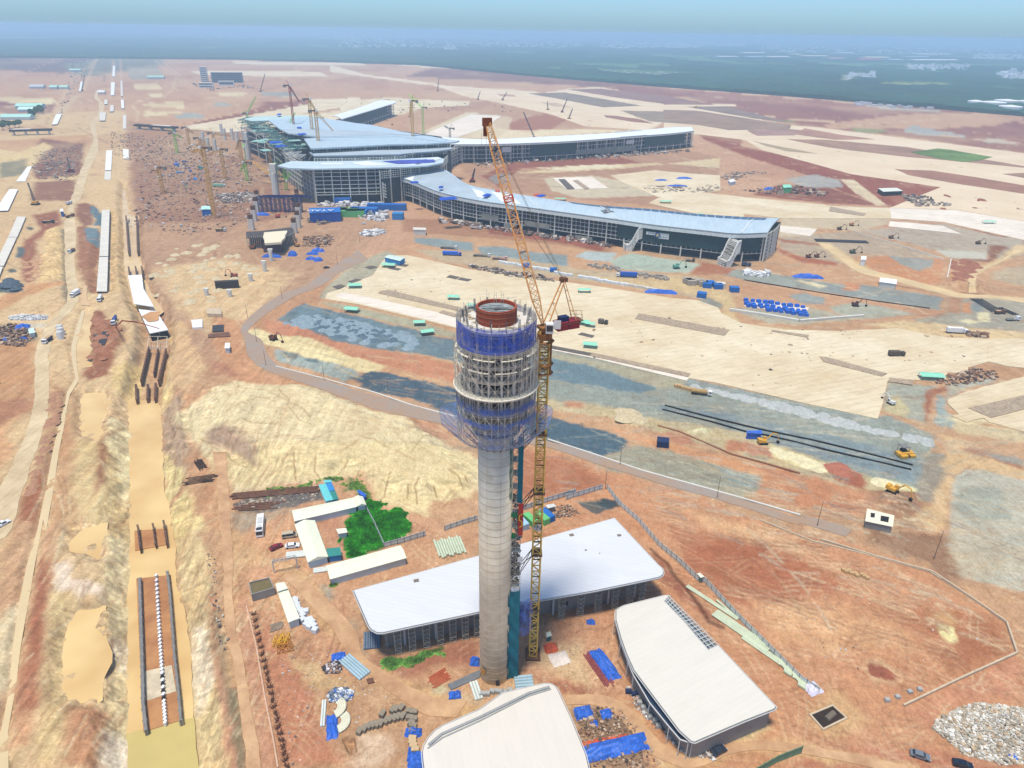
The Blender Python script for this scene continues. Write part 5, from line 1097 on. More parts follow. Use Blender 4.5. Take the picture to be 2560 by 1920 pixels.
for i in range(n1_-1):a,c=F1[i],F1[i+1];b.quad((a.x,a.y,19.8),(c.x,c.y,19.8),(c.x,c.y,23.5),(a.x,a.y,23.5))
b.build('eave_lattice',m_mull if 0 else mat('eave_grille',(222,230,226),var=.16,scale=.6),tr_)
ep=[F1[-1],F1[-1].lerp(B1[-1],.35)+Vector((2.5,0,0)),F1[-1].lerp(B1[-1],.75)+Vector((2.5,0,0)),B1[-1]]
facade([tuple(p[:2])for p in ep],1,23,[4,7,10,13,16,19,22],9,3,step2=3,slab=False)
bpth=off(B1,-2)[::-1];facade([tuple(p)for p in bpth],2,24,[6,12,18],14,3,slab=False,step2=7,far=True)
for nm,t0,t1,s0,s1,mm in(('white_membrane',.03,.12,.0,.9,m_rfw),('deck_patch',.12,.30,.05,.9,m_rfg),('white_membrane',.30,.345,.15,.6,m_rfw),('white_membrane',.37,.42,.1,.7,m_rfw)):
 b=MB();i0,i1=int(t0*(n1_-1)),int(t1*(n1_-1))
 for i in range(i0,i1):
  r_=[[f.lerp(k_,s_)+Vector((0,0,1.6*math.sin(math.pi*s_)+.12))for s_ in np.linspace(s0,s1,6)]for f,k_ in((F1[i],B1[i]),(F1[i+1],B1[i+1]))]
  for k in range(5):b.quad(r_[0][k],r_[1][k],r_[1][k+1],r_[0][k+1])
 b.build(nm,mm,tr_)
b=MB();i0,i1=int(.56*(n1_-1)),int(.965*(n1_-1))
for i in range(i0,i1):
 for s0 in(.76,.84,.92):
  q_=[f.lerp(k_,s_)+Vector((0,0,1.6*math.sin(math.pi*s_)+.2))for f,k_,s_ in((F1[i],B1[i],s0),(F1[i].lerp(F1[i+1],.9),B1[i].lerp(B1[i+1],.9),s0),(F1[i].lerp(F1[i+1],.9),B1[i].lerp(B1[i+1],.9),s0+.065),(F1[i],B1[i],s0+.065))];b.quad(*q_)
b.build('solar_panels',mat('solar_blue',(66,92,120),rough=.3,var=.1,spec=.5),tr_)
b=MB()
for t in(.455,.60,.93):i=int(t*(n1_-1));b.bar(F1[i]+Vector((0,0,.4)),F1[i].lerp(B1[i],.5)+Vector((0,0,2.0)),.5,4);b.bar(F1[i].lerp(B1[i],.5)+Vector((0,0,2.0)),F1[i].lerp(B1[i],.72)+Vector((0,0,1.8)),.5,4)
b.build('roof_seam_sheet',m_rfw,tr_)
b=MB();i=int(.60*(n1_-1));p=F1[i].lerp(B1[i],.42);b.box(p.x,p.y,p.z+1.2,9,8,.6,.3)
for k in range(7):b.bar((p.x+rnd.uniform(-3,3),p.y+rnd.uniform(-3,3),p.z+1.4),(p.x+rnd.uniform(-3,3),p.y+rnd.uniform(-3,3),p.z+6),.22,4)
b.build('roof_plant',m_steelg,tr_)
pr2=[(('K2',-330,424),('K2',-260,345)),(('K2',-120,416),('K2',-60,348)),(('K2',0,413),('K2',60,358)),(('K2',450,410),('K2',380,372)),(('K2',1000,389),('K2',950,345)),(('K2',1500,352),('K2',1450,316)),(('K2',1850,324),('K2',1800,281)),(('K2',2004,306),('K2',1975,276))]
F2,B2=loft('pier_roof',pr2,25,27,1.5,mat('far_roof',(232,238,240),var=.06))
fp2=off(F2,4);n2_=len(F2)
facade([tuple(p)for p in fp2],5,24,[6,11,17,22],17,8,nets=((.52,.60,7,22,m_net),(.78,.93,9,22,m_net),(.66,.74,4,12,m_pan),(.60,.645,5,11,m_pan)),step2=5.6,r_=.5,far=True)
facade([tuple(p[:2])for p in(F2[-1],F2[-1].lerp(B2[-1],.5)+Vector((3,0,0)),B2[-1])],1,25,[5,9,13,17,21,24],10,3,slab=False,step2=5,far=True)
b=MB()
for i in range(n2_-1):a,c=F2[i],F2[i+1];b.quad((a.x,a.y,22.6),(c.x,c.y,22.6),(c.x,c.y,25),(a.x,a.y,25))
b.build('eave_lattice',MATS['eave_grille'],tr_)
b=MB();i=int(.73*(n2_-1))
for i in range(int(.68*n2_),int(.75*n2_)):b.quad(F2[i]+Vector((0,0,.3)),F2[i+1]+Vector((0,0,.3)),B2[i+1]+Vector((0,0,.9)),B2[i]+Vector((0,0,.9)))
b.build('deck_patch',m_rfg,tr_)
pr3=[(('W',1270,342),('W',1130,296)),(('W',1500,272),('W',1400,212)),(('W',1750,198),('W',1640,132)),(('W',1930,142),('W',1830,64)),(('W',2072,102),('W',2045,78))]
F3,B3=loft('pier_roof',pr3,25,27,2,MATS['far_roof'])
facade([tuple(p)for p in off(F3,4)],5,24,[6,12,18,23],18,6,nets=((.1,.8,10,24,m_net),),step2=9,r_=.5,far=True)
lk=[tuple(loc_(g(v,x,y)))for v,x,y in(('K2',470,535),('K2',330,542),('K2',220,552),('K2',140,572),('K2',90,600),('K2',66,640),('K2',60,690))][::-1]
facade(lk,3,25,[5,9,13,17,21,24.5],12,7,step2=6)
lk2=[tuple(loc_(g(v,x,y,25)))for v,x,y in(('K2',10,450),('K2',60,440),('K2',110,433),('K2',260,418))]
def roofpoly(name,z,s_,m,th=1.5,v='W'):
 q_=[loc_(p)for p in pts(v,s_,z)];b=MB();b.prism(q_,z-th,z);b.build(name,m,tr_);return q_
R1=roofpoly('hall_roof',45,'190,362 480,330 740,318 1010,330 1160,352 1290,368 1480,400 1700,425 1900,470 2133,522 K2:60,372 K2:40,395 W:2133,600 960,612 480,552 360,492',m_rfb)
roofpoly('valley_gutter',45.3,'370,493 800,492 1200,505 1700,515 2133,568 E:1850,345 E:1500,338 W:960,605 480,552',m_rfg)
roofpoly('north_canopy',43,'-180,340 0,300 700,286 1010,316 740,320 190,362 -60,372',mat('canopy_green_grey',(190,214,212),var=.1,scale=.05))
R2=roofpoly('hall_roof',44.5,'712,632 1000,612 2133,582 E:1750,350 E:2050,384 E:2010,396 E:1800,408 E:1500,414 W:2133,708 1500,742 812,776',m_rfb)
R3=roofpoly('terrace_roof',39,'790,832 1500,800 2133,795 E:1700,450 E:1980,438 E:2000,446 E:1880,466 E:1700,478 W:2133,862 1500,875 865,885',m_rfg)
R4=roofpoly('front_canopy',35.5,'E:612,580 E:720,546 E:900,548 E:1300,540 E:1600,528 E:1880,512 E:1930,530 E:1920,558 E:1800,580 E:1600,592 E:1300,600 E:900,606 E:700,600',mat('canopy_blue_grey',(196,214,220),var=.08,scale=.05))
roofpoly('white_membrane',35.8,'E:1190,560 E:1320,545 E:1500,578 E:1700,566 E:1900,530 E:1880,516 E:1780,530 E:1880,545 E:1700,575 E:1300,582',m_rfw,.2)
roofpoly('white_membrane',35.8,'E:950,562 E:1120,560 E:1150,572 E:960,574',m_rfw,.2)
roofpoly('blue_sheeting',36.0,'E:1440,545 E:1600,536 E:1850,532 E:1860,552 E:1700,566 E:1560,566',mat('blue_violet_sheet',(70,84,176),var=.35,scale=.15),.3)
bd=[loc_(p)for p in(g('W',850,760,44),g('W',1500,735,44),g('E',1500,410,44),g('E',1980,400,44),g('E',1900,345,44),g('W',1300,390,44),g('W',800,350,44),g('W',420,470,44),g('W',740,640,44))]
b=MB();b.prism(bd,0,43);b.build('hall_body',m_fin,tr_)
e1=[tuple(p)for p in(bd[0],bd[1],bd[2],bd[3])]
facade(off(e1,-1.5),39,43.2,[39.5,41.5,43],14,2,slab=False,colz=38,step2=3.2,far=True)
e2=[tuple(loc_(g(*a,35)))for a in(('W',870,968),('W',1500,962),('W',2133,940),('E',1700,505),('E',1950,482))]
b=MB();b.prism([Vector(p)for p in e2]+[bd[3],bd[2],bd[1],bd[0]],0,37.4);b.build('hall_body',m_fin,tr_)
facade(off(e2,-1.5),34,38.6,[35,36.5,38],14,2,slab=False,colz=33,step2=3.2,far=True)
f4=[loc_(g('E',925,885)),loc_(g('E',1180,880)),loc_(g('E',1435,874))]
facade([tuple(p)for p in f4],9,34.5,[9,11.5,15,19,23,27,31,34],17,10,step2=8.6,r_=.6)
sd_=[f4[0],loc_(g('E',800,800)),loc_(g('E',700,720))][::-1]
facade([tuple(p)for p in sd_],3,34,[9,14,19,24,29,33],13,10,step2=6.5)
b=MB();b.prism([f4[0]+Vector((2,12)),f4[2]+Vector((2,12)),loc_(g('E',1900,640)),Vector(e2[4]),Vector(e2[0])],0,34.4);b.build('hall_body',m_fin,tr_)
sw=[tuple(loc_(g(*a,30)))for a in(('E',1420,650),('E',1700,618),('E',1900,575),('E',1960,520))]
facade(sw,25,33.5,[26,28,30,32],12,2,slab=False,step2=2.6,colz=0)
cv=[tuple(loc_(g(*a)))for a in(('E',1436,872),('E',1450,885),('E',1480,897))]
facade(cv,7,22,[8,11,14,17,20],9,5,step2=3,slab=False)
def spaceframe(s_,z0,z1,v='E',cell=15,mm=None,nm='space_frame'):
 q_=[loc_(p)for p in pts(v,s_,z1)];xs=[p.x for p in q_];ys=[p.y for p in q_];b=MB();nx=int((max(xs)-min(xs))/cell)+1;ny=int((max(ys)-min(ys))/cell)+1
 X_=np.array([[min(xs)+i*cell for j in range(ny+1)]for i in range(nx+1)]);Y_=np.array([[min(ys)+j*cell for j in range(ny+1)]for i in range(nx+1)])
 ins=sdist(X_.ravel(),Y_.ravel(),q_).reshape(X_.shape)<0;cols=[]
 for i in range(nx):
  for j in range(ny):
   if not ins[i,j]:continue
   a=Vector((X_[i,j],Y_[i,j],z1+2*math.sin(X_[i,j]/40)))
   for di,dj in((1,0),(0,1),(1,1)):
    if ins[i+di,j+dj]:c=Vector((X_[i+di,j+dj],Y_[i+di,j+dj],z1+2*math.sin(X_[i+di,j+dj]/40)));b.bar(a,c,.42,4);b.bar(a-Vector((0,0,4)),c,.32,3)
   if i%2==0 and j%2==0:cols.append(a)
 b.build(nm,mm or m_gfr,tr_)
 for a in cols:b=MB();b.bar((a.x,a.y,0),(a.x,a.y,z1-3),.7,6);b.bar((a.x,a.y,z1-12),(a.x+9,a.y,z1-1),.35,4);b.bar((a.x,a.y,z1-12),(a.x-9,a.y,z1-1),.35,4);b.build('frame_column',m_col,tr_)
 b=MB();i_=inset(q_,12)
 for z in(8,16,24,31):b.prism(i_,z-.6,z)
 b.build('floor_slabs',m_sl,tr_)
spaceframe('228,228 420,200 560,225 680,310 800,380 850,445 600,440 420,300',0,40)
spaceframe('600,440 850,450 860,520 650,488',0,36,cell=11,mm=m_mull)
b=MB()
for k in range(46):
 p=loc_(g('E',rnd.uniform(430,860),rnd.uniform(290,440),38));b.box(p.x,p.y,36+rnd.uniform(-3,5),rnd.uniform(6,20),rnd.uniform(5,14),.5,rnd.uniform(0,3))
b.build('deck_panels',mat('mint_deck',(150,190,176),var=.3,scale=.05),tr_)
for v,x,y,w_,d_2,c_ in(('E',600,400,14,10,'b'),('E',640,430,12,8,'b'),('W',650,540,8,6,'b'),('W',690,640,10,7,'b'),('W',350,335,16,5,'b'),('E',1690,605,8,5,'b'),('E',1960,722,16,8,'b'),('E',1900,640,6,4,'b'),('K2',370,823,9,5,'b'),('K2',800,828,8,5,'b'),('K2',770,822,7,5,'r'),('K2',455,790,6,4,'r')):
 p=loc_(g(v,x,y,40 if v!='K2' else 26));b=MB();z={'W':45.4,'E':40,'K2':26.5}[v];z=26.5 if(v=='E' and x>1650)else z
 b.box(p.x,p.y,z,w_,d_2,1.2,rnd.uniform(0,2),.8);b.build('roof_tarpaulin',mat('tarp_blue',(32,86,196),var=.3,scale=.5)if c_=='b' else mat('tarp_red',(206,92,72),var=.2),tr_)
m_cage=mat('cage_white',(248,246,236),var=.06)
def cage(lab,A_,B_,W_):
 a,c=A_,B_;d=(c-a);d.z=0;L_=d.length;d.normalize();s_=Vector((-d.y,d.x,0));b=MB();prof=[(0,5.2),(.18,5.6),(.36,9),(.62,16.5),(.78,19.5),(1,20.3)]
 pr=[(a+d*L_*t,z)for t,z in prof]
 fine_=[]
 for i in range(len(pr)-1):
  for k in range(3):t=k/3;fine_.append((pr[i][0].lerp(pr[i+1][0],t),pr[i][1]+(pr[i+1][1]-pr[i][1])*t))
 fine_.append(pr[-1])
 for sd2 in(-1,1):
  for i,(p,z)in enumerate(fine_):
   q_=p+s_*sd2*W_/2;lo2=max(0,z-9.5)if i else 0;b.bar((q_.x,q_.y,lo2),(q_.x,q_.y,z),.3,4)
   if i:
    q0=fine_[i-1][0]+s_*sd2*W_/2;z0=fine_[i-1][1];b.bar((q0.x,q0.y,z0),(q_.x,q_.y,z),.6,4)
    for f_ in(.33,.66,1.0):b.bar((q0.x,q0.y,z0-(z0-max(0,z0-9.5))*f_),(q_.x,q_.y,z-(z-lo2)*f_),.18,4)
 for i,(p,z)in enumerate(fine_):
  b.bar((p+s_*W_/2)+Vector((0,0,z-1)),(p-s_*W_/2)+Vector((0,0,z-1)),.16,4)
  if i:b.bar(fine_[i-1][0]+s_*W_/2+Vector((0,0,fine_[i-1][1]-1)),p-s_*W_/2+Vector((0,0,z-1)),.12,4)
 for k in range(5):t=(k-2)/2*W_/2;q_=a-d*(1.6-abs(t)*.25)+s_*t;b.bar((q_.x,q_.y,0),(q_.x,q_.y,5.2),.2,4)
 for z in(.4,2,3.6,5.2):b.bar(a-d*1.2+s_*W_/2+Vector((0,0,z)),a-d*1.6+Vector((0,0,z)),.25,4);b.bar(a-d*1.2-s_*W_/2+Vector((0,0,z)),a-d*1.6+Vector((0,0,z)),.25,4)
 e_=E('ramp_cage',tuple(a),lab,'ramp cage','white ramp cages in front of the pier');b.build('cage_frame',m_cage,e_,loc=tuple(a)).location=(0,0,0)
 b=MB();q_=[a+s_*W_*.4,a-s_*W_*.4]
 for i in range(len(fine_)-1):
  p,z=fine_[i];p2,z2=fine_[i+1];b.quad(p+s_*W_*.42+Vector((0,0,z-1.6)),p2+s_*W_*.42+Vector((0,0,z2-1.6)),p2-s_*W_*.42+Vector((0,0,z2-1.6)),p-s_*W_*.42+Vector((0,0,z-1.6)))
 b.build('ramp_deck',mat('ramp_grey',(128,122,108),var=.2),e_,loc=tuple(a)).location=(0,0,0)
cage('white steel ramp cage nearer the crane boom, sloping down from the pier',g('G',235,640),g('G',385,420,20),11)
cage('white steel ramp cage nearest the right end of the pier',g('G',1125,790),g('G',1262,545,20),11)
def signb(lab,v,x,y,z,w_,h_,parts_=()):
 p=g(v,x,y,z);i=min(range(n1_+n2_),key=lambda k:((F1+F2)[k].xy+TO.xy-p.xy).length);A_=(F1+F2);j=min(i+1,len(A_)-1);j=i-1 if i in(n1_-1,)else j
 d=(A_[max(i,j)].xy-A_[min(i,j)].xy).normalized();nrm=Vector((d.y,-d.x));q_=A_[i].xy+TO.xy-nrm*(1.4 if i<n1_ else 2.9);q_=q_+d*((p.xy-q_).dot(d));ang=math.atan2(d.y,d.x)
 b=MB();b.box(0,0,0,w_,.25,h_);o=b.build('sign_board',MATS['sign_white']);o.location=(q_.x+nrm.x*.3,q_.y+nrm.y*.3,z-h_/2);o.rotation_euler.z=ang;tag(o,lab,'sign board','sign boards on the terminal nets');return o
s1=signb('long narrow white sign board on the dark net beside the left ramp cage','G',503,466,16,8,2.4);s2=signb('white sign board with blue print on the dark net right of the round emblem','G',615,490,15,8.5,4.5)
s3=signb('white sign board on the dark net of the far pier near its right end','K2',1528,399,17,15,5.5);s4=signb('white sign board on the dark net of the far pier beside the crane boom','K2',517,449,17,13,7)
b=MB();b.bar((0,0,0),(0,-.3,0),2.2,20);o=b.build('emblem',mat('emblem_blue',(54,96,150),var=.1));o.location=s1.location+(s2.location-s1.location)*.52+Vector((0,-.4,1.6));o.rotation_euler.z=s1.rotation_euler.z;tag(o,'round blue emblem hung on the dark net between two white boards','emblem')
b=MB();b.bar((0,-.3,0),(0,-.4,0),1.2,16);b.build('emblem_centre',mat('emblem_tan',(196,176,120)),o)
for so,w_,txt in((s1,6,'ABL'),(s2,7,'ATAD')):
 b=MB()
 for k in range(3):b.box(-w_*.3+k*w_*.3,-.16,.9+.3*(k%2),w_*.2,.06,.7)
 b.build('print',mat('print_blue',(80,120,170)),so)
m_cul=mat('culvert_concrete',(222,216,202),var=.1,scale=.15);m_white=mat('white_lining',(242,242,240),var=.05,scale=.1);m_blk=mat('opening_black',(30,26,24),var=.1)
m_rebar=mat('rebar_brown',(116,80,60),var=.35,scale=.5);m_form=mat('form_grey',(132,130,126),var=.2,scale=.6)
def quadthing(name,label,cat,group,v,s,z,h,m,nopen=2,om=None,seam=True):
 q=pts(v,s,z);c=cen(q);e=E(name,(c.x,c.y,0),label,cat,group);l=[Vector((p.x-c.x,p.y-c.y))for p in q]
 b=MB();b.prism(l,z-.5,z);b.build('roof_slab',m,e);b=MB();b.prism(inset(l,.25),z-h,z-.51,cap=False);b.build('side_walls',m_form,e)
 a,d=l[2],l[3];u=(d-a).normalized();n=Vector((-u.y,u.x));n=n if n.y<0 else-n
 for k in range(nopen):
  t0,t1=(k+.06)/nopen,(k+.94)/nopen;p0,p1=a.lerp(d,t0)+n*.08,a.lerp(d,t1)+n*.08;b=MB();b.quad((p0.x,p0.y,z-h+.1),(p1.x,p1.y,z-h+.1),(p1.x,p1.y,z-.55),(p0.x,p0.y,z-.55));b.build('opening',m_blk,e)
 return e
cg='precast culvert sections in the long trench'
for i,(v,s,z,h,m,lab)in enumerate((('V','1057,100 1137,100 1120,580 1030,580',1.5,4,m_cul,'long pale concrete culvert box beside blue gravel, upper of the pair'),('V','1028,590 1120,590 1108,945 1000,945',1.5,4,m_cul,'long pale concrete culvert box ending in two black openings'),('V','178,170 268,172 178,382 85,382',1.5,4,m_cul,'pale culvert box at the far left, farthest of its row of three'),('V','80,388 172,388 38,680 -60,680',1.5,4,m_cul,'pale culvert box at the far left, middle of its row of three'),('V','-65,690 30,690 -40,880 -140,880',1.5,4,m_cul,'pale culvert box cut by the left edge, nearest of its row'),('D','70,672 135,672 60,832 -40,835',1.5,5,m_white,'white culvert roof at the left edge beside the dirt crossing'),('D','802,378 846,380 838,528 792,528',1,4,m_white,'white culvert box just below the blue gravel bed'),('D','790,536 838,538 834,600 786,600',.5,3,m_cul,'short pale culvert box above the unfinished frame'),('D','926,370 970,372 970,440 930,440',1,4,m_white,'small white culvert block with a sharp square top in the yard trench'),('A','496,500 508,500 500,560 484,560',2,5,m_white,'short white culvert piece near the far left road'),('A','682,505 706,505 702,585 680,585',2,5,m_white,'far white culvert box with a dark near end'),('A','740,496 752,496 756,590 742,590',2,5,m_cul,'thin far culvert box right of the haul road'),('A','742,612 760,612 764,665 746,665',2,5,m_white,'small white culvert piece in the far trench gap'),('A','754,708 776,706 776,790 756,790',1,5,m_cul,'pale culvert box beside the long dark bridge'),('A','694,403 708,403 706,470 690,470',2,5,m_white,'farthest white culvert box on the tunnel axis'),('A','345,700 380,700 352,762 318,765',2,5,m_white,'tilted white culvert roof beyond the dark left bridge'),('D','208,502 240,500 190,612 122,612',.5,4,m_white,'bright white sloping culvert roof at the left yard'),('A','640,612 662,612 660,640 640,640',2,5,m_cul,'cream culvert block in the far trench, farthest of four'),('A','676,646 700,646 698,684 674,684',2,5,m_cul,'cream culvert block in the far trench beside blue gravel'),('A','612,690 652,690 646,740 612,740',2,5,m_cul,'cream culvert block beside the winding haul road'),('M','990,65 1120,80 1202,212 1070,238',-.6,4.6,m_white,'white tunnel roof slab stained with mud above two black openings'))):
 quadthing('culvert',lab,'culvert',cg,v,s,z,h,m)
e=quadthing('tunnel_roof','bright white bent tunnel roof sheet sloping down in the trench','tunnel roof',None,'D','965,1322 1068,1316 1082,1422 986,1424',.2,2.5,m_white,0);l=[p-Vector(e.location)for p in pts('D','986,1424 1082,1422 1160,1558 1010,1536',.2)]
b=MB();b.prism(l,-.3,.25);b.build('lower_slab',m_white,e)
q=pts('M','1010,120 1080,85 1150,85 1130,150 1060,160',-.5);sheet('mud_patch',surf('mud_on_slab',(214,162,112)),q,-.42,.05,flat=False,seg=1.5,amp=.6)
def wallrun(label,v,s,z0,z1,th,m,sup=True,name='trench_wall',cat='retaining wall',grp='formwork walls on the tunnel floor',bars=4.):
 q=pts(v,s,z1);c=cen(q);e=E(name,(c.x,c.y,z0),label,cat,grp);l=[Vector((p.x-c.x,p.y-c.y))for p in q];b=MB();h=z1-z0
 for i in range(len(l)-1):
  d=(l[i+1]-l[i]).normalized()*0;n=Vector((-(l[i+1]-l[i]).y,(l[i+1]-l[i]).x)).normalized()*th/2;b.prism([l[i]+n,l[i+1]+n,l[i+1]-n,l[i]-n],0,h)
 b.build('wall_panel',m,e);b=MB()
 for p,a in walk([tuple(x)for x in l],bars):
  n=Vector((-math.sin(a),math.cos(a)))*(th/2+.12)
  for s_ in(-1,1):b.bar((p.x+n.x*s_,p.y+n.y*s_,0),(p.x+n.x*s_,p.y+n.y*s_,h+.15),.09,4)
  if sup:b.bar((p.x,p.y,h),(p.x+n.x*9,p.y+n.y*9,0),.06,3)
 b.build('stiffener',m_scaf,e);return e
tf=gm([('N',912,395),('N',1142,370),('N',1216,1340),('N',960,1420)],-5.8);sheet('tunnel_floor',surf('silted_floor',(196,144,96),.12,.12,.7,dirt=(172,118,78)),tf,-5.8,.4,flat=False)
sheet('tunnel_floor',MATS['silted_floor'],gm([('N',900,75),('N',1120,60),('N',1128,165),('N',905,208)],-5.8),-5.75,.4,flat=False)
sheet('tunnel_floor',surf('pale_blinding',(226,210,180),.14,.3,.8),gm([('N',958,1020),('N',1150,975),('N',1180,1150),('N',985,1215)],-5.8),-5.7,.3,flat=False)
wallrun('dark brown stub wall at the upper left of the pond dam','N','918,30 935,185',-5.8,-3,.35,m_rebar,False);wallrun('dark brown stub wall in the middle of the pond dam','N','1020,20 1038,160',-5.8,-3.4,.3,m_rebar,False);wallrun('dark brown stub wall at the upper right of the pond dam','N','1092,0 1112,150',-5.8,-3,.35,m_rebar,False)
wallrun('left concrete wall of the long flooded tunnel floor, brown at its far end','N','932,385 936,520 948,900 955,1220 975,1405',-5.8,-3.6,.8,m_form,False);wallrun('right concrete wall of the long flooded tunnel floor','N','1118,340 1134,480 1165,900 1195,1180 1208,1340',-5.8,-3.6,.6,m_form,False)
wallrun('dark formwork leg of the tunnel mouth on the left','M','1062,330 1005,570',-5.6,-1.5,.6,m_rebar,False);wallrun('dark formwork leg of the tunnel mouth in the middle','M','1128,340 1098,520',-5.6,-2.6,.5,m_rebar,False);wallrun('dark formwork leg of the tunnel mouth on the right','M','1185,345 1130,570',-5.6,-1.5,.6,m_rebar,False)
for x,y,x2,y2,t in((970,600,975,710,'left'),(1055,600,1052,700,'middle'),(1112,590,1106,700,'right')):wallrun('short brown wall stub at the pond head, %s of three'%t,'M','%d,%d %d,%d'%(x,y,x2,y2),-6,-2.8,.8,m_rebar,False)
for x,y,x2,y2,t in((948,870,968,1140,'left'),(1028,870,1036,1140,'right')):wallrun('%s dark side wall of the open trench in the yard'%t,'D','%d,%d %d,%d'%(x,y,x2,y2),-4,.4,.7,m_rebar,False)
for k,(x,y)in enumerate(((968,1255),(1020,1250),(1066,1250))):wallrun('rebar wall stub above the white tunnel roof, %s of three'%('left','middle','right')[k],'D','%d,%d %d,%d'%(x,y,x+8,y+65),-4,.2,.6,m_rebar,False)
e=E('portal_frame',tuple(g('M',1125,290,-4)),'grey steel portal frame below the two black tunnel openings','portal frame');o_=Vector(e.location);b=MB()
for a,c in(((1062,260),(1055,345)),((1130,262),(1124,345)),((1195,262),(1192,348)),((1062,300),(1195,305)),((1055,345),(1192,348)),((1062,260),(1195,262))):b.bar(g('M',*a,-2)-o_,g('M',*c,-2)-o_,.18,4)
for k in range(9):b.bar(g('M',1058+k*16,320,-2)-o_,g('M',1058+k*16,345,-2)-o_,.08,3)
b.build('frame',m_scaf,e)
cap0=None
for k in range(40):
 t=k/39;x=1046+(1.0-(1-t)**1)*60*1.0;y=372+(1355-372)*(t**.92);p=g('N',x,y,-4.8);dark=26<=k<=32 and k%2==0
 b=MB();b.box(0,0,0,.62,1.0,1.2,0,.9);b.box(0,0,1.2,.72,1.1,.18);o=b.build('starter_cap',m_blk if dark else m_white);o.location=(p.x,p.y,-5.75)
 tag(o,('black' if dark else 'white')+' capped starter block on the centre line of the tunnel floor','starter block',('black' if dark else 'white')+' caps along the tunnel centre line')
def bridge(label,v,a,c,w_,z,cov):
 p,q=g(v,*a,z),g(v,*c,z);m_=(p+q)/2;d=(q-p);L_=d.xy.length;e=E('bridge_deck',(m_.x,m_.y,0),label,'bridge','dark bridge decks across the tunnel axis',math.atan2(d.y,d.x));b=MB();b.box(0,0,z-3.2,L_,w_,3.0);b.build('girder',mat('dark_steel',(62,54,58),var=.3,scale=.1),e)
 b=MB();b.box(L_*cov,0,z-.15,L_*.45,w_*.9,.5);b.build('deck_slab',m_cul,e);b=MB()
 for k in range(4):b.box(-L_*.42+k*L_*.28,0,0,2,w_*.7,z-3.2)
 b.build('pier',m_col,e);b=MB()
 for k in range(int(L_/3)):b.bar((-L_/2+k*3,-w_/2-.1,z-3.2),(-L_/2+k*3+1.5,-w_/2-.1,z),.15,3)
 b.build('girder_bracing',m_rebar,e)
bridge('long dark bridge deck crossing at the far left, white slab on its left end','D',(70,222),(388,214),10,9,-.22);bridge('long dark bridge deck right of the tunnel axis with a pale slab','D',(1020,180),(1330,200),10,8,.15)
def vpier(label,v,x,y,h,w_=2.4,cage=2.5,grp='square viaduct piers left of the terminal front',top=1):
 p=g(v,x,y);e=E('viaduct_pier',(p.x,p.y,0),label,'pier',grp);b=MB();b.box(0,0,0,w_,w_,h);b.build('column',m_cul,e);b=MB()
 for dx in np.linspace(-w_*.4,w_*.4,4):
  for dy in(-w_*.4,w_*.4):b.bar((dx,dy,h),(dx,dy,h+cage),.14,3)
 b.box(0,0,h+.2,w_*.7,w_*.7,cage*.8);b.build('rebar_cage',m_rebar,e);return e
for k,(x,y,h,t)in enumerate(((350,775,9.5,'nearest of the left row'),(385,662,10,'second of the left row'),(415,560,11,'third of the left row'),(428,470,11,'farthest of the left row'),(890,815,9,'nearest of the right row'),(935,745,11,'second of the right row'),(945,640,11,'third of the right row'),(932,530,12,'fourth of the right row'),(925,440,10,'farthest of the right row'))):
 vpier('square concrete viaduct pier with dark rebar head, '+t,'X',x,y,h,4.4,4.5)
def fpier(label,v,x,y,h,r_=1.4,fl=3.2,grp='flared piers in the sandy yard'):
 p=g(v,x,y);e=E('flared_pier',(p.x,p.y,0),label,'pier',grp);b=MB();b.cyl(0,0,0,h,r_,12);b.build('shaft',m_col,e)
 b=MB();b.box(0,0,h,r_*1.8,r_*1.6,h*.35);n=len(b.v);b.v[n-4:]=[(x_*fl/r_*.62,y_,z_)for x_,y_,z_ in b.v[n-4:]];b.build('pier_head',m_col,e)
for x,y,h,t in((597,1168,7,'beside a blue tank'),(516,1300,6,'alone on pale sand'),(340,1420,4,'next to a pile of forms')):fpier('flared concrete pier %s'%t,'X',x,y,h)
fpier('tall round concrete pier with a small cap under the yellow crane boom','X',665,382,26,3.6,5.5);fpier('tall round concrete pier below the terminal roof frame','Z',1275,395,26,3.4,4)
for x,y,t in((1560,1470,'with steel on its head, left one'),(1735,1480,'with steel on its head, right one')):fpier('low flared pier %s'%t,'D',x,y,3.5)
for k,(x,y)in enumerate(((70,450),(125,460),(200,370),(260,370),(300,395),(30,400),(175,330))):fpier('distant round pier among the rear columns, number %s from the left edge of its cluster'%('one','two','three','four','five','six','seven')[k],'E',x,y+10,13,2.4,3,'round piers behind the crane yard')
o_=g('X',560,900);e=E('falsework',tuple(o_),'dark scaffold falsework block carrying a cream stepped bridge deck','falsework');b=MB()
def lx(x,y,z=0):return g('X',x,y,z)-o_
q=[lx(*a,9)for a in((275,800),(480,790),(840,745),(880,770),(870,830),(760,870),(280,870))];b.prism(q,8,9);b.prism([p*1 for p in inset(q,2)],0,8,cap=False);b.build('scaffold_block',mat('falsework_dark',(82,74,68),var=.4,scale=.3),e);b=MB()
for p,a in walk([tuple(x.xy)for x in q+[q[0]]],1.6):b.bar((p.x,p.y,0),(p.x,p.y,10),.14,3)
b.build('scaffold_posts',m_scaf,e);b=MB();b.prism([lx(*a,11)for a in((505,808),(790,785),(795,800),(765,850),(770,870),(720,915),(725,930),(510,945),(505,890),(490,870))],9.3,11);b.build('bridge_deck',mat('cream_deck',(236,224,192),var=.06),e)
b=MB();b.prism([lx(*a,0)for a in((500,985),(765,975),(760,1060),(500,1062))],0,8.5,cap=False);b.build('lower_props',mat('prop_violet',(92,66,74),var=.4,scale=.6,stretch=(4,4,.2)),e)
sh=None
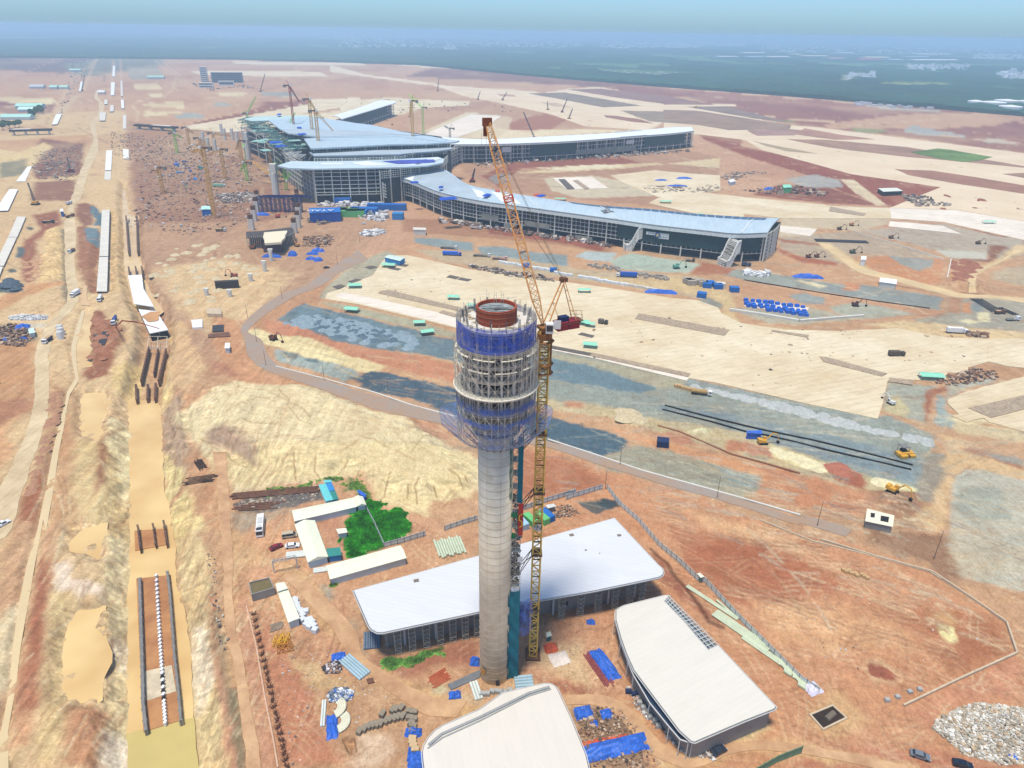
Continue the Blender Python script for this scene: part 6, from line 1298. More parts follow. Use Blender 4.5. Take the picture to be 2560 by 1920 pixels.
for k in range(10):
 x=462+k*56;p=g('X',x,555-(k%3)*6);lab='dark blue shoring tower in the row between the square piers, '+('leftmost','second','third','fourth','fifth','sixth','seventh','eighth','ninth','rightmost')[k]
 if sh is None:
  sh=E('shoring_tower',(p.x,p.y,0),lab,'shoring tower','blue shoring towers between the square piers');mbl=mat('shoring_blue',(44,54,120),var=.25);b=MB();b.lattice((0,0,0),(0,0,15),3.4,2.5,.28);b.build('tower_frame',mbl,sh);b=MB();b.lattice((0,0,15),(13,0,15),1.2,2,.2);b.build('head_beam',mbl,sh)
 else:dup(sh,(p.x,p.y,0),0,lab)
def scrane(label,mt,base,zt,tip,zb=0,w_=2.8,cat='tower crane',grp='tower cranes round the terminal',hammer=False,r_=.26):
 bp_=g(*base,zb);D=(bp_-Vector((0,0,CAMZ))).dot(fw);e=E('tower_crane',(bp_.x,bp_.y,0),label,cat,grp);tp=at_depth(*tip,D)-Vector((bp_.x,bp_.y,0))
 b=MB();b.lattice((0,0,zb),(0,0,zt),w_,w_*1.2,r_);b.build('mast',mt,e);b=MB();b.lattice((0,0,zt),tp,w_*.8,w_*1.2,r_*.8,w_*.5);b.build('jib',mt,e)
 s_=-1 if tp.x>0 else 1;b=MB();b.box(s_*4,0,zt,8,2.2,1.6);b.build('counter_jib',m_rust,e);b=MB();b.box(s_*6.5,0,zt-1.5,3,2.8,3);b.build('counterweight',m_form,e)
 b=MB();b.box(-s_*1.8,-1.6,zt,2,2,2.4);b.build('cab',MATS['cab_white'],e);b=MB();b.bar((0,0,zt),(s_*3,0,zt+8),r_,4);b.bar((s_*3,0,zt+8),tp,.12,3);b.bar((s_*3,0,zt+8),(s_*7,0,zt+1),.14,3);b.build('apex',mt,e);return e
m_lime=mat('lime_green',(160,222,90),var=.2);m_bl=mat('boom_dark',(60,60,66),var=.2);m_y2=mat('crane_yellow_b',(222,172,84),var=.2)
for a in(('yellow tower crane with its boom folded left beside the mint roofed cabin',m_y2,('Z',780,1225),62,('Z',455,285)),('yellow tower crane with a low boom in the middle of the crane yard',m_y2,('Z',938,690),34,('Z',690,322)),('yellow crane with its boom lying down to the left beside the round pier',m_y2,('Z',1620,760),10,('Z',1325,430)),('yellow tower crane mast at the left of the crane yard',m_y2,('Z',50,880),26,('Z',-60,575)),('orange tower crane in front of the rear piers',m_y2,('Z',790,250),22,('Z',1010,60)),('orange tower crane standing among the left roof frames',m_y2,('Z',1590,480),32,('Z',1470,130)),('lime green crane left of the roof frame with a lattice boom',m_lime,('E',390,320),30,('E',440,40)),('lime green crane standing in the roof frame',m_lime,('E',680,530),30,('E',750,165)),('lime green crane below the tip of the front canopy',m_lime,('E',683,775),9,('E',715,640)),('lime green crane beside the round pier',m_lime,('E',370,520),12,('E',335,410)),('lime green crane behind the long roof with crossed boom',m_lime,('E',1765,330),42,('E',1650,20)),('lime green crane at the canopy tip touching the roof',m_lime,('E',612,660),12,('E',585,560)),('olive tower crane low behind the far pier',m_bl,('E',1975,360),14,('E',1930,270))):scrane(*a)
scrane('rusty tower crane rising out of the pale roof, left one',m_y2,('E',886,300),80,('E',915,150),44);scrane('rusty tower crane on the roof with a square grey opening at its foot',m_y2,('E',935,388),76,('E',1050,305),44);scrane('rusty tower crane on the right slope of the main roof',m_y2,('E',1682,362),84,('E',1660,195),43)
for k,(x,y,zt,tx_,ty_,mm)in enumerate(((250,300,26,330,90,m_lime),(1180,480,30,1090,250,m_y2),(1420,260,34,1500,60,m_lime),(600,330,22,720,250,m_y2),(1250,700,20,1150,560,m_lime),(1800,700,14,1860,600,m_lime),(1700,330,34,1640,120,m_y2),(420,180,24,480,20,m_y2))):
 scrane(('lime green' if mm is m_lime else 'pale yellow')+' slim crane in the work yard, '+('at its far left','left of the sloping ditch','behind the round piers','above the pale forms','low beside a red track','below the canopy tip','against the roof frame','nearest the tunnel axis')[k],mm,('Z',x,y),zt,('Z',tx_,ty_))
scrane('tall thin red tower crane over the roof frame',mat('crane_red',(190,110,90),var=.2),('E',772,530),92,('E',786,80),0,2.)
def mobile(label,v,x,y,tx_,ty_,col=m_bl,r_=.45):
 p=g(v,x,y);D=(p-Vector((0,0,CAMZ))).dot(fw);e=E('crawler_crane',(p.x,p.y,0),label,'crawler crane','crawler cranes on the apron');t=at_depth(v,tx_,ty_,D)-Vector((p.x,p.y,0))
 b=MB();b.box(0,0,.2,7,5,1.2);b.build('tracks',m_blk,e);b=MB();b.box(0,0,1.4,5,3.5,2.4);b.build('body',MATS['ballast_maroon']if x%2 else m_y2,e);b=MB();b.lattice((0,0,2.5),t,1.6,3,r_*.6,.8);b.build('boom',col,e);b=MB();b.bar((-2,0,4),t,.15,3);b.build('rope',m_bl,e)
for a in(('crawler crane with a black boom behind the far pier','K2',745,372,660,160),('thin crawler crane at the left of the rear apron','K2',300,60,318,-5),('thin crawler crane boom leaning right on the rear apron','K2',495,65,528,0),('small crawler crane boom beyond the spoil heap','K2',852,140,848,72),('crawler crane with a slanting boom near the taxiway edge','K2',965,162,1005,55),('crawler crane with a raised boom beside the soil strip','K2',1020,212,1048,130),('thin crawler crane far behind the north pier','B',600,560,608,478),('crawler crane beside the excavated red yard','K2',255,712,275,605),('crawler crane with a dark boom in the left yard','D',270,790,210,625),('teal crawler crane with its boom raised in the left yard','D',535,545,505,430),('crawler crane beside the far grey block','A',1600,565,1628,455),('small crawler crane left of the far road','A',505,560,520,465)):mobile(*a)
def blockb(label,v,x0,x1,y,h,depth,m,fl=5,name='office_block',cat='building',grp=None):
 a,c=g(v,x0,y),g(v,x1,y);w_=(c-a).xy.length;m_=(a+c)/2;e=E(name,(m_.x,m_.y+depth/2,0),label,cat,grp,math.atan2((c-a).y,(c-a).x));b=MB();b.box(0,0,0,w_,depth,h);b.build('wall',m,e);b=MB();b.box(0,0,h,w_+.8,depth+.8,.8);b.build('roof',m_cul,e)
 for k in range(fl):b=MB();b.box(0,-depth/2-.05,h*(k+.35)/fl,w_*.92,.25,h/fl*.42);b.build('window_band',m_bl,e)
 return e
mw_=mat('painted_white',(226,228,226),var=.06);blockb('tall white unfinished office tower far beyond the terminal, left of the dark block','A',1232,1272,505,44,22,mw_,8);blockb('long dark grey netted block far beyond the terminal','A',1296,1484,508,30,30,mat('block_blue_grey',(92,108,116),var=.2),5);blockb('low white porch block in front of the dark far block','A',1342,1435,528,13,14,mw_,1);blockb('low white block at the foot of the far office tower','A',1220,1305,540,13,16,mw_,2)
def shed(label,v,x0,x1,y,h,depth,col,grp='warehouses beyond the forest',name='warehouse',cat='warehouse'):
 a,c=g(v,x0,y),g(v,x1,y);w_=(c-a).xy.length;m_=(a+c)/2;e=E(name,(m_.x,m_.y+depth/2,0),label,cat,grp,math.atan2((c-a).y,(c-a).x));b=MB();b.box(0,0,0,w_,depth,h);b.build('wall',mw_,e)
 b=MB();b.prism([(-w_/2-1,-depth/2-1),(w_/2+1,-depth/2-1),(w_/2+1,0),(-w_/2-1,0)],h,[h+.3,h+.3,h+5,h+5]);b.prism([(-w_/2-1,0),(w_/2+1,0),(w_/2+1,depth/2+1),(-w_/2-1,depth/2+1)],h,[h+5,h+5,h+.3,h+.3]);b.build('roof',mat('roof_%d_%d'%(col[0],col[2]),col,var=.06),e)
for x0,x1,y,col,t in((320,450,362,(200,206,210),'pale grey warehouse at the left end of the industrial strip'),(480,610,336,(244,244,240),'bright white warehouse with a straight ridge'),(500,600,362,(170,190,210),'blue grey warehouse below the bright white one'),(630,760,362,(232,228,222),'white warehouse roof left of the yellow one'),(790,840,345,(240,228,170),'tall yellowish factory block'),(850,1000,356,(236,230,200),'cream warehouse beside the yellowish block'),(1010,1100,372,(222,170,158),'faded pink roofed warehouse'),(1060,1160,334,(226,230,232),'white warehouse at the back of the strip'),(1190,1330,378,(206,88,80),'warehouse with a red roof'),(1230,1380,365,(240,232,196),'pale yellow warehouse behind the red roof'),(1380,1460,380,(186,206,220),'light blue warehouse right of the red roof'),(1480,1620,360,(170,200,214),'blue warehouse in the right half of the strip'),(1530,1800,382,(244,244,244),'longest white warehouse at the front of the strip'),(1530,1760,342,(238,238,232),'white warehouse with the far white dome')):shed(t,'C',x0,x1,y,14,90,col)
p=g('C',687,268);p=Vector((p.x*.55,p.y*.55,0))if p.y>14000 else p;e=E('apartment_block',(p.x,p.y,0),'lone pale apartment tower on the hazy horizon','building');b=MB();D=(p-Vector((0,0,CAMZ))).dot(fw);b.box(0,0,0,50*.407/FPX*D,30,34*.407/FPX*D);b.build('wall',mw_,e);b=MB();b.box(0,0,34*.407/FPX*D,30/FPX*D*.4,20,6);b.build('roof',m_cul,e)
for x,y,r_,t in((1908,656,20,'smallest white round tank, leftmost of the row'),(2015,662,30,'wide white round tank in front'),(2100,650,30,'wide white round tank behind two others'),(2120,690,26,'greenish white round tank nearest the camera'),(2230,655,26,'white round tank at the right edge')):
 p=g('C',x,y);e=E('storage_tank',(p.x,p.y,0),t,'tank','white storage tanks at the right');b=MB();b.cyl(0,0,0,14,r_,32);b.build('shell',mw_,e,smooth=False);b=MB();b.cyl(0,0,14,17,r_,32,3);b.build('roof',mat('tank_roof',(238,240,238),var=.04),e)
for v,x0,x1,y,d_,col,t in(('A',175,260,545,24,(190,200,200),'grey shed row left of the far tunnel, left one'),('A',300,345,548,20,(170,220,206),'mint roofed shed beside the far road'),('A',360,410,548,20,(176,216,196),'mint roofed shed at the right end of the far row'),('A',90,250,668,22,(176,226,210),'pale green camp roof among trees, upper one'),('A',0,180,738,20,(178,222,210),'pale green camp roof among trees, lower one'),('A',110,200,690,18,(200,236,226),'small mint camp roof in front of the upper camp'),('A',420,490,440,20,(178,214,200),'mint shed near the left end of the airfield'),('A',900,1000,485,26,(170,206,190),'green roofed shed on the far airfield'),('A',600,640,580,12,(230,230,226),'white hut beside the winding haul road')):shed(t,v,x0,x1,y,5,d_,col,'site sheds in the far left','shed','shed')
tree0=None
for k,(v,x,y)in enumerate((('A',190,705),('A',215,715),('A',235,700),('A',250,690),('A',225,690),('A',262,700),('A',205,730),('A',20,800),('A',60,790),('A',95,785),('A',120,782),('A',30,780))):
 p=g(v,x,y);lab='dark green tree beside the pale green camp roofs' if k<7 else 'dark green tree left of the long dark bridge deck'
 if tree0 is None:
  tree0=E('tree',(p.x,p.y,0),lab,'tree','trees beside the far camp');b=MB();b.bar((0,0,0),(0,0,6),.5,6,.25);b.bar((0,0,3.5),(2.5,0,7),.25,5,.1);b.bar((0,0,4),(-2,1,7.5),.2,5,.1);b.build('trunk',m_rebar,tree0);b=MB()
  for i in range(420):
   t=rnd.uniform(0,6.28);u=rnd.uniform(-1,1);r_=rnd.uniform(.5,1)**.5*(4.6+math.sin(t*3)*.8);c_=Vector((r_*math.cos(t)*math.sqrt(1-u*u),r_*math.sin(t)*math.sqrt(1-u*u),7.5+u*3.2));a=Vector((rnd.gauss(0,1),rnd.gauss(0,1),rnd.gauss(0,1))).normalized()*.75;d=a.orthogonal().normalized()*.75;b.quad(c_-a,c_-d,c_+a,c_+d)
  b.build('crown',mat('tree_leaf',(62,98,48),var=.5,scale=.6,rough=.9),tree0)
 else:dup(tree0,(p.x,p.y,0),rnd.uniform(0,6),lab,scale=(rnd.uniform(.8,1.3),)*3)
m_crm=ribmat('cream_sheet_roof',(240,240,212),.5,0,var=.05,depth=.3,dark=.9);m_cab=mat('cabin_wall',(206,220,224),var=.08);m_cyan=mat('cyan_sheet',(110,204,204),var=.12);m_blu=mat('sheet_blue',(54,140,206),var=.12);m_tlr=mat('teal_sheet',(54,140,130),var=.1);m_tarp=mat('tarpaulin_blue',(52,106,204),var=.45,scale=1.4,rough=.5)
def cabin(label,v,s,h,m=m_crm,ridge=.9,wall=None,name='site_cabin',cat='cabin',wins=0,grp=None,nw=5):
 q=pts(v,s,h);c=cen(q);e=E(name,(c.x,c.y,0),label,cat,grp);l=[Vector((p.x-c.x,p.y-c.y))for p in q]
 if(l[1]-l[0]).length<(l[2]-l[1]).length:l=l[1:]+l[:1]
 a=(l[0]+l[3])/2;d=(l[1]+l[2])/2;b=MB()
 A_,D_=(a.x,a.y,h+ridge),(d.x,d.y,h+ridge);L3=[(p.x,p.y,h)for p in l];lo3=[(p.x,p.y,h-.12)for p in l]
 b.quad(L3[0],L3[1],D_,A_);b.quad(A_,D_,L3[2],L3[3]);b.quad(lo3[3],lo3[2],lo3[1],lo3[0]);b.tri(L3[3],L3[0],A_);b.tri(L3[1],L3[2],D_)
 for i in range(4):b.quad(lo3[i],lo3[(i+1)%4],L3[(i+1)%4],L3[i])
 o=b.build('roof',m,e)
 w=inset(l,.35);b=MB();b.prism(w,0,h-.1,cap=False);b.build('wall',wall or m_cab,e)
 if wins:
  n=len(w);best=min(range(4),key=lambda i:(w[i]+w[(i+1)%4]).y if(w[i]-w[(i+1)%4]).length>5 else 1e9);p,q_=w[best],w[(best+1)%4];u=(q_-p).normalized();nn=Vector((-u.y,u.x));nn=nn if nn.y<0 else-nn;L_=(q_-p).length
  for k in range(nw):
   t=(k+.5)/nw;r_=p.lerp(q_,t)+nn*.04;b=MB()
   if k%3==1:b.box(r_.x,r_.y,.05,.9,.08,2.0,math.atan2(u.y,u.x));b.build('door',m_bl,e)
   else:b.box(r_.x,r_.y,1.0,1.3,.08,.9,math.atan2(u.y,u.x));b.build('window',MATS['dark_glass'],e)
 return e
cabin('long cream roofed site cabin, top one of the row beside the green weeds','L','570,380 1045,280 1062,352 590,462',2.9,wins=1,nw=8)
cabin('short cream cabin at the right end of the top cabin row','L','1035,282 1108,276 1134,338 1064,350',2.8)
cabin('cream cabin running down the yard between the other two long ones','L','592,486 745,454 846,728 692,772',3.0,ridge=1.2)
cabin('longest cream cabin with doors and windows, nearest the big hall','L','828,796 1390,642 1437,738 858,900',3.0,wins=1,nw=10)
cabin('small hut with a cream roof standing on the weeds','L','903,520 980,511 992,545 922,556',2.5,ridge=.1)
cabin('cyan roofed shed above the top cabin','L','772,188 826,176 884,300 826,312',3.2,m_cyan,.1);cabin('blue roofed shed joined to the cyan one','L','828,178 872,168 896,226 852,238',3.2,m_blu,.1,m_blu);cabin('teal blue lean-to at the lower end of the cyan shed','L','856,240 898,230 924,294 880,302',3.1,m_tlr,.1,m_blu)
cabin('mint lean-to at the very top of the blue shed','L','812,152 868,148 874,164 818,172',3,m_cyan,.1);cabin('teal roofed store with blue sheet walls between two cream cabins','L','830,668 935,655 946,716 846,728',2.8,m_tlr,.1,m_blu)
cabin('narrow cream roofed shelter beside the water tank','L','462,990 540,965 632,1192 545,1226',3.0,ridge=.15);cabin('raised cream roof box at the head of the narrow shelter','L','448,932 516,920 540,968 464,992',3.8,ridge=.1)
cabin('small hut half way along the long grey fence','Q','1350,1285 1375,1280 1412,1312 1380,1322',2.6,ridge=.1,wall=mat('hut_green',(120,150,140)));cabin('grey roofed open store beside the crane mast','Q','78,712 150,700 168,722 100,740',2.6,mat('roof_grey',(214,218,210)),.1,m_wallg);cabin('small cream roofed kiosk at the crane foot','P','408,822 436,812 446,838 412,850',2.2,ridge=.1,wall=m_tlr)
cabin('blue sheet hut at the corner of the top cabins','L','1062,236 1096,232 1138,262 1120,285',2.2,m_tarp,.6,m_tarp)
def boxthing(name,label,v,x,y,sx,sy,sz,ang,m,cat,grp=None,z=0,ribs=True):
 p=g(v,x,y,z);e=E(name,(p.x,p.y,z),label,cat,grp,ang);b=MB();b.box(0,0,.12,sx,sy,sz-.12);b.build('shell',m,e);b=MB()
 for k in range(int(sx/.6)):b.box(-sx/2+.3+k*.6,-sy/2-.03,.2,.12,.06,sz-.35);b.box(-sx/2+.3+k*.6,sy/2+.03,.2,.12,.06,sz-.35)
 for dx in(-1,1):
  for dy in(-1,1):b.box(dx*(sx/2-.06),dy*(sy/2-.06),0,.2,.2,sz+.03)
 b.build('corner_posts',m,e);b=MB();b.box(sx/2+.04,0,.2,.06,sy*.9,sz-.4);b.build('door',m,e);return e
m_cg=mat('container_green',(110,196,120),var=.12);m_cbl=mat('container_blue',(34,110,190),var=.12)
boxthing('container','blue shipping container beside two green ones behind the crane mast','P',416,112,6.1,2.5,2.6,-.95,m_cbl,'container','containers behind the crane mast');boxthing('container','green shipping container next to the blue one','P',384,128,6.1,2.5,2.6,-.95,m_cg,'container','containers behind the crane mast')
boxthing('container','green shipping container left of the crane mast','P',312,140,6.1,2.5,2.6,-.95,m_cg,'container','containers behind the crane mast');boxthing('container','white and blue site box nearest the control tower','P',264,164,5,2.5,2.6,-1.05,mat('pale_blue_box',(170,206,226)),'container','containers behind the crane mast')
q=pts('L','246,921 404,882 440,962 266,1014',3);c=cen(q);e=E('water_tank',(c.x,c.y,0),'open square concrete water tank beside the narrow cream shelter','water tank');l=[Vector((p.x-c.x,p.y-c.y))for p in q];li=inset(l,.3)
b=MB()
for i in range(4):j=(i+1)%4;b.prism([l[i],l[j],li[j],li[i]],0,3)
b.build('tank_wall',m_wallg,e);b=MB();b.prism(li,2.3,2.5);b.build('water',mat('tank_water',(122,108,70),rough=.2),e)
m_fen=ribmat('fence_sheet',(176,184,180),.8,0,var=.1,depth=.5,dark=.7);m_fen2=mat('fence_sheet_plain',(228,234,226),var=.15,scale=.8)
def fence(label,v,s,h=2.3,m=None,step=2.4,grp=None,name='fence',cat='fence',th=.08):
 q=pts(v,s);c=cen(q);e=E(name,(c.x,c.y,0),label,cat,grp);l=[Vector((p.x-c.x,p.y-c.y))for p in q]
 for i in range(len(l)-1):
  b=MB();d=l[i+1]-l[i];n=Vector((-d.y,d.x)).normalized()*th/2;b.prism([l[i]+n,l[i+1]+n,l[i+1]-n,l[i]-n],0,h);b.build('sheet_panel',m or m_fen2,e)
 w_=walk([tuple(p)for p in l],step);w_=w_[:98]
 for p,a in w_:b=MB();b.box(p.x,p.y,0,.16,.2,h+.15,a);b.build('post',m_steelg if not m else m,e)
 b=MB()
 for z in(.5,h-.15):
  for i in range(len(l)-1):b.bar((l[i].x,l[i].y-.1,z),(l[i+1].x,l[i+1].y-.1,z),.05,4)
 b.build('rail',m_steelg if not m else m,e);return e
fence('long grey sheet fence running from the pole corner down to the white heap','Q','595,582 700,720 850,850 1030,1060 1200,1200 1350,1345 R:30,290 R:260,540 R:520,800 R:690,970 R:812,1050')
fence('grey sheet fence behind the containers meeting the long fence at the pole','J','590,478 740,425 960,358 Q:250,668 Q:558,578');fence('short grey sheet fence left of the tower behind the pale pipes','J','85,608 190,572 306,535')
fence('grey sheet fence along the lower edge of the green weeds','L','1268,662 1420,622 1580,572');fence('thin grey fence cutting through the green weeds','L','1128,362 1200,500 1266,648',1.8);fence('green sheet fence at the bottom right edge of the road','R','380,1600 520,1520 692,1452',2.6,mat('fence_green',(110,146,116),var=.12))
def lwall(label,v,s,h=.7,th=.5,m=None,grp=None,z=0):return fence(label,v,s,h,m or mat('kerb_tan',(206,186,156),var=.15),6,grp,'low_wall','low wall',th)
lwall('long low tan wall bounding the red plot on its far side','R','820,2 1200,118 1580,222 1850,400 2090,568 2160,776',.9);lwall('low tan wall bounding the red plot on its near side','R','2160,778 1780,950 1388,1138',.9);lwall('faint low wall between the red ground and the road','S','0,1210 400,1370 800,1470 1280,1600 1370,1659',.5)
e=fence('concrete channel wall beside the dirt road under the blue crates','H','-110,985 130,1020 410,1068',1.6,m_cul,8,None,'channel_wall','concrete wall',1.8);fence('concrete channel wall turning right below the gravel field','H','418,1068 700,1045 900,1030',1.4,m_cul,8,None,'channel_wall','concrete wall',1.6)
for lab,v,s,m_ in(('long dark kerb crossing the grey gravel field','H','0,755 570,850 1000,915 1400,970',m_blk),('pale kerb beside the purple grey slab','H','820,385 1100,470 1510,600',m_cul),('thin black kerb line through the pale gravel lane, upper','U','1080,785 1480,890 1877,985 S:400,607 S:650,667 S:1150,795',m_blk),('thin black kerb line through the pale gravel lane, lower','U','1060,820 1480,925 1760,1005 S:30,565 S:250,617 S:520,685 S:800,750 S:1140,830',m_blk),('white kerb following the perimeter road on the left','T','270,955 640,1050 1020,1155 1300,1250 1640,1340',m_cul),('white kerb following the perimeter road on the right','Q','100,165 500,295 900,430 1300,540 1800,680 2212,800',m_cul),('brown earth kerb below the sand heaps','Q','1020,50 1200,100 1640,290 1900,360 2212,450 ',mat('earth_kerb',(150,104,76))),('pale pipe culvert lane right of the apron','Y','735,205 695,400',m_cul)):
 fence(lab,v,s,.5 if 'kerb' in lab else 1,m_,12,None,'kerb','kerb',.8)
m_tyre=mat('tyre_black',(34,34,34),var=.1);m_glass=MATS['dark_glass']
def wheels(e,xs,w_,r_=.35):
 for x in xs:
  for s_ in(-1,1):b=MB();b.bar((x,s_*(w_/2-.22),r_),(x,s_*(w_/2+.02),r_),r_,12);b.build('wheel',m_tyre,e)
def car(label,v,x,y,ang,col,L_=4.6,W_=1.85,kind='car',nm=None):
 p=g(v,x,y);p.z=max(-.3,Hz(p.x,p.y))if p.y<700 else 0;mm=mat('paint_%d_%d_%d'%col,col,rough=.3,var=.03,spec=.5);e=E(nm or{'car':'parked_car','van':'van','pickup':'pickup_truck'}[kind],tuple(p),label,kind if kind!='pickup' else 'pickup',None,ang);b=MB()
 def hullx(prof,w0,w1,zt=None):
  n=len(prof);k=len(b.v)
  for s_ in(-1,1):
   for(x_,z_,t)in prof:b.v.append((x_,s_*(w0/2+(w1-w0)/2*t),z_))
  b.f.append(tuple(range(k,k+n)));b.f.append(tuple(range(k+2*n-1,k+n-1,-1)))
  for i in range(n):j=(i+1)%n;b.f.append((k+i,k+n+i,k+n+j,k+j))
 h={'car':1.45,'van':2.0,'pickup':1.75}[kind];hl=L_/2
 hullx([(-hl,.35,0),(-hl+.05,.95,0),(hl-1.1,1.0,0),(hl-.1,.8,0),(hl,.4,0)],W_,W_);b.build('body',mm,e);b=MB()
 if kind=='car':pf=[(-hl+.5,.95,0),(-hl+1.1,h,1),(.5,h,1),(1.25,.98,0)]
 elif kind=='van':pf=[(-hl+.05,.95,0),(-hl+.2,h,1),(hl-1.3,h,1),(hl-.5,.98,0)]
 else:pf=[(-.6,.95,0),(-.4,h,1),(.7,h,1),(1.35,.98,0)]
 hullx(pf,W_*.97,W_*.8);b.build('cabin',mm,e);b=MB();dz=(h-.95)
 (xa,za,_),(xb,zb_,_),(xc,zc,_),(xd,zd,_)=pf
 wi=lambda z:(W_*.97+(W_*.8-W_*.97)*(z-.95)/dz)/2
 for s_ in(-1,1):z0,z1=.95+.12*dz,.95+.85*dz;b.quad((xa+(xb-xa)*.2+.1,s_*(wi(z0)+.012),z0),(xd+(xc-xd)*.2-.1,s_*(wi(z0)+.012),z0),(xd+(xc-xd)*.8-.1,s_*(wi(z1)+.012),z1),(xa+(xb-xa)*.8+.1,s_*(wi(z1)+.012),z1))
 for(x0,z0),(x1,z1)in(((xd,zd),(xc,zc)),((xa,za),(xb,zb_))):
  o=.02 if x0>0 else-.02;b.quad((x0+(x1-x0)*.12+o,-wi(z0)*.88,z0+(z1-z0)*.12+.015),(x0+(x1-x0)*.12+o,wi(z0)*.88,z0+(z1-z0)*.12+.015),(x0+(x1-x0)*.88+o,wi(z1)*.88,z0+(z1-z0)*.88+.015),(x0+(x1-x0)*.88+o,-wi(z1)*.88,z0+(z1-z0)*.88+.015))
 b.build('windows',m_glass,e);wheels(e,(-hl+.85,hl-.9),W_)
 for s_ in(-1,1):b=MB();b.box(hl-.06,s_*W_*.36,.62,.14,.32,.16);b.build('headlight',m_white,e)
 if kind=='pickup':b=MB();b.box(-hl+.9,0,.96,1.5,W_*.78,.03);b.build('cargo_bed',m_blk,e)
 return e
car('dark red hatchback in the yard left of the cabins','L',457,665,.72,(140,34,40));car('white SUV parked beside the stack of white pipes','L',578,655,.2,(240,242,244),4.9,1.95);car('beige minibus parked beside the sloping cream cabin','L',556,580,.25,(196,184,158),5.2,2.0,'van')
car('silver grey car on the track at the bottom right','R',1500,1478,-.38,(120,126,132));car('black car cut by the bottom edge at the right','R',1790,1545,-.32,(24,34,52));car('white pickup on the haul road at the left edge','M',20,1610,1.15,(238,240,244),5.2,1.95,'pickup')
car('dark blue car at the corner of the big white hall on the right','P',1478,1560,.5,(50,60,76),4.2);car('dark car on the perimeter road beside the sandy yard','X',1290,1258,.55,(60,56,60));car('white car in front of the blue site office','X',1755,705,2.9,(236,238,240))
def bus():
 p=g('L',338,520);e=E('bus',(p.x,p.y,0),'white coach parked on the bare yard left of the cabins','bus',None,R(-75));b=MB();b.box(0,0,.45,10.5,2.5,2.6,0,.985,.95);b.build('body',mat('bus_white',(242,242,240),rough=.35,var=.03),e)
 b=MB();b.box(5.17,0,1.25,.12,2.2,1.5);b.build('windscreen',m_glass,e);b=MB();b.box(-.2,-1.24,1.5,9.6,.06,.95);b.box(-.2,1.24,1.5,9.6,.06,.95);b.build('side_windows',m_glass,e)
 b=MB();b.box(-1,0,3.05,3.4,1.6,.22);b.box(2.4,0,3.05,1.6,1.2,.18);b.build('roof_unit',m_gut,e);b=MB();b.box(3.9,0,3.04,1.6,2.0,.06);b.build('roof_panel',m_bl,e);wheels(e,(-3,3.3),2.5,.5)
bus()
def truck(label,v,x,y,ang,cabc,loadc,L_=9,h=1.6,kind='dump',name='truck',sc_=1.):
 p=g(v,x,y);e=E(name,(p.x,p.y,max(-.3,Hz(p.x,p.y))if p.y<600 else 0),label,'truck',None,ang);mc=mat('paint_%d_%d_%d'%cabc,cabc,rough=.4,var=.05);ml=mat('load_%d_%d_%d'%loadc,loadc,var=.2,scale=1.);b=MB();b.box(0,0,.7,L_,1.1,.3);b.build('chassis',m_blk,e)
 b=MB();b.box(L_/2-1,0,.7,2.1,2.4,2.1,0,.9,.95);b.build('cab',mc,e);b=MB();b.box(L_/2-.02,0,1.75,.1,2.1,.8);b.box(L_/2-.9,-1.2,1.8,1.0,.06,.65);b.box(L_/2-.9,1.2,1.8,1.0,.06,.65);b.build('cab_windows',m_glass,e)
 b=MB()
 if kind=='dump':b.box(-1.3,0,1.05,L_-3,2.4,h,0,1.04,1.06);b.build('tipper_body',ml,e);b=MB();b.box(-1.3,0,1.05+h*.9,L_-3.3,2.1,.18+h*.1,0,.9);b.build('load',m_rebar if loadc[2]>90 else mat('sand_load',(196,160,116)),e)
 elif kind=='mixer':
  b.bar((-L_/2+.6,0,2.7),(-.6,0,2.3),.75,12,1.3);b.bar((-.6,0,2.3),(L_/2-2.3,0,2.0),1.3,12,.7);b.build('drum',ml,e);b=MB();b.box(-L_/2+.2,0,1,.5,1.2,2.6);b.build('chute',m_steelg,e)
 elif kind=='tank':b.bar((-L_/2,0,1.9),(L_/2-2.4,0,1.9),1.15,14);b.build('tank',ml,e)
 elif kind=='flat':b.box(-1.3,0,1.05,L_-2.6,2.4,.2);b.build('flatbed',ml,e);b=MB();b.box(-2,0,1.25,L_*.45,2.0,.5);b.build('load',m_form,e)
 else:b.box(-1.3,0,1.0,L_-2.8,2.5,h+.9);b.build('cargo_box',ml,e)
 wheels(e,(-L_/2+1,-L_/2+2.3,L_/2-1.2),2.4,.5);return e
WT,BLU,TAN_,GRN_=(238,240,240),(36,96,196),(176,140,90),(70,150,110)
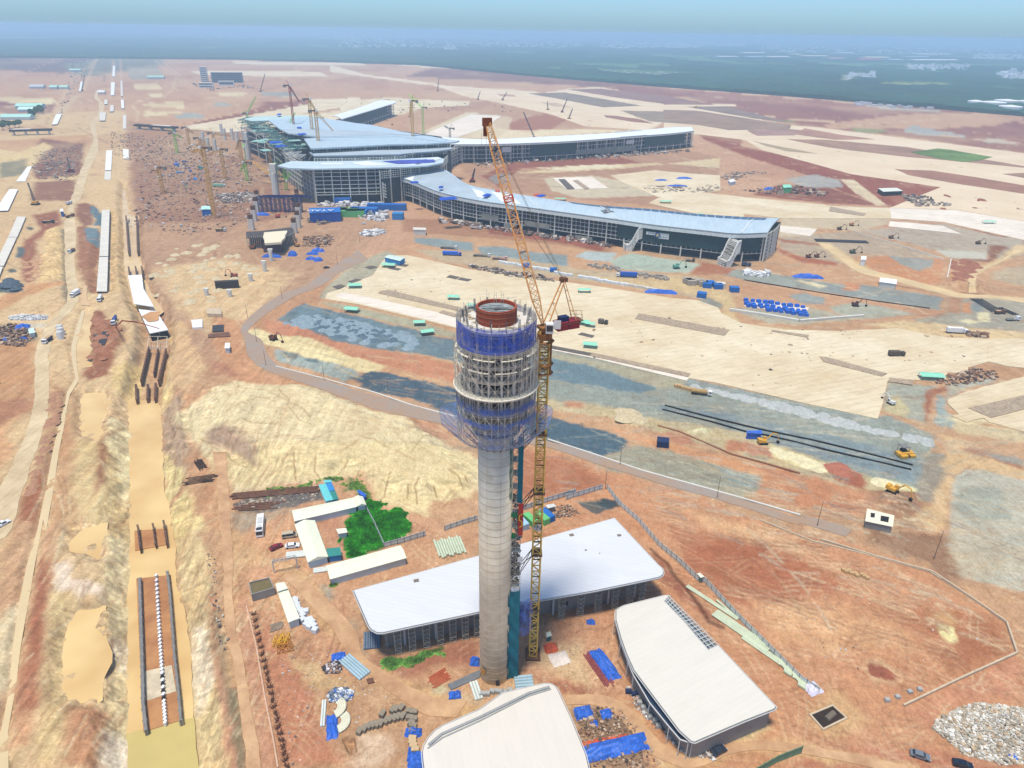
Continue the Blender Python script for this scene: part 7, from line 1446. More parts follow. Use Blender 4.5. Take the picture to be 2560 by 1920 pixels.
for a in(('white dump truck on the haul road between the two left trenches','M',342,298,-1.5,WT,(50,56,76),8,1.4,'dump'),('white truck on the haul road beside the culvert end','V',784,990,-1.55,(244,244,244),(236,238,240),9,1.5,'box'),('white concrete mixer at the mouth of the culvert box','V',1043,1040,-1.3,WT,(226,228,230),8,1,'mixer'),('small pale truck half way up the haul road','V',744,540,-1.5,WT,(120,124,120),8,1.2,'dump'),('brown loaded truck on the upper haul road','V',728,178,1.3,(150,100,70),(130,90,66),9,1.4,'dump'),('small white truck at the top of the left haul road','V',720,45,1.5,WT,(210,210,210),7,1,'box'),('tan water truck beside boulders at the apron edge','U',1385,692,-.25,(240,236,226),(180,146,90),10,1.6,'tank'),('blue articulated lorry on the sandy road below the pier','G',245,895,3.05,(240,242,244),(44,100,196),15,2,'box'),('blue and white lorry left of the stacked white crates','K2',95,1292,-.1,(40,90,200),(50,110,220),15,1.4,'box'),('white flatbed lorry above the blue lorry on the gravel','K2',70,1238,-.15,(240,242,244),(110,96,84),14,1,'flat'),('white flatbed lorry right of the blue lorry','K2',330,1300,-.15,(240,242,244),(120,116,96),14,1,'flat'),('pale pink flatbed lorry behind the crane boom','K2',470,1325,-.15,(226,180,170),(180,120,110),12,1,'flat'),('white and blue dump truck on red soil in front of the pier','K2',285,1082,-.25,(230,234,238),(230,224,216),10,1.5,'dump'),('white truck in front of the blue sheds','X',1930,660,2.6,(244,246,246),(230,232,232),10,1.6,'dump'),('dark teal truck on the left work yard','V',505,240,.1,(40,70,76),(40,66,72),10,1.2,'dump'),('white bus-like truck in the crane yard','Z',875,1420,.1,(230,232,230),(120,110,90),9,1.3,'dump'),('white and green lorry in the crane yard','Z',850,785,.05,(240,242,240),(150,206,170),14,1.4,'box'),('white lorry above the green one in the crane yard','Z',845,720,.02,(240,240,240),(236,236,236),14,1,'flat'),('white truck at the right end of the gravel yard','Y',1372,835,.15,(240,242,240),(180,176,166),9,1.2,'flat'),('small brown truck left of the steel pipes at the right','Y',1240,765,.1,(120,90,70),(110,80,64),7,1.2,'dump'),('white and grey site truck beside the apron debris','Y',790,965,-.1,(246,246,246),(240,240,240),12,1.8,'box'),('dark truck parked on the dusty apron','Y',165,1202,.05,(84,74,60),(96,84,68),9,1.4,'box'),('dark brown vehicle beside the mint shelter on the apron','U',560,100,-.4,(74,64,56),(110,100,90),6,1.2,'box'),('blue tank truck at the pier foot','G',1345,795,-.1,(60,90,120),(60,80,100),7,1.2,'box'),('dark truck on the bare grey slab','G',830,752,-.3,(90,80,70),(100,84,70),7,1.2,'flat'),('white pump truck standing at the tunnel mouth','M',828,185,-1.3,WT,(60,84,140),9,1,'mixer')):truck(*a)
def digger(label,v,x,y,ang,col,reach=1.,s_=1.,arm=(4.0,3.2)):
 p=g(v,x,y);e=E('excavator',(p.x,p.y,max(-.3,Hz(p.x,p.y))if p.y<600 else 0),label,'excavator','excavators on the site',ang);mm=mat('machine_%d_%d_%d'%col,col,var=.15,rough=.5);e.scale=(s_ if s_<1.15 else s_*.72,)*3
 for d_ in(-1,1):b=MB();b.box(0,d_*1.15,0,3.8,.55,.85,0,.85);b.build('track',m_tyre,e)
 b=MB();b.box(-.6,0,1.0,3.4,2.5,.95,0,.95);b.box(-1.7,0,1.9,1.2,2.3,.5);b.build('body',mm,e);b=MB();b.box(.75,.75,1.0,1.4,1.0,1.9,0,.9);cb2=b.build('cab',mm,e);b=MB();b.box(1.46,.75,1.7,.05,.85,1.0);b.box(.75,1.26,1.7,1.1,.05,.9);b.build('window',m_glass,cb2)
 b=MB();b.bar((1.0,-.2,1.7),(1.0+arm[0]*.6,-.2,1.7+arm[1]),.28,5,.25);b.bar((1.0+arm[0]*.6,-.2,1.7+arm[1]),(1+arm[0]*1.15,-.2,1.5+arm[1]*.9),.25,5,.2);b.build('boom',mm,e);b=MB();b.bar((1+arm[0]*1.15,-.2,1.5+arm[1]*.9),(1+arm[0]*1.45,-.2,1.0),.2,5,.14);b.build('stick',mm,e)
 b=MB();b.box(1+arm[0]*1.35,-.2,.1,.9,1.1,.9,0,1.2,1.);b.build('bucket',m_blk,e)
YL,RU=(222,168,60),(140,84,60)
for a in(('yellow excavator beside the blue canopy on the pale lane','U',1900,1100,.1,YL,1,1.05),('yellow excavator digging beside the low cream building','S',990,1020,-.9,YL,1,1.1),('rusty red excavator behind the black form panel','D',1765,1335,2.9,(170,76,56),1,1.5),('dark red excavator on the grey gravel field','H',840,950,0,(96,56,44),1,1.5),('teal excavator on the pale green gravel beside the pier','G',705,815,.3,(110,170,150),1,1.7),('brown excavator at the bend of the perimeter road','T',255,755,-.5,(110,64,44),1,1.1),('orange loader on the apron slabs at the far right','H',812,345,.1,(196,120,60),1,1.4),('brown loader standing on the purple grey slab, right one','H',1765,482,.1,(120,96,70),1,1.4),('brown loader standing on the purple grey slab, left one','H',1110,440,.1,(130,100,70),1,1.4),('red excavator between the square viaduct piers','X',680,625,.3,(190,66,50),1,1.6),('yellow excavator on the red soil before the pier','K2',893,1130,.2,(226,196,120),1,1.4),('white and dark mobile excavator at the apron corner','S',985,330,1.9,(226,226,216),1,.9),('brown excavator left of the falsework','X',365,1015,.2,(140,88,56),1,1.6),('orange excavator right of the falsework','X',920,985,2.5,(220,160,90),1,1.5),('dark excavator beside boulders at the right of the red embankment','H',720,375,.1,(100,84,60),1,1.4),('grey green machine beside the white pump station','H',820,552,.1,(96,100,80),1,1.6),('brown excavator on the reddish heap at the right, left one','H',487,585,.1,(120,80,60),1,1.4),('brown excavator on the reddish heap at the right, right one','H',550,583,.1,(130,80,56),1,1.4),('small yellow loader in the far open field','C',195,662,0,(220,180,80),1,2.2)):digger(*a)
p=g('S',1085,720);e=E('paver',(p.x,p.y,0),'large yellow paving machine with a grey canopy at the end of the gravel lane','paver',None,R(8));b=MB();b.box(0,0,.5,7,2.6,1.3);b.box(-1.5,-1.8,.3,3,2.2,1.2);b.box(2.5,-1.6,.3,2.6,2,1.0);b.build('body',mat('machine_222_168_60',YL),e);b=MB();b.box(0,1.2,4.0,3.6,3.6,.3);b.build('canopy',m_form,e)
b=MB()
for dx in(-1.6,1.6):
 for dy in(-.4,2.8):b.bar((dx,dy,1.2),(dx,dy,4),.1,4)
b.box(0,1.2,1.0,2,2,1.6);b.build('canopy_frame',m_blk,e)
for k in(-1,1):b=MB();b.box(0,k*1.9,0,6.2,.7,1.1,0,.9);b.build('track',m_tyre,e)
def rockbox(b,cx,cy,cz,sx,sy,sz,rz,j=.12):
 n=len(b.v);b.box(cx,cy,cz,sx,sy,sz,rz);b.v[n:]=[(x+rnd.uniform(-j,j)*sx,y+rnd.uniform(-j,j)*sy,z+rnd.uniform(-j,j)*sz)for x,y,z in b.v[n:]]
def single(name,label,v,x,y,m,fn,cat,grp=None,ang=0.,z=None):
 p=g(v,x,y);b=MB();fn(b);o=b.build(name,m);o.location=(p.x,p.y,z if z is not None else(max(-.3,Hz(p.x,p.y))if p.y<500 else 0));o.rotation_euler.z=ang;return tag(o,label,cat,grp)
def bagged(b):b.box(0,0,0,1.15,1.15,.95,0,.97);b.box(0,0,.95,.9,.9,.12,.2,.6)
white0=None
for k,(x,y)in enumerate(((598,1068),(602,1085),(612,1108),(618,1128),(632,1148),(650,1165),(678,1155),(655,1188),(656,1218),(690,1222),(712,1218),(685,1250),(708,1268),(726,1236),(738,1262),(748,1292),(720,1245))):
 o=single('white_pallet','white wrapped pallet in the '+('chain beside the narrow shelter' if k<9 else 'cluster at the end of the chain'),'L',x,y,mat('wrap_white',(224,228,230),var=.08),bagged,'pallet','white pallets in a '+('chain' if k<9 else 'cluster'),rnd.uniform(0,1.5));o.scale=(1.5,)*3
def slabst(b):
 for k in range(3):b.box(0,0,k*.42,1.9,1.3,.38)
m_ccb=mat('concrete_block_brown',(148,136,116),var=.3,scale=.9)
for k,(x,y)in enumerate(((1105,1225),(1150,1200),(1195,1175),(1230,1165),(1265,1160),(1300,1150),(1350,1125),(1385,1110),(1425,1100),(1460,1090),(1500,1085),(1315,1062),(1410,1025),(1440,1020),(1490,1010),(1560,1040),(1600,1050),(1565,1100),(1600,1110),(1580,1150),(1595,1170),(1590,1215))):
 o=single('block_stack','brown grey concrete block stack in the bent row on the bare yard' if k<15 else 'brown grey concrete block stack in the short column ending at a blue tarpaulin','O',x,y,m_ccb,slabst,'block stack','concrete block stacks in the '+('bent row' if k<15 else 'short column'),R(70 if k<15 else 0)+rnd.uniform(-.1,.1))
for k,(x,y)in enumerate(((1590,1290),(1590,1325),(1600,1360),(1615,1395))):single('plank_stack','tan plank stack between two blue tarpaulins','O',x,y,mat('plank_tan',(206,178,136),var=.2),slabst,'plank stack','plank stacks between tarpaulins',rnd.uniform(-.1,.1))
def pipes(n,L_,r_,gap=1.05,jit_=.0):
 def f(b):
  for k in range(n):d_=rnd.uniform(-jit_,jit_);b.bar((-L_/2+d_,(k-n/2)*r_*2*gap,r_),(L_/2+d_,(k-n/2)*r_*2*gap,r_),r_,10)
 return f
m_pip=mat('pipe_pale',(222,228,220),var=.08);m_pg=mat('pipe_greenish',(206,216,186),var=.1);m_pb=mat('pipe_blue_grey',(170,196,206),var=.1)
for a in(('row of pale greenish pipes behind the big hall','L',1755,665,m_pg,pipes(11,9,.42,1.05,.8),1.9),('stack of white pipes under the parked SUV','L',605,712,m_pip,pipes(4,6.5,.38),.2),('white pipes at the gate between two cabins','L',800,825,m_pip,pipes(3,5.5,.38),.25),('blue grey pipe bundle beside the dirt road','O',1068,612,m_pb,pipes(5,9.5,.38),-.72),('dark blue sheet bundle in the shade of the hall corner','O',1205,375,mat('bundle_steel',(108,124,144),var=.15),pipes(7,6.5,.33),1.75),('pale pipe stack at the foot of the control tower','P',270,1130,m_pb,pipes(5,5,.45,1.1),.12),('three pale pipes left of the tower foot','O',2165,845,m_pip,pipes(3,6,.38),1.9),('long pale green beams beside the grey fence, upper','R',85,425,m_pg,pipes(2,19,.35),-.85),('long pale green beams beside the grey fence, middle bundle','R',285,620,m_pg,pipes(5,19,.33),-.87),('long pale green beams beside the grey fence, lower','R',470,780,m_pg,pipes(3,17,.33),-.87),('short pale green beam near the upper bundle','R',190,475,m_pg,pipes(1,9,.35),-1.05),('two white pipes beside the chevron heap','O',758,1050,m_pip,pipes(2,8,.3),1.75),('red and white pipe bundle beside the blue tarpaulin','P',722,1040,mat('pipe_maroon',(150,70,72),var=.4,scale=2.),pipes(6,12,.2,1.3,1.5),2.0),('orange rebar sheets left of the tower foot','O',1830,722,mat('rebar_orange',(206,96,56),var=.2),pipes(10,5.5,.12,1.8,.6),.7),('dark steel beams on the black yard, upper row','L',470,245,m_rebar,pipes(5,32,.3,1.4,2),.18),('dark steel beams on the black yard, lower pile','L',330,345,m_rebar,pipes(5,14,.3,1.6,3),.12),('dark crossed beams on the pale bank','M',1440,1280,m_blk,pipes(6,11,.18,2.6,2),.3),('black star shaped beam heap on the pale bank','M',1440,1180,m_blk,pipes(7,8,.2,1.2,1),-.9),('long dark pipes at the right gravel yard','Y',1090,680,m_bl,pipes(5,26,.3,3),1.55),('dark pipes right of the brown truck','Y',1305,742,m_bl,pipes(3,14,.3,3),1.75),('black pipes lying on the slab at the far right','H',730,462,m_bl,pipes(4,44,.5,2),-.08)):single('pipe_bundle',a[0],a[1],a[2],a[3],a[4],a[5],'pipe bundle',None,a[6])
def tarpf(sx,sy,sz,n=7):
 def f(b):
  G_=[[((i/n-.5)*sx+rnd.uniform(-.12,.12)*sx/n*2,(j/n-.5)*sy+rnd.uniform(-.12,.12)*sy/n*2,max(.03,sz*(math.sin(math.pi*i/n)*math.sin(math.pi*j/n))**.4*rnd.uniform(.55,1.15))if 0<i<n and 0<j<n else.02)for j in range(n+1)]for i in range(n+1)]
  for i in range(n):
   for j in range(n):b.quad(G_[i][j],G_[i+1][j],G_[i+1][j+1],G_[i][j+1])
 return f
for a in(('long blue tarpaulin right of the tower crane foot','P',770,1020,12,4.5,1.6,2.0),('blue tarpaulin heap behind the bottom hall, left','P',640,1318,5,4,1.4,.2),('small blue tarpaulin right of the larger one','P',782,1326,3.2,3,1.0,.2),('tiny blue bundle under the two tarpaulins','P',706,1384,2.2,2,.8,0),('long blue tarpaulin over timber near the bottom edge','P',835,1535,17,5,1.6,.25),('blue bundle in front of the hall front columns','P',686,757,2.6,2,1.1,0),('blue sack at the left foot of the control tower','O',2165,575,2.8,3,1.8,0),('blue generator cover beside a spare wheel','O',1980,880,3.4,2.4,1.4,.1),('blue tarpaulin on the block column, upper','O',1600,1222,4.4,2.6,1.6,0),('crumpled blue tarpaulin at the lowest end of the block column','O',1640,1475,5,4.5,2.0,.1),('narrow blue tarpaulin hanging on the plank stacks','O',1572,1420,1.5,4,1.2,0),('blue tarpaulin strip beside the pale curved ducts','O',850,1170,3,7.5,1.0,.25),('blue hoses and bags beside the pipe bundle','O',910,520,4,3,1.0,.3),('bright blue tarpaulin in the left materials yard','V',232,1325,8,7,2.4,.5),('small blue tarpaulin left of the dark beams','V',68,1445,4,4,1.4,0),('small blue tarpaulin right of the dark beams','V',240,1442,4,3,1.4,0),('blue fabric on the rubble heap at the bottom right','R',2118,1482,3.4,2,1.0,-.3),('blue tarpaulin beside the cream bank at the right gravel field','H',480,735,22,6,3,-.12),('blue tarpaulin in the rows of dark steel, left','K2',1745,700,16,5,2,.1),('blue tarpaulin in the rows of dark steel, right','K2',1930,685,20,7,2.5,.05),('blue strip tarpaulin below the dark steel rows','K2',1870,745,26,4,2,0),('blue tarpaulin tent on the distant rubble yard','H',190,72,12,6,3,0),('blue tarpaulin on the white crate row','K2',1745,1585,22,5,2.4,-.12),('blue tank cover beside the flared pier','X',600,1120,15,3,3,0),('blue bundle near the scattered forms, tall one','X',860,1100,7,5,4,0),('blue heap in the scattered materials, upper','X',1180,1050,10,6,3,.3),('blue heap in the scattered materials, left','X',1110,1085,10,4,2.5,0),('blue heap in the scattered materials, lower left','X',1090,1150,8,4,2.5,0),('blue heap in the scattered materials, lower right','X',1185,1165,7,5,3,.3),('bright blue sheet between the square piers','X',475,592,14,5,3,0),('white plastic heap at the end of the grey fence','R',768,1020,4.5,4,1.4,.4),('cream sheet over timber near the crane foot','P',495,985,5.5,5,.7,.3),('orange brick pallet near the crane foot','P',438,915,4,3.6,1.4,.3),('pink orange sheet edge beside the long tarpaulin','P',770,1490,12,1.6,.6,.22)):
 m_=m_tarp
 if 'white' in a[0][:6]:m_=mat('plastic_white',(226,222,236),var=.12)
 if a[0][:5]=='cream':m_=mat('sheet_cream',(236,222,208),var=.12)
 if a[0][:6]in('orange','pink o'):m_=mat('brick_orange',(206,92,56),var=.25)
 single('tarpaulin',a[0],a[1],a[2],a[3],m_,tarpf(a[4],a[5],a[6]),'tarpaulin',None,a[7])
def duct(b):
 for k in range(4):
  pr=[]
  for i in range(9):t=R(-60+15*i);pr.append((math.cos(t)*(3.4-k*.55),math.sin(t)*(3.4-k*.55),.5))
  for i in range(8):b.bar(pr[i],pr[i+1],.38,6)
for lab,v,x,y,an in(('pale curved duct segments, upper nest in the left yard','O',850,1000,0),('pale curved duct segments, lower nest in the left yard','O',885,1130,-.1),('pale green curved duct segments at the fence end, upper','R',535,885,.2),('pale green curved duct segments at the fence end, lower','R',630,975,.2)):single('duct_nest',lab,v,x,y,m_pg if v=='R' else mat('duct_cream',(226,222,196),var=.08),duct,'duct segments',None,an)
def ymast(b):b.lattice((-1.8,0,.9),(2.4,.4,.9),1.7,1.4,.13,n=4);b.lattice((-2.2,2,.8),(1.6,2.4,.8),1.5,1.3,.1,n=4)
single('mast_pieces','bright yellow lattice crane pieces on the bare yard','L',520,1380,mat('bright_yellow',(240,180,30),var=.1),ymast,'crane pieces',None,1.4);single('mast_pieces','orange rusty lattice pieces under the bright yellow ones','L',515,1440,mat('dull_orange',(200,130,50),var=.25),ymast,'crane pieces',None,.2)
single('timber_stack','grey timber stack above the yellow lattice pieces','L',455,1255,mat('timber_grey',(150,132,112),var=.3),pipes(9,3.6,.16,1.1,.4),'timber stack',None,.5)
def tuft(b):
 b.box(0,0,0,1.5,.5,.25,.3)
 for k in range(13):a=rnd.uniform(0,6.28);b.bar((rnd.uniform(-.5,.5),rnd.uniform(-.3,.3),0),(math.cos(a)*rnd.uniform(.5,1.3),math.sin(a)*rnd.uniform(.3,.9),rnd.uniform(.8,1.7)),.07,3)
t0=None
for k in range(24):
 t=k/23;x=128+(435-128)*t;y=135+(1535-135)*t;p=g('O',x,y)
 if t0 is None:t0=single('rebar_tuft','dark rebar tuft on a small footing in the long straight row','O',x,y,m_rebar,tuft,'rebar tuft','rebar tufts in the long row');t0['label']='dark rebar tuft in the long straight row beside the yard track'
 else:c_=t0.copy();COL.objects.link(c_);c_.location=(p.x,p.y,Hz(p.x,p.y));c_.rotation_euler.z=rnd.uniform(0,6)
lwall('thin pale strip kerb left of the rebar tufts','O','60,60 150,420 230,900 310,1300 350,1545',.35,.35,mat('kerb_pink',(226,190,162),var=.1))
sh0=None
for k,(v,x,y,w_,l_,an,t)in enumerate((('T',865,332,9,6,.1,'near the grey mat at the apron corner'),('T',842,512,9,6,-.2,'at the lower left edge of the apron'),('T',1352,612,7,5,.1,'steeper one of the lower pair'),('T',1410,682,8,5,.4,'lowest one beside the dirt track'),('T',1610,420,8,5,-.1,'alone in the white slab field'),('T',1760,485,8,5,0,'just left of the control tower head'),('U',330,62,9,5,-.35,'left one of the three joined behind the crane cab'),('U',390,72,9,5,-.35,'middle one of the three joined'),('U',455,90,6,4,-.35,'right one of the three joined'),('U',455,262,8,5,-.2,'beside a pile right of the crane'),('S',1295,108,12,6,-.1,'on the right side of the apron'),('G',605,190,12,6,0,'behind the near pier on bare concrete'),('G',900,312,10,5,0,'behind the near pier roof'),('E',1490,1357,10,6,-.1,'beside the blue walled site store'),('E',1232,1515,10,6,.1,'beside dark mats left of the apron'),('K2',950,838,12,5,0,'behind the near pier close to its red cover'),('H',1850,308,12,5,0,'on the white slab at the far right'),('K2',1140,1555,9,4,0,'dark one below the white crates'))[:18]):
 if k in(14,):continue
 p=g(v,x,y,2.6);lab='mint green sheet shelter '+t
 if sh0 is None:
  sh0=E('shelter',(p.x,p.y,0),lab,'shelter','mint shelters on the apron',an);b=MB();b.quad((-.5,-.5,2.4),(.5,-.5,2.4),(.5,0,3.0),(-.5,0,3.0));b.quad((-.5,0,3.0),(.5,0,3.0),(.5,.5,2.4),(-.5,.5,2.4));b.build('roof',mat('mint_sheet',(150,222,190),var=.1),sh0);b=MB()
  for dx in(-.42,.42):
   for dy in(-.42,.42):b.bar((dx,dy,0),(dx,dy,2.5),.012,4)
  b.build('frame',m_steelg,sh0);sh0.scale=(w_,l_,1)
 else:dup(sh0,(p.x,p.y,0),an,lab,scale=(w_,l_,1))
cabin('pale roofed site store with blue walls at the apron corner','E','1455,1305 1500,1285 1622,1308 1580,1335',4,mat('roof_mint_pale',(206,226,214)),.4,m_blu);cabin('blue canopy on the pale gravel lane','U','1760,1000 1880,988 1898,1020 1765,1015',3.2,m_tarp,.8,m_tarp)
p=g('U',1060,1125);boxthing('site_box','dark blue box cabin on the orange slope','U',1060,1118,5,4.4,3,-.2,mat('navy_box',(34,50,90),var=.2),'site box')
q_mats=(('T','700,350 760,335 800,348 735,370'),('T','815,312 880,292 920,300 850,322'),('T','940,205 990,192 1035,205 980,220'),('T','1115,215 1140,203 1220,218 1190,230'),('T','1555,280 1585,264 1658,280 1630,296'),('T','1640,298 1665,282 1748,298 1718,312'),('T','1175,190 1200,176 1275,188 1250,202'),('U','350,188 385,172 490,198 470,216'))
for k,(v,s)in enumerate(q_mats):
 q=pts(v,s,.3);c=cen(q);b=MB();b.prism([Vector((p.x-c.x,p.y-c.y))for p in q],.2,.42);o=b.build('rebar_mat',mat('mat_dark',(104,94,84),var=.3,scale=1.));o.location=(c.x,c.y,0);tag(o,'dark rebar mat lying on the pale apron, '+('leftmost, at the corner','behind the left mint shelter','next to the site store road','in front of the site store','left one of the twin mats','right one of the twin mats','beside the site store roof','right of the tower crane')[k],'rebar mat','rebar mats on the apron')
for k,(v,s,t)in enumerate((('U','862,10 1620,150 1580,198 830,55','large one in the middle of the apron'),('U','470,340 1295,515 1275,545 450,365','long one along the lower apron edge'),('T','1060,385 1120,375 1700,520 1690,545 1040,400','long one left of the tower'),('T','1530,530 1640,560 1620,582 1500,548','short one left of the tower'),('U','30,262 470,345 445,365 20,285','dark one right of the crane mast'),('H','570,1330 640,1340 1080,1460 1040,1480 600,1370','upper one at the right apron'),('H','1095,1490 1280,1510 1270,1545 1090,1520','lowest one at the right apron'),('H','210,1130 490,1170 480,1188 205,1140','thin outline on the dusty lane'),('S','1570,362 1991,268 2100,275 1991,372 1742,436','brown one on the right hand slab'),('K2','935,690 985,688 1065,765 1005,768','dark strip on the far square slab'),('K2','1050,700 1085,695 1180,760 1145,768','brown strip on the far square slab'),('H','650,200 920,255 900,270 640,235','narrow one on the far white slab'))):
 q=pts(v,s,.4);c=cen(q);b=MB();b.prism([Vector((p.x-c.x,p.y-c.y))for p in q],.2,.5+.01*k);mm=mat('mat_dark',(104,94,84))if k in(4,9)else mat('reinforcement_tan',(172,152,126),var=.4,scale=.9);o=b.build('reinforcement_bed',mm);o.location=(c.x,c.y,0);tag(o,'brown reinforcement bed set in the apron, '+t,'reinforcement bed','reinforcement beds in the apron')
m_bcr=mat('crate_blue_cover',(36,110,214),var=.25,scale=.7)
def crate(b):b.box(0,0,0,2.8,2.2,1.9,0,.94);b.box(0,0,1.9,2.2,1.6,.25,.1,.8)
cr0=None
for r_ in range(4):
 for k in range(10):
  x=1345+k*58+r_*12+rnd.uniform(-6,6);y=1138+k*8.2+r_*18-(k>3)*4+rnd.uniform(-4,4)-24*(1 if r_==0 else.3)
  if r_==3 and k<3:continue
  p=g('G',x,y)
  if cr0 is None:cr0=single('covered_crate','blue covered crate in the packed field of crates on the pale slab','G',x,y,m_bcr,crate,'crate','blue covered crates on the pale slab')
  else:c_=cr0.copy();COL.objects.link(c_);c_.location=(p.x,p.y,0);c_.rotation_euler.z=rnd.uniform(-.3,.3);c_.scale=(rnd.uniform(.8,1.2),)*3
sheet('slab',m_conc2,pts('G','1320,1165 1440,1110 1930,1180 1880,1245'),.05,.2,flat=False)
def rowcrates(n0,v,a,c,n,m,lab,grp,sz=(2.6,2.2,1.6),jit_=4):
 o0=None
 for k in range(n):
  t=k/(n-1);x=a[0]+(c[0]-a[0])*t+rnd.uniform(-jit_,jit_);y=a[1]+(c[1]-a[1])*t+rnd.uniform(-jit_,jit_)
  def f(b):b.box(0,0,0,*sz,0,.96);b.box(0,0,sz[2],sz[0]*.8,sz[1]*.8,.1)
  p=g(v,x,y)
  if o0 is None:o0=single(n0,lab,v,x,y,m,f,'crate',grp)
  else:c_=o0.copy();COL.objects.link(c_);c_.location=(p.x,p.y,0);c_.rotation_euler.z=rnd.uniform(-.3,.3)
m_wcr=mat('crate_white',(232,236,234),var=.12);m_gcr=mat('crate_grey_brown',(176,166,150),var=.3)
rowcrates('white_crate','K2',(480,1350),(860,1412),22,m_wcr,'white wrapped crate in the row behind the crane boom','white crates behind the boom');rowcrates('white_crate','K2',(910,1432),(1035,1458),8,m_wcr,'white wrapped crate in the short row right of the blue box','white crates right of the blue box');rowcrates('white_crate','K2',(1105,1466),(1480,1530),22,m_wcr,'white wrapped crate in the long row below the blue lorry','white crates in the long row')
rowcrates('white_crate','K2',(1490,1530),(1700,1570),12,m_cul,'cream crate at the right end of the long row','cream crates in the long row');rowcrates('grey_crate','K2',(1190,1370),(1420,1410),20,m_gcr,'grey brown crate in the double row left of the blue lorry','grey crates left of the lorry',jit_=14);rowcrates('grey_crate','K2',(1570,1448),(1810,1480),22,m_gcr,'grey brown crate in the double row right of the blue lorry','grey crates right of the lorry',jit_=14)
rowcrates('stone_block','S',(630,1590),(800,1650),9,mat('tan_boulder',(206,170,120),var=.2),'tan boulder in the loose line on the red plot','tan boulders on the red plot',(1.4,1.2,1.0),9);rowcrates('stone_block','U',(1180,630),(1310,665),6,mat('tan_boulder',(206,170,120)),'tan boulder behind the water truck','boulders behind the water truck',(2.2,2,1.6),3)
rowcrates('grey_block','P',(20,1205),(180,1190),7,mat('block_grey',(176,176,172),var=.15),'grey block on the ground left of the bottom hall','grey blocks left of the bottom hall',(1.5,1.2,1.0),8);rowcrates('grey_block','P',(985,1270),(1110,1400),6,mat('block_grey',(176,176,172)),'grey block beside the navy canopy','grey blocks beside the navy canopy',(1.4,1.2,1.1),14);rowcrates('steel_box','P',(915,1195),(1010,1215),3,mat('navy_box',(34,50,90)),'dark blue steel box at the road edge','dark blue boxes at the road edge',(1.8,1.2,.9),6)
rowcrates('red_drum','P',(1050,1265),(1330,1530),9,mat('maroon_drum',(120,30,34),var=.2),'dark red drum under the navy canopy edge','dark red drums under the canopy',(1.3,1.1,1.0),16);rowcrates('rubble_block','R',(1280,1100),(1500,1020),4,mat('block_grey',(176,176,172)),'grey block lying alone on the red plot','grey blocks on the red plot',(1.3,1.1,.8),8)
for x,y,t in((895,1420,'blue'),(2065,1617,'blue'),(680,1385,'blue small')):boxthing('site_box',t+' box standing among the crate rows, '+{895:'behind the crane apex',2065:'at the right end',680:'in the white row'}[x],'K2',x,y,5,3.5,3,0,m_cbl,'site box')
for k,(x,y,c_)in enumerate(((800,948,m_gcr),(822,955,m_gcr),(840,965,m_gcr),(912,960,m_gcr),(950,975,m_gcr),(985,990,m_cbl),(1010,975,m_cbl),(1085,1000,m_cbl),(1110,990,m_cul),(1235,1028,m_cbl),(935,1080,m_cbl))):
 boxthing('site_box',('blue' if c_ is m_cbl else 'grey brown')+' box in the loose line right of the grey crates, '+('first','second','third','fourth','fifth','sixth','seventh','eighth','ninth','last','lower')[k]+' one','G',x,y,6,4.5,3.5,rnd.uniform(-.5,.1),c_,'site box','loose boxes right of the grey crates')
q=pts('X','1075,505 1460,495 1464,545 1070,562',9);e=cabin('large blue sheet office with white roof lettering in front of the terminal','X','1076,500 1460,492 1466,552 1068,568',9,m_cbl,1.5,mat('office_blue',(18,84,180),var=.08),'site_office','site office')
rl=[q[0],q[1],q[2],q[3]];um=(q[1]-q[0]).normalized();c=cen(q);tx=text('ATAD',9,(0,0,0),(0,0,math.pi+math.atan2(um.y,um.x)),m_white,e,'roof_lettering',.05);tp=g('X',1210,532,11)-Vector(e.location);tx.location=(tp.x,tp.y,11.2)
for x,y,sx,sy,m_,t in((1492,590,9,12,mat('office_dark_green',(60,110,84)),'dark green'),(1565,595,18,16,m_cg,'green with a pale roof'),(1660,605,18,10,m_cg,'low green'),(1730,605,10,9,m_blu,'teal blue'),(1765,575,26,9,m_cbl,'long blue'),(2050,525,38,7,m_cbl,'long dark blue'),(1500,445,16,9,m_cbl,'blue under the terminal floor'),(2190,640,10,8,m_blu,'blue lattice')):
 boxthing('site_box',t+' box store right of the blue office','X',x,y,sx,sy,6,0,m_,'site box','stores right of the blue office')
cabin('mint roofed blue cabin at the foot of the yellow tower crane','Z','588,1062 722,1062 722,1108 590,1110',6,mat('mint_pale',(190,236,226)),.6,m_cbl);cabin('small cream concrete block on the gravel before the terminal','E','1682,1068 1785,1072 1786,1090 1684,1088',5,m_cul,.1,m_cul);sub_=cabin('low cream concrete substation with two square openings in its roof','S','808,1120 1014,1172 1002,1258 792,1214',3.2,mat('substation_cream',(240,230,204),var=.05),.05,m_wallg)
for s in('836,1152 868,1156 864,1188 834,1184','912,1172 974,1184 968,1224 908,1212'):q=pts('S',s,3.3);c=cen(q);b=MB();b.prism([Vector((p.x-c.x,p.y-c.y))for p in q],3.2,3.3);o=b.build('roof_opening',m_blk);o.parent=sub_;o.location=c-sub_.location
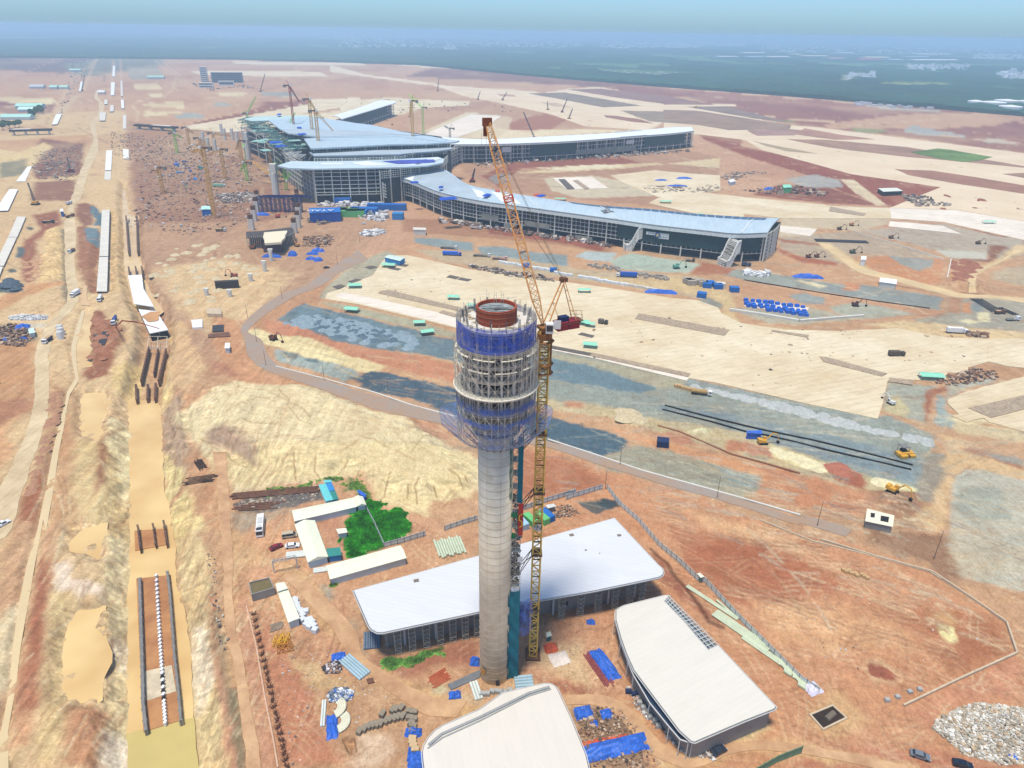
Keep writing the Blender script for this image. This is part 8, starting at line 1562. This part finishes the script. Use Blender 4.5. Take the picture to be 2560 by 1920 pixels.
cabin('white pump station on a red mound right of the pier end','H','885,572 925,574 922,602 880,600',5,m_white,.1,m_white);cabin('white flat box building beside the red embankment','H','1025,735 1155,750 1150,785 1020,768',4,m_white,.05,m_cul);cabin('white roofed shed with black front at the far right slab','H','1010,62 1150,58 1200,82 1050,88',5,mat('roof_cream_far',(226,230,214)),.1,m_blk);cabin('white tent roof on the distant rubble yard, left','H','-120,0 -80,-8 -60,8 -100,18',4,m_white,.3);cabin('green shed on the distant rubble yard','H','290,36 352,34 362,56 300,60',6,mat('mint_sheet',(150,222,190)),.4,m_cg)
cabin('two roomed white kiosk beside the apron track','V','290,1335 350,1322 362,1375 300,1385',3,mat('pale_mint',(206,232,232)),.1);cabin('white kiosk with a blue base on the left yard','V','622,92 655,90 655,118 622,120',5,m_white,.1,m_cbl);cabin('small pale kiosk on the red slope left of the perimeter road','M','1610,308 1645,306 1642,345 1605,345',3,m_white,.1)
q=pts('R','760,1198 905,1138 990,1215 840,1288');c=cen(q);b=MB();li=inset([Vector(p[:2])for p in q],.0);e=E('shaft_pit',(c.x,c.y,0),'square black shaft opening in a tan apron beside the road','shaft opening');l=[Vector((p.x-c.x,p.y-c.y))for p in q];lo4=inset(l,-.45)
for i in range(4):j=(i+1)%4;b.prism([l[i],l[j],lo4[j],lo4[i]],-.3,.35)
b.build('collar',mat('kerb_tan',(206,186,156)),e);b=MB();b.prism(l,.02,.06);b.build('dark_opening',mat('pit_dark',(52,36,22),var=.5,scale=.5),e);b=MB();b.bar((-.8,-.8,.1),(2.0,1.2,.1),.8,10);b.build('pipe',mat('pit_pipe',(120,108,92)),e)
pl0=None
for k,(v,x,y,h,t)in enumerate((('Q',1515,655,11,'on the right perimeter road'),('Q',580,582,9,'at the fence corner'),('Q',704,372,9,'beside the pale road right of the crane'),('S',1310,1502,12,'at the edge of the grey yard, nearest'),('S',430,1252,11,'beside the road below the orange slope'),('T',1115,1130,7,'in the dark gravel, with a white cross arm'),('T',735,185,10,'near the parked dark car'),('T',318,445,9,'on the left perimeter road'),('T',58,590,9,'at the bend of the road'),('T',125,765,9,'inside the bend of the road'),('T',195,945,9,'at the lower bend of the road'),('T',635,1060,9,'on the lower perimeter road'),('E',1262,1190,11,'left of the white heap'),('E',1385,1130,9,'right of the white heap'),('M',5,600,9,'at the left picture edge'))):
 p=g(v,x,y);lab='thin lamp pole '+t
 if pl0 is None:pl0=E('lamp_pole',(p.x,p.y,0),lab,'lamp pole','lamp poles along the site roads');b=MB();b.bar((0,0,0),(0,0,10),.13,6,.08);b.build('pole',mat('pole_brown',(120,104,86),var=.1),pl0);b=MB();b.bar((-.7,0,9.6),(.7,0,9.6),.06,4);b.box(.6,0,9.6,.5,.25,.12);b.build('lamp_head',m_gut,pl0)
 else:dup(pl0,(p.x,p.y,0),0,lab,scale=(1,1,h/10))
PALS={'rubble_pale':((226,220,206),(206,196,176),(190,180,160),(232,228,218),(170,160,142),(196,170,136)),'scrap_blue':((200,208,216),(120,136,160),(84,98,112),(230,234,236),(60,110,190),(150,150,150)),'scrap_dark':((60,56,60),(110,104,108),(214,206,206),(160,130,110)),'debris_mixed':((176,140,110),(120,96,80),(196,172,146),(86,74,66),(150,110,84),(190,160,130)),'debris_grey':((196,190,180),(150,140,130),(226,222,216),(110,100,92)),'white_lining':((240,240,240),(222,220,216),(196,196,196),(236,232,224)),'clutter_brown':((176,130,106),(140,104,86),(196,152,124),(120,92,80),(190,150,122),(140,120,108),(206,190,176)),'clutter_pale':((226,222,218),(190,182,174),(160,140,126),(206,196,190)),'clutter_blue':((40,96,190),(60,130,200),(70,160,140),(230,234,238),(44,70,130)),'clutter_form':((170,150,132),(196,186,172),(130,106,92),(220,212,200),(110,96,90)),'x':((170,150,132),(140,124,108),(200,188,170),(110,96,86))}
TN=[]
def tone(m_):
 if not TN:
  m,nt,b=nodes('mixed_rubble');at=nt.nodes.new('ShaderNodeAttribute');at.attribute_name='tone';nt.links.new(at.outputs['Color'],b.inputs['Base Color']);b.inputs['Roughness'].default_value=.85;TN.append(m)
 return TN[0]
def heap(nm,label,v,s,n,z,sz,m,flatz=1.):
 q=pts(v,s);xs=[p.x for p in q];ys=[p.y for p in q];P_=[];
 while len(P_)<n:
  X_=np.array([rnd.uniform(min(xs),max(xs))for _ in range(n)]);Y_=np.array([rnd.uniform(min(ys),max(ys))for _ in range(n)]);d=sdist(X_,Y_,q);P_+=[(a,b_,c_)for a,b_,c_ in zip(X_,Y_,d)if c_<0]
 b=MB();dm=max(-p[2]for p in P_)
 for x,y,d in P_[:n]:s_=min(2.2,math.exp(rnd.gauss(-.2,.42)))*min(sz,2.6);rockbox(b,x,y,-.1+z*(min(1,-d/dm*1.5))*rnd.uniform(.7,1),s_,s_*rnd.uniform(.5,1),s_*rnd.uniform(.3,.8)*flatz,rnd.uniform(0,3),.2)
 o=b.build(nm,tone(m));k=len(b.f);a=o.data.color_attributes.new('tone','FLOAT_COLOR','CORNER');cols=np.array([C(*c)for c in(PALS.get(m.name)or PALS['x'])]);pick=np.random.RandomState(k).randint(0,len(cols),k//6+1)
 cc=cols[np.repeat(pick,6)[:k]]*np.random.RandomState(k+1).uniform(.7,1.15,(k//6+1,1)).repeat(6,0)[:k];a.data.foreach_set('color',np.column_stack([np.repeat(cc,4,0),np.ones(k*4)]).astype(np.float32).ravel())
 return tag(o,label,nm.replace('_',' '),kind='stuff')
heap('rubble_heap','big heap of pale broken rubble at the lower right corner','R','1610,1240 1740,1160 1900,1110 2212,1150 2400,1200 2400,1500 2100,1540 1800,1470 1650,1330 1590,1290',9000,2.2,.45,mat('rubble_pale',(214,206,190),var=.4,scale=1.5))
heap('scrap_heap','blue grey scrap heap in the left yard above the curved ducts','O','810,880 860,830 960,820 1050,850 1030,920 900,945 820,930',700,1.0,.5,mat('scrap_blue',(150,164,180),var=.5,scale=2.));heap('scrap_heap','dark and white scrap heap beside the blue bags in the left yard','O','755,620 800,590 900,560 940,640 900,680 780,670',350,.6,.45,mat('scrap_dark',(130,124,130),var=.6,scale=2.))
heap('debris','mixed debris strewn behind the bottom hall','P','590,1290 860,1280 900,1350 1010,1440 1090,1600 1130,1659 660,1659 620,1500',650,.3,.5,mat('debris_mixed',(170,150,128),var=.6,scale=1.5));heap('debris','pale debris along the navy canopy','P','900,1150 980,1180 1150,1420 1350,1560 1486,1560 1440,1620 1250,1560 1100,1430 960,1280',500,.3,.45,mat('debris_grey',(170,166,160),var=.5,scale=1.5))
heap('debris','dark debris and planks beside the open store behind the crane','Q','150,740 280,700 380,790 300,810 150,830',260,.4,.5,MATS['debris_mixed']);heap('debris','dark steel pieces on the black yard above the cabins','L','120,330 400,250 740,190 800,290 560,360 340,380',260,.2,.7,m_rebar,.4)
heap('debris','pale litter beside the tunnel on the right bank','N','1380,220 1460,230 1450,420 1530,780 1520,900 1460,800 1400,420',70,.2,.5,mat('litter_pale',(206,200,188),var=.3));heap('debris','mixed debris in the left materials yard','V','-100,1340 150,1290 350,1340 340,1430 240,1530 0,1500',700,.6,1.0,MATS['debris_mixed']);heap('white_rubble','white rubble strip above the blue tarpaulin in the left yard','V','90,1215 250,1190 490,1205 490,1240 300,1250 110,1245',900,.7,.8,m_white)
heap('debris','dark planks and debris on the red slope beside the pump truck','V','1000,1400 1150,1380 1240,1480 1200,1560 980,1600 960,1560',240,.3,1.0,mat('planks_dark',(92,84,80),var=.5,scale=1.));heap('white_rubble','white gravel heap before the terminal near two thin poles','E','1260,1120 1350,1100 1460,1095 1470,1115 1380,1140 1290,1140',300,1.2,2.0,m_white)
for lab,s,n,sz,m_,z in(('dense clutter of forms and stores across the crane yard','-700,0 60,60 300,20 500,150 800,200 1150,330 1300,430 1600,560 1400,700 1300,860 1320,1100 1150,1350 700,1420 300,1500 0,1400 -500,1300 -300,1000 -420,800 -250,500 -700,300',2700,1.25,mat('clutter_brown',(150,116,96),var=.5,scale=.4),.8),('pale forms and bags scattered across the crane yard','-600,60 60,60 500,150 800,200 1150,330 1600,560 1400,700 1300,1100 1150,1350 300,1500 -500,1300 -250,500',420,1.7,mat('clutter_pale',(214,210,206),var=.25,scale=.4),.6),('blue and green covers scattered across the crane yard','150,400 560,420 850,450 640,700 540,820 300,830 250,600',45,4,mat('clutter_blue',(50,110,180),var=.5,scale=.1),1.),('rows of pale forms laid out left of the square piers','800,880 1340,860 1340,1010 860,1030',500,1.6,mat('clutter_form',(170,160,146),var=.5,scale=.4),.6)):heap('clutter',lab,'Z',s,n,z,sz,m_,.8)
heap('clutter','pale forms and bags in front of the terminal office','X','1000,860 1380,850 1400,960 1250,1000 980,990',220,.5,1.4,MATS['debris_mixed']);heap('clutter','white bags and covers right of the blue office','X','1660,560 2060,545 2060,640 1980,680 1750,660',160,1.6,3.4,m_white);heap('clutter','white stores under the terminal front','X','1180,455 1720,450 1990,465 1990,505 1700,505 1180,480',200,1.5,3.4,m_white);heap('clutter','dark vehicles and drums before the blue office','X','1030,640 1260,650 1340,690 1200,715 1040,670',70,1.,3.,m_bl)
heap('clutter','dark steel and forms left of the haul road','D','250,400 620,330 620,440 560,620 320,600 240,540',600,.6,1.5,mat('clutter_yard',(146,134,124),var=.5,scale=.4),.6);heap('clutter','pale beams left of the haul road','D','320,460 560,440 560,560 330,590',160,.5,3.6,m_cul,.3);heap('clutter','forms along the far tunnel axis','A','430,380 560,380 500,500 460,560 380,700 340,700 420,560',300,1,5,MATS['debris_grey']if 'debris_grey' in MATS else m_form)
heap('clutter','dark steel rows on the middle apron','K2','1560,735 1900,735 1960,760 2200,720 2212,790 1700,800',160,.6,4.2,m_blk,.35);heap('clutter','dark rebar bundles laid in rows on the far slab','C','320,1095 420,1055 700,1055 540,1080 420,1110',110,.6,5,m_blk,.3);heap('clutter','rubble and camps in the distant red yard','H','0,80 350,40 640,90 600,130 200,110',160,.8,4,mat('debris_mixed',(170,150,128)));heap('clutter','pale forms on the far red slope','H','1150,110 1350,120 1560,200 1300,200',140,.6,3.4,m_form)
heap('clutter','grey forms at the corner of the right apron','Y','700,1400 1000,1340 1240,1380 1200,1440 820,1520 540,1480',260,.4,1.1,mat('debris_mixed',(170,150,128)));heap('clutter','brown rubbish line right of the white truck','Y','880,965 1000,985 1110,1000 1100,1020 920,1000',140,.6,1.8,mat('debris_mixed',(170,150,128)));heap('clutter','white bags on the gravel field below the pier end','G','1330,865 1420,850 1560,870 1540,892 1340,885',90,.5,2.6,m_white);heap('clutter','dark brown forms lining the upper apron edge','K2','220,1370 560,1420 900,1480 900,1500 560,1460 220,1390',300,.6,1.5,m_rebar)
heap('clutter','scattered stores along the foot of the far pier','K2','260,560 700,530 1400,495 1950,460 1980,470 1400,520 700,560 300,585',420,1.2,2.4,mat('clutter_form',(170,160,146)));heap('clutter','scattered stores along the foot of the near pier','K2','0,1000 400,1060 1200,1180 1400,1215 1380,1235 1000,1180 0,1030',260,.9,2.6,mat('clutter_form',(170,160,146)))
heap('clutter','forms and columns scattered around the far office tower','A','1160,500 1230,545 1480,540 1620,560 1500,520 1300,560',120,1.,5,mw_);heap('clutter','small stores across the rear apron','B','560,620 1000,640 1080,690 900,700 600,680 0,900 -20,600',120,1.,6,mat('clutter_form',(170,160,146)))
def weeds(label,v,s,n,hh=.8,r_=.55,col=(52,120,34)):
 q=pts(v,s);xs=[p.x for p in q];ys=[p.y for p in q];b=MB();k=0;fz=[Vector(p[:2])for p in q]
 while k<n:
  X_=np.array([rnd.uniform(min(xs),max(xs))for _ in range(2000)]);Y_=np.array([rnd.uniform(min(ys),max(ys))for _ in range(2000)]);d=sdist(X_,Y_,fz)+fbm(X_/3,Y_/3,7,3)*4;hz_=H(X_,Y_)
  for x,y,dd,z0 in zip(X_,Y_,d,hz_):
   if dd>0 or k>=n:continue
   h_=hh*rnd.uniform(.3,1.2)*min(1,.4-dd/3);a=rnd.uniform(0,6.28);dx,dy=math.cos(a)*r_*rnd.uniform(.5,1),math.sin(a)*r_*rnd.uniform(.5,1);ex,ey=-dy*.5,dx*.5;b.quad((x-ex,y-ey,z0+h_*.4),(x+dx*.5-ex*.2,y+dy*.5,z0+h_),(x+dx+ex,y+dy+ey,z0+h_*.5),(x+ex,y+ey,z0+h_*.2));k+=1
 return tag(b.build('weeds',mat('weed_%d'%col[0],tuple(min(255,int(v*1.6))for v in col),var=.6,scale=.25,rough=.9)),label,'weeds',kind='stuff')
weeds('dense bright green weeds beside the cream cabins','L','1130,330 1170,300 1230,320 1260,370 1400,380 1470,490 1440,540 1360,590 1280,610 1260,650 1200,670 1010,740 990,690 960,660 930,620 950,590 990,570 985,510 970,480 1010,430',26000)
weeds('thin weeds along the foot of the hall scaffolds','O','1300,560 1340,530 1420,540 1500,540 1600,520 1700,480 1880,430 1900,450 1780,500 1650,560 1500,590 1420,650 1340,610',2600,.7,.5,(84,116,56));weeds('scrubby weeds at the edge of the pale spoil bank','L','385,215 560,222 820,130 980,130 1040,150 1140,260 1170,300 1100,260 1000,170 820,150 560,240 400,255',1800,.8,.6,(86,110,52))
weeds('low weeds at the corner of the longest cabin','L','865,930 920,920 930,940 880,960',400,.8,.5,(96,120,50))
def piles(label,v,s,n,col,rr_=(2.4,4.2)):
 q=pts(v,s);xs=[p.x for p in q];ys=[p.y for p in q];b=MB();k=0
 while k<n:
  x,y=rnd.uniform(min(xs),max(xs)),rnd.uniform(min(ys),max(ys))
  if sdist(np.array([x]),np.array([y]),q)[0]>-1:continue
  r_=rnd.uniform(*rr_);z=Hz(x,y)-.15;m_=len(b.v);h_=r_*rnd.uniform(.28,.42)
  for i in range(14):t=2*math.pi*i/14;f=rnd.uniform(.85,1.15);b.v.append((x+r_*f*math.cos(t),y+r_*f*math.sin(t),z))
  for i in range(14):t=2*math.pi*i/14;f=rnd.uniform(.25,.5);b.v.append((x+r_*f*math.cos(t),y+r_*f*math.sin(t),z+h_*rnd.uniform(.75,1)))
  b.v.append((x,y,z+h_))
  for i in range(14):j=(i+1)%14;b.f+=[(m_+i,m_+j,m_+14+j,m_+14+i),(m_+14+i,m_+14+j,m_+28)]
  k+=1
 return tag(b.build('gravel_piles',mat('gravel_%d'%col[0],col,var=.2,scale=.5,bump=.05)),label,'gravel piles',kind='stuff')
piles('pale blue grey gravel dumps in rows beyond the perimeter road','T','300,640 440,560 760,590 1250,690 1370,760 1260,830 1080,810 800,750 520,670 380,650',110,(140,158,166));piles('darker gravel dumps among the pale ones','T','420,560 760,600 1250,720 1200,800 700,740 500,660',40,(92,112,124))
piles('pale gravel dumps in a long strip along the apron edge','U','1290,600 1500,640 1900,730 2212,800 S:600,440 S:1000,540 S:1300,600 S:1290,650 S:900,560 S:500,480 S:0,340 U:2100,850 U:1700,730 U:1300,630',130,(184,186,180),(2.,3.4))
piles('dark gravel dumps at the left picture edge','V','0,900 100,830 230,885 220,940 60,950',14,(74,90,102));piles('pale sand heaps beside the gravel lane','S','70,650 480,790 480,850 100,720',22,(226,214,170));piles('pale sand heaps at the end of the gravel lane','S','840,890 1170,980 1150,990 880,930',16,(228,216,172))
piles('sand heaps right of the tower crane','U','560,830 860,880 960,950 700,950',24,(206,188,150));piles('red earth heaps between the sand heaps','S','490,800 600,790 700,850 640,900',14,(178,110,84));piles('red earth heaps near the pier foot','K2','340,1040 900,1100 1280,1200 1260,1240 700,1150',30,(150,86,66),(3,6))
piles('brown earth heaps beside the tunnel mouth','M','650,120 780,150 880,220 800,380 680,520 640,420',34,(166,112,82),(1.6,3.4));piles('earth heaps along the haul road','M','370,640 460,680 400,940 330,1100 250,1400 180,1400 300,1000',60,(176,130,98),(1.2,2.6))
piles('earth heaps on the sandy yard','D','1150,1150 1700,1050 2000,1300 1500,1600 1150,1500',60,(206,170,128),(2,5));piles('earth heaps left of the haul road','V','240,640 460,560 440,800 330,860 260,800',30,(196,150,112),(1.6,3.4));piles('earth heaps in the far red ground','H','1560,590 1850,620 1950,520 1750,700 1600,840',30,(160,104,76),(3,6))
for k,(x,y)in enumerate(((632,1372),(642,1400),(632,1440))):
 p=g('V',x,y);e=E('white_tank',(p.x,p.y,0),'white upright cylindrical tank beside the haul road, '+('farthest','middle','nearest')[k]+' of three','tank','white tanks beside the haul road');b=MB();b.cyl(0,0,0,4.5,1.7,20);b.build('shell',m_white,e);b=MB();b.cyl(0,0,4.5,5.0,1.7,20,.6);b.build('lid',m_gut,e)
p=g('V',1200,1330);e=E('pump_boom',(p.x,p.y,0),'long red concrete pump boom reaching over the tunnel mouth','pump boom');o_=Vector(e.location);q=[Vector((0,0,2))]+[g(*a)-o_+Vector((0,0,a[3]if len(a)>3 else 0))for a in()];a1=at_depth('M',875,148,250)-o_;a2=at_depth('M',980,158,258)-o_;a3=at_depth('M',1140,205,262)-o_
b=MB();b.bar(g('M',835,215)-o_+Vector((0,0,2)),a1,.28,5);b.bar(a1,a2,.22,5);b.build('boom',mat('pump_red',(170,60,44),var=.15),e);b=MB();b.bar(a2,a3,.16,5);b.build('boom_end',mat('pump_red',(170,60,44)),e)
e=E('gate',tuple(g('L',525,815)),'white steel gate frame over the yard road beside the cabins','gate');o_=Vector(e.location);a,c=g('L',440,850)-o_,g('L',615,815)-o_;b=MB();b.bar(a,a+Vector((0,0,5)),.2,6);b.build('post',m_gut,e);b=MB();b.bar(c,c+Vector((0,0,5)),.2,6);b.build('post',m_gut,e);b=MB();b.lattice(a+Vector((0,0,4.8)),c+Vector((0,0,4.8)),.8,1.2,.09);b.build('beam',m_gut,e)
for lab,v,s,z,m_ in(('dark steel road plates laid in a strip left of the tower foot','O','1912,785 2212,650 2212,720 1945,835',.3,m_steelg),('brown hollow concrete frame half buried near the tunnel','M','1478,55 1580,60 1585,100 1480,95',2.2,mat('kerb_tan',(206,186,156))),('black ribbed form panel standing on the sandy yard','D','1615,1362 1795,1352 1798,1364 1618,1376',5,mat('form_black',(62,56,50),var=.3,scale=1.)),('square hollow frame lying beside the dirt road','O','1165,735 1225,722 1240,760 1180,775',.5,m_rebar),('blue grey steel plates beside the tunnel bank','V','1075,1400 1150,1400 1130,1460 1060,1440',.5,m_bl),('dark steel plates beside the tunnel bank, lower','V','1040,1480 1120,1470 1090,1540 1020,1530',.5,m_bl),('dark steel stack on the slope right of the tunnel mouth','M','1520,190 1600,185 1600,230 1520,235',.8,m_bl),('dark rail pile right of the tunnel mouth','M','1490,250 1640,235 1650,265 1490,275',.5,m_rebar),('white scrap pile right of the tunnel mouth','M','1370,155 1450,150 1450,205 1380,210',1.2,m_white)):
 q=pts(v,s,z if z>2 else 0);c=cen(q);b=MB();l=[Vector((p.x-c.x,p.y-c.y))for p in q];b.prism(l,Hz(c.x,c.y),Hz(c.x,c.y)+z);o=b.build('steel_plates' if 'plates' in lab else 'form_panel' if 'panel' in lab else 'material_stack',m_);o.location=(c.x,c.y,0);tag(o,lab,'material')
heap('apron_litter','tiny dark scraps strewn over the pale apron','U','100,200 200,60 800,20 1700,100 2212,300 2212,700 1500,560 500,370',130,.1,.9,MATS['debris_mixed'],.5);heap('apron_litter','tiny dark scraps strewn over the left part of the apron','T','700,400 850,330 1060,190 1300,150 1640,250 1640,640 1200,540',90,.1,.9,MATS['debris_mixed'],.5)
heap('apron_litter','small scraps strewn over the right part of the apron','H','200,1120 1500,1130 1830,1270 1700,1400 1300,1480 600,1500 0,1300',110,.1,1.0,MATS['debris_mixed'],.5);heap('site_litter','small stones and scraps scattered over the bare yard','O','300,400 700,300 1200,700 1500,950 1050,1250 700,1540 400,1540',260,.05,.28,MATS['debris_grey'],.6)
heap('site_litter','small stones and scraps scattered over the red plot','R','200,300 900,150 1700,350 2100,700 1500,1050 900,900',200,.05,.3,MATS['debris_grey'],.6);heap('site_litter','scraps scattered between the crane and the right hall','P','400,800 800,720 900,1000 850,1200 560,1190 400,1050',200,.05,.3,MATS['debris_mixed'],.6)
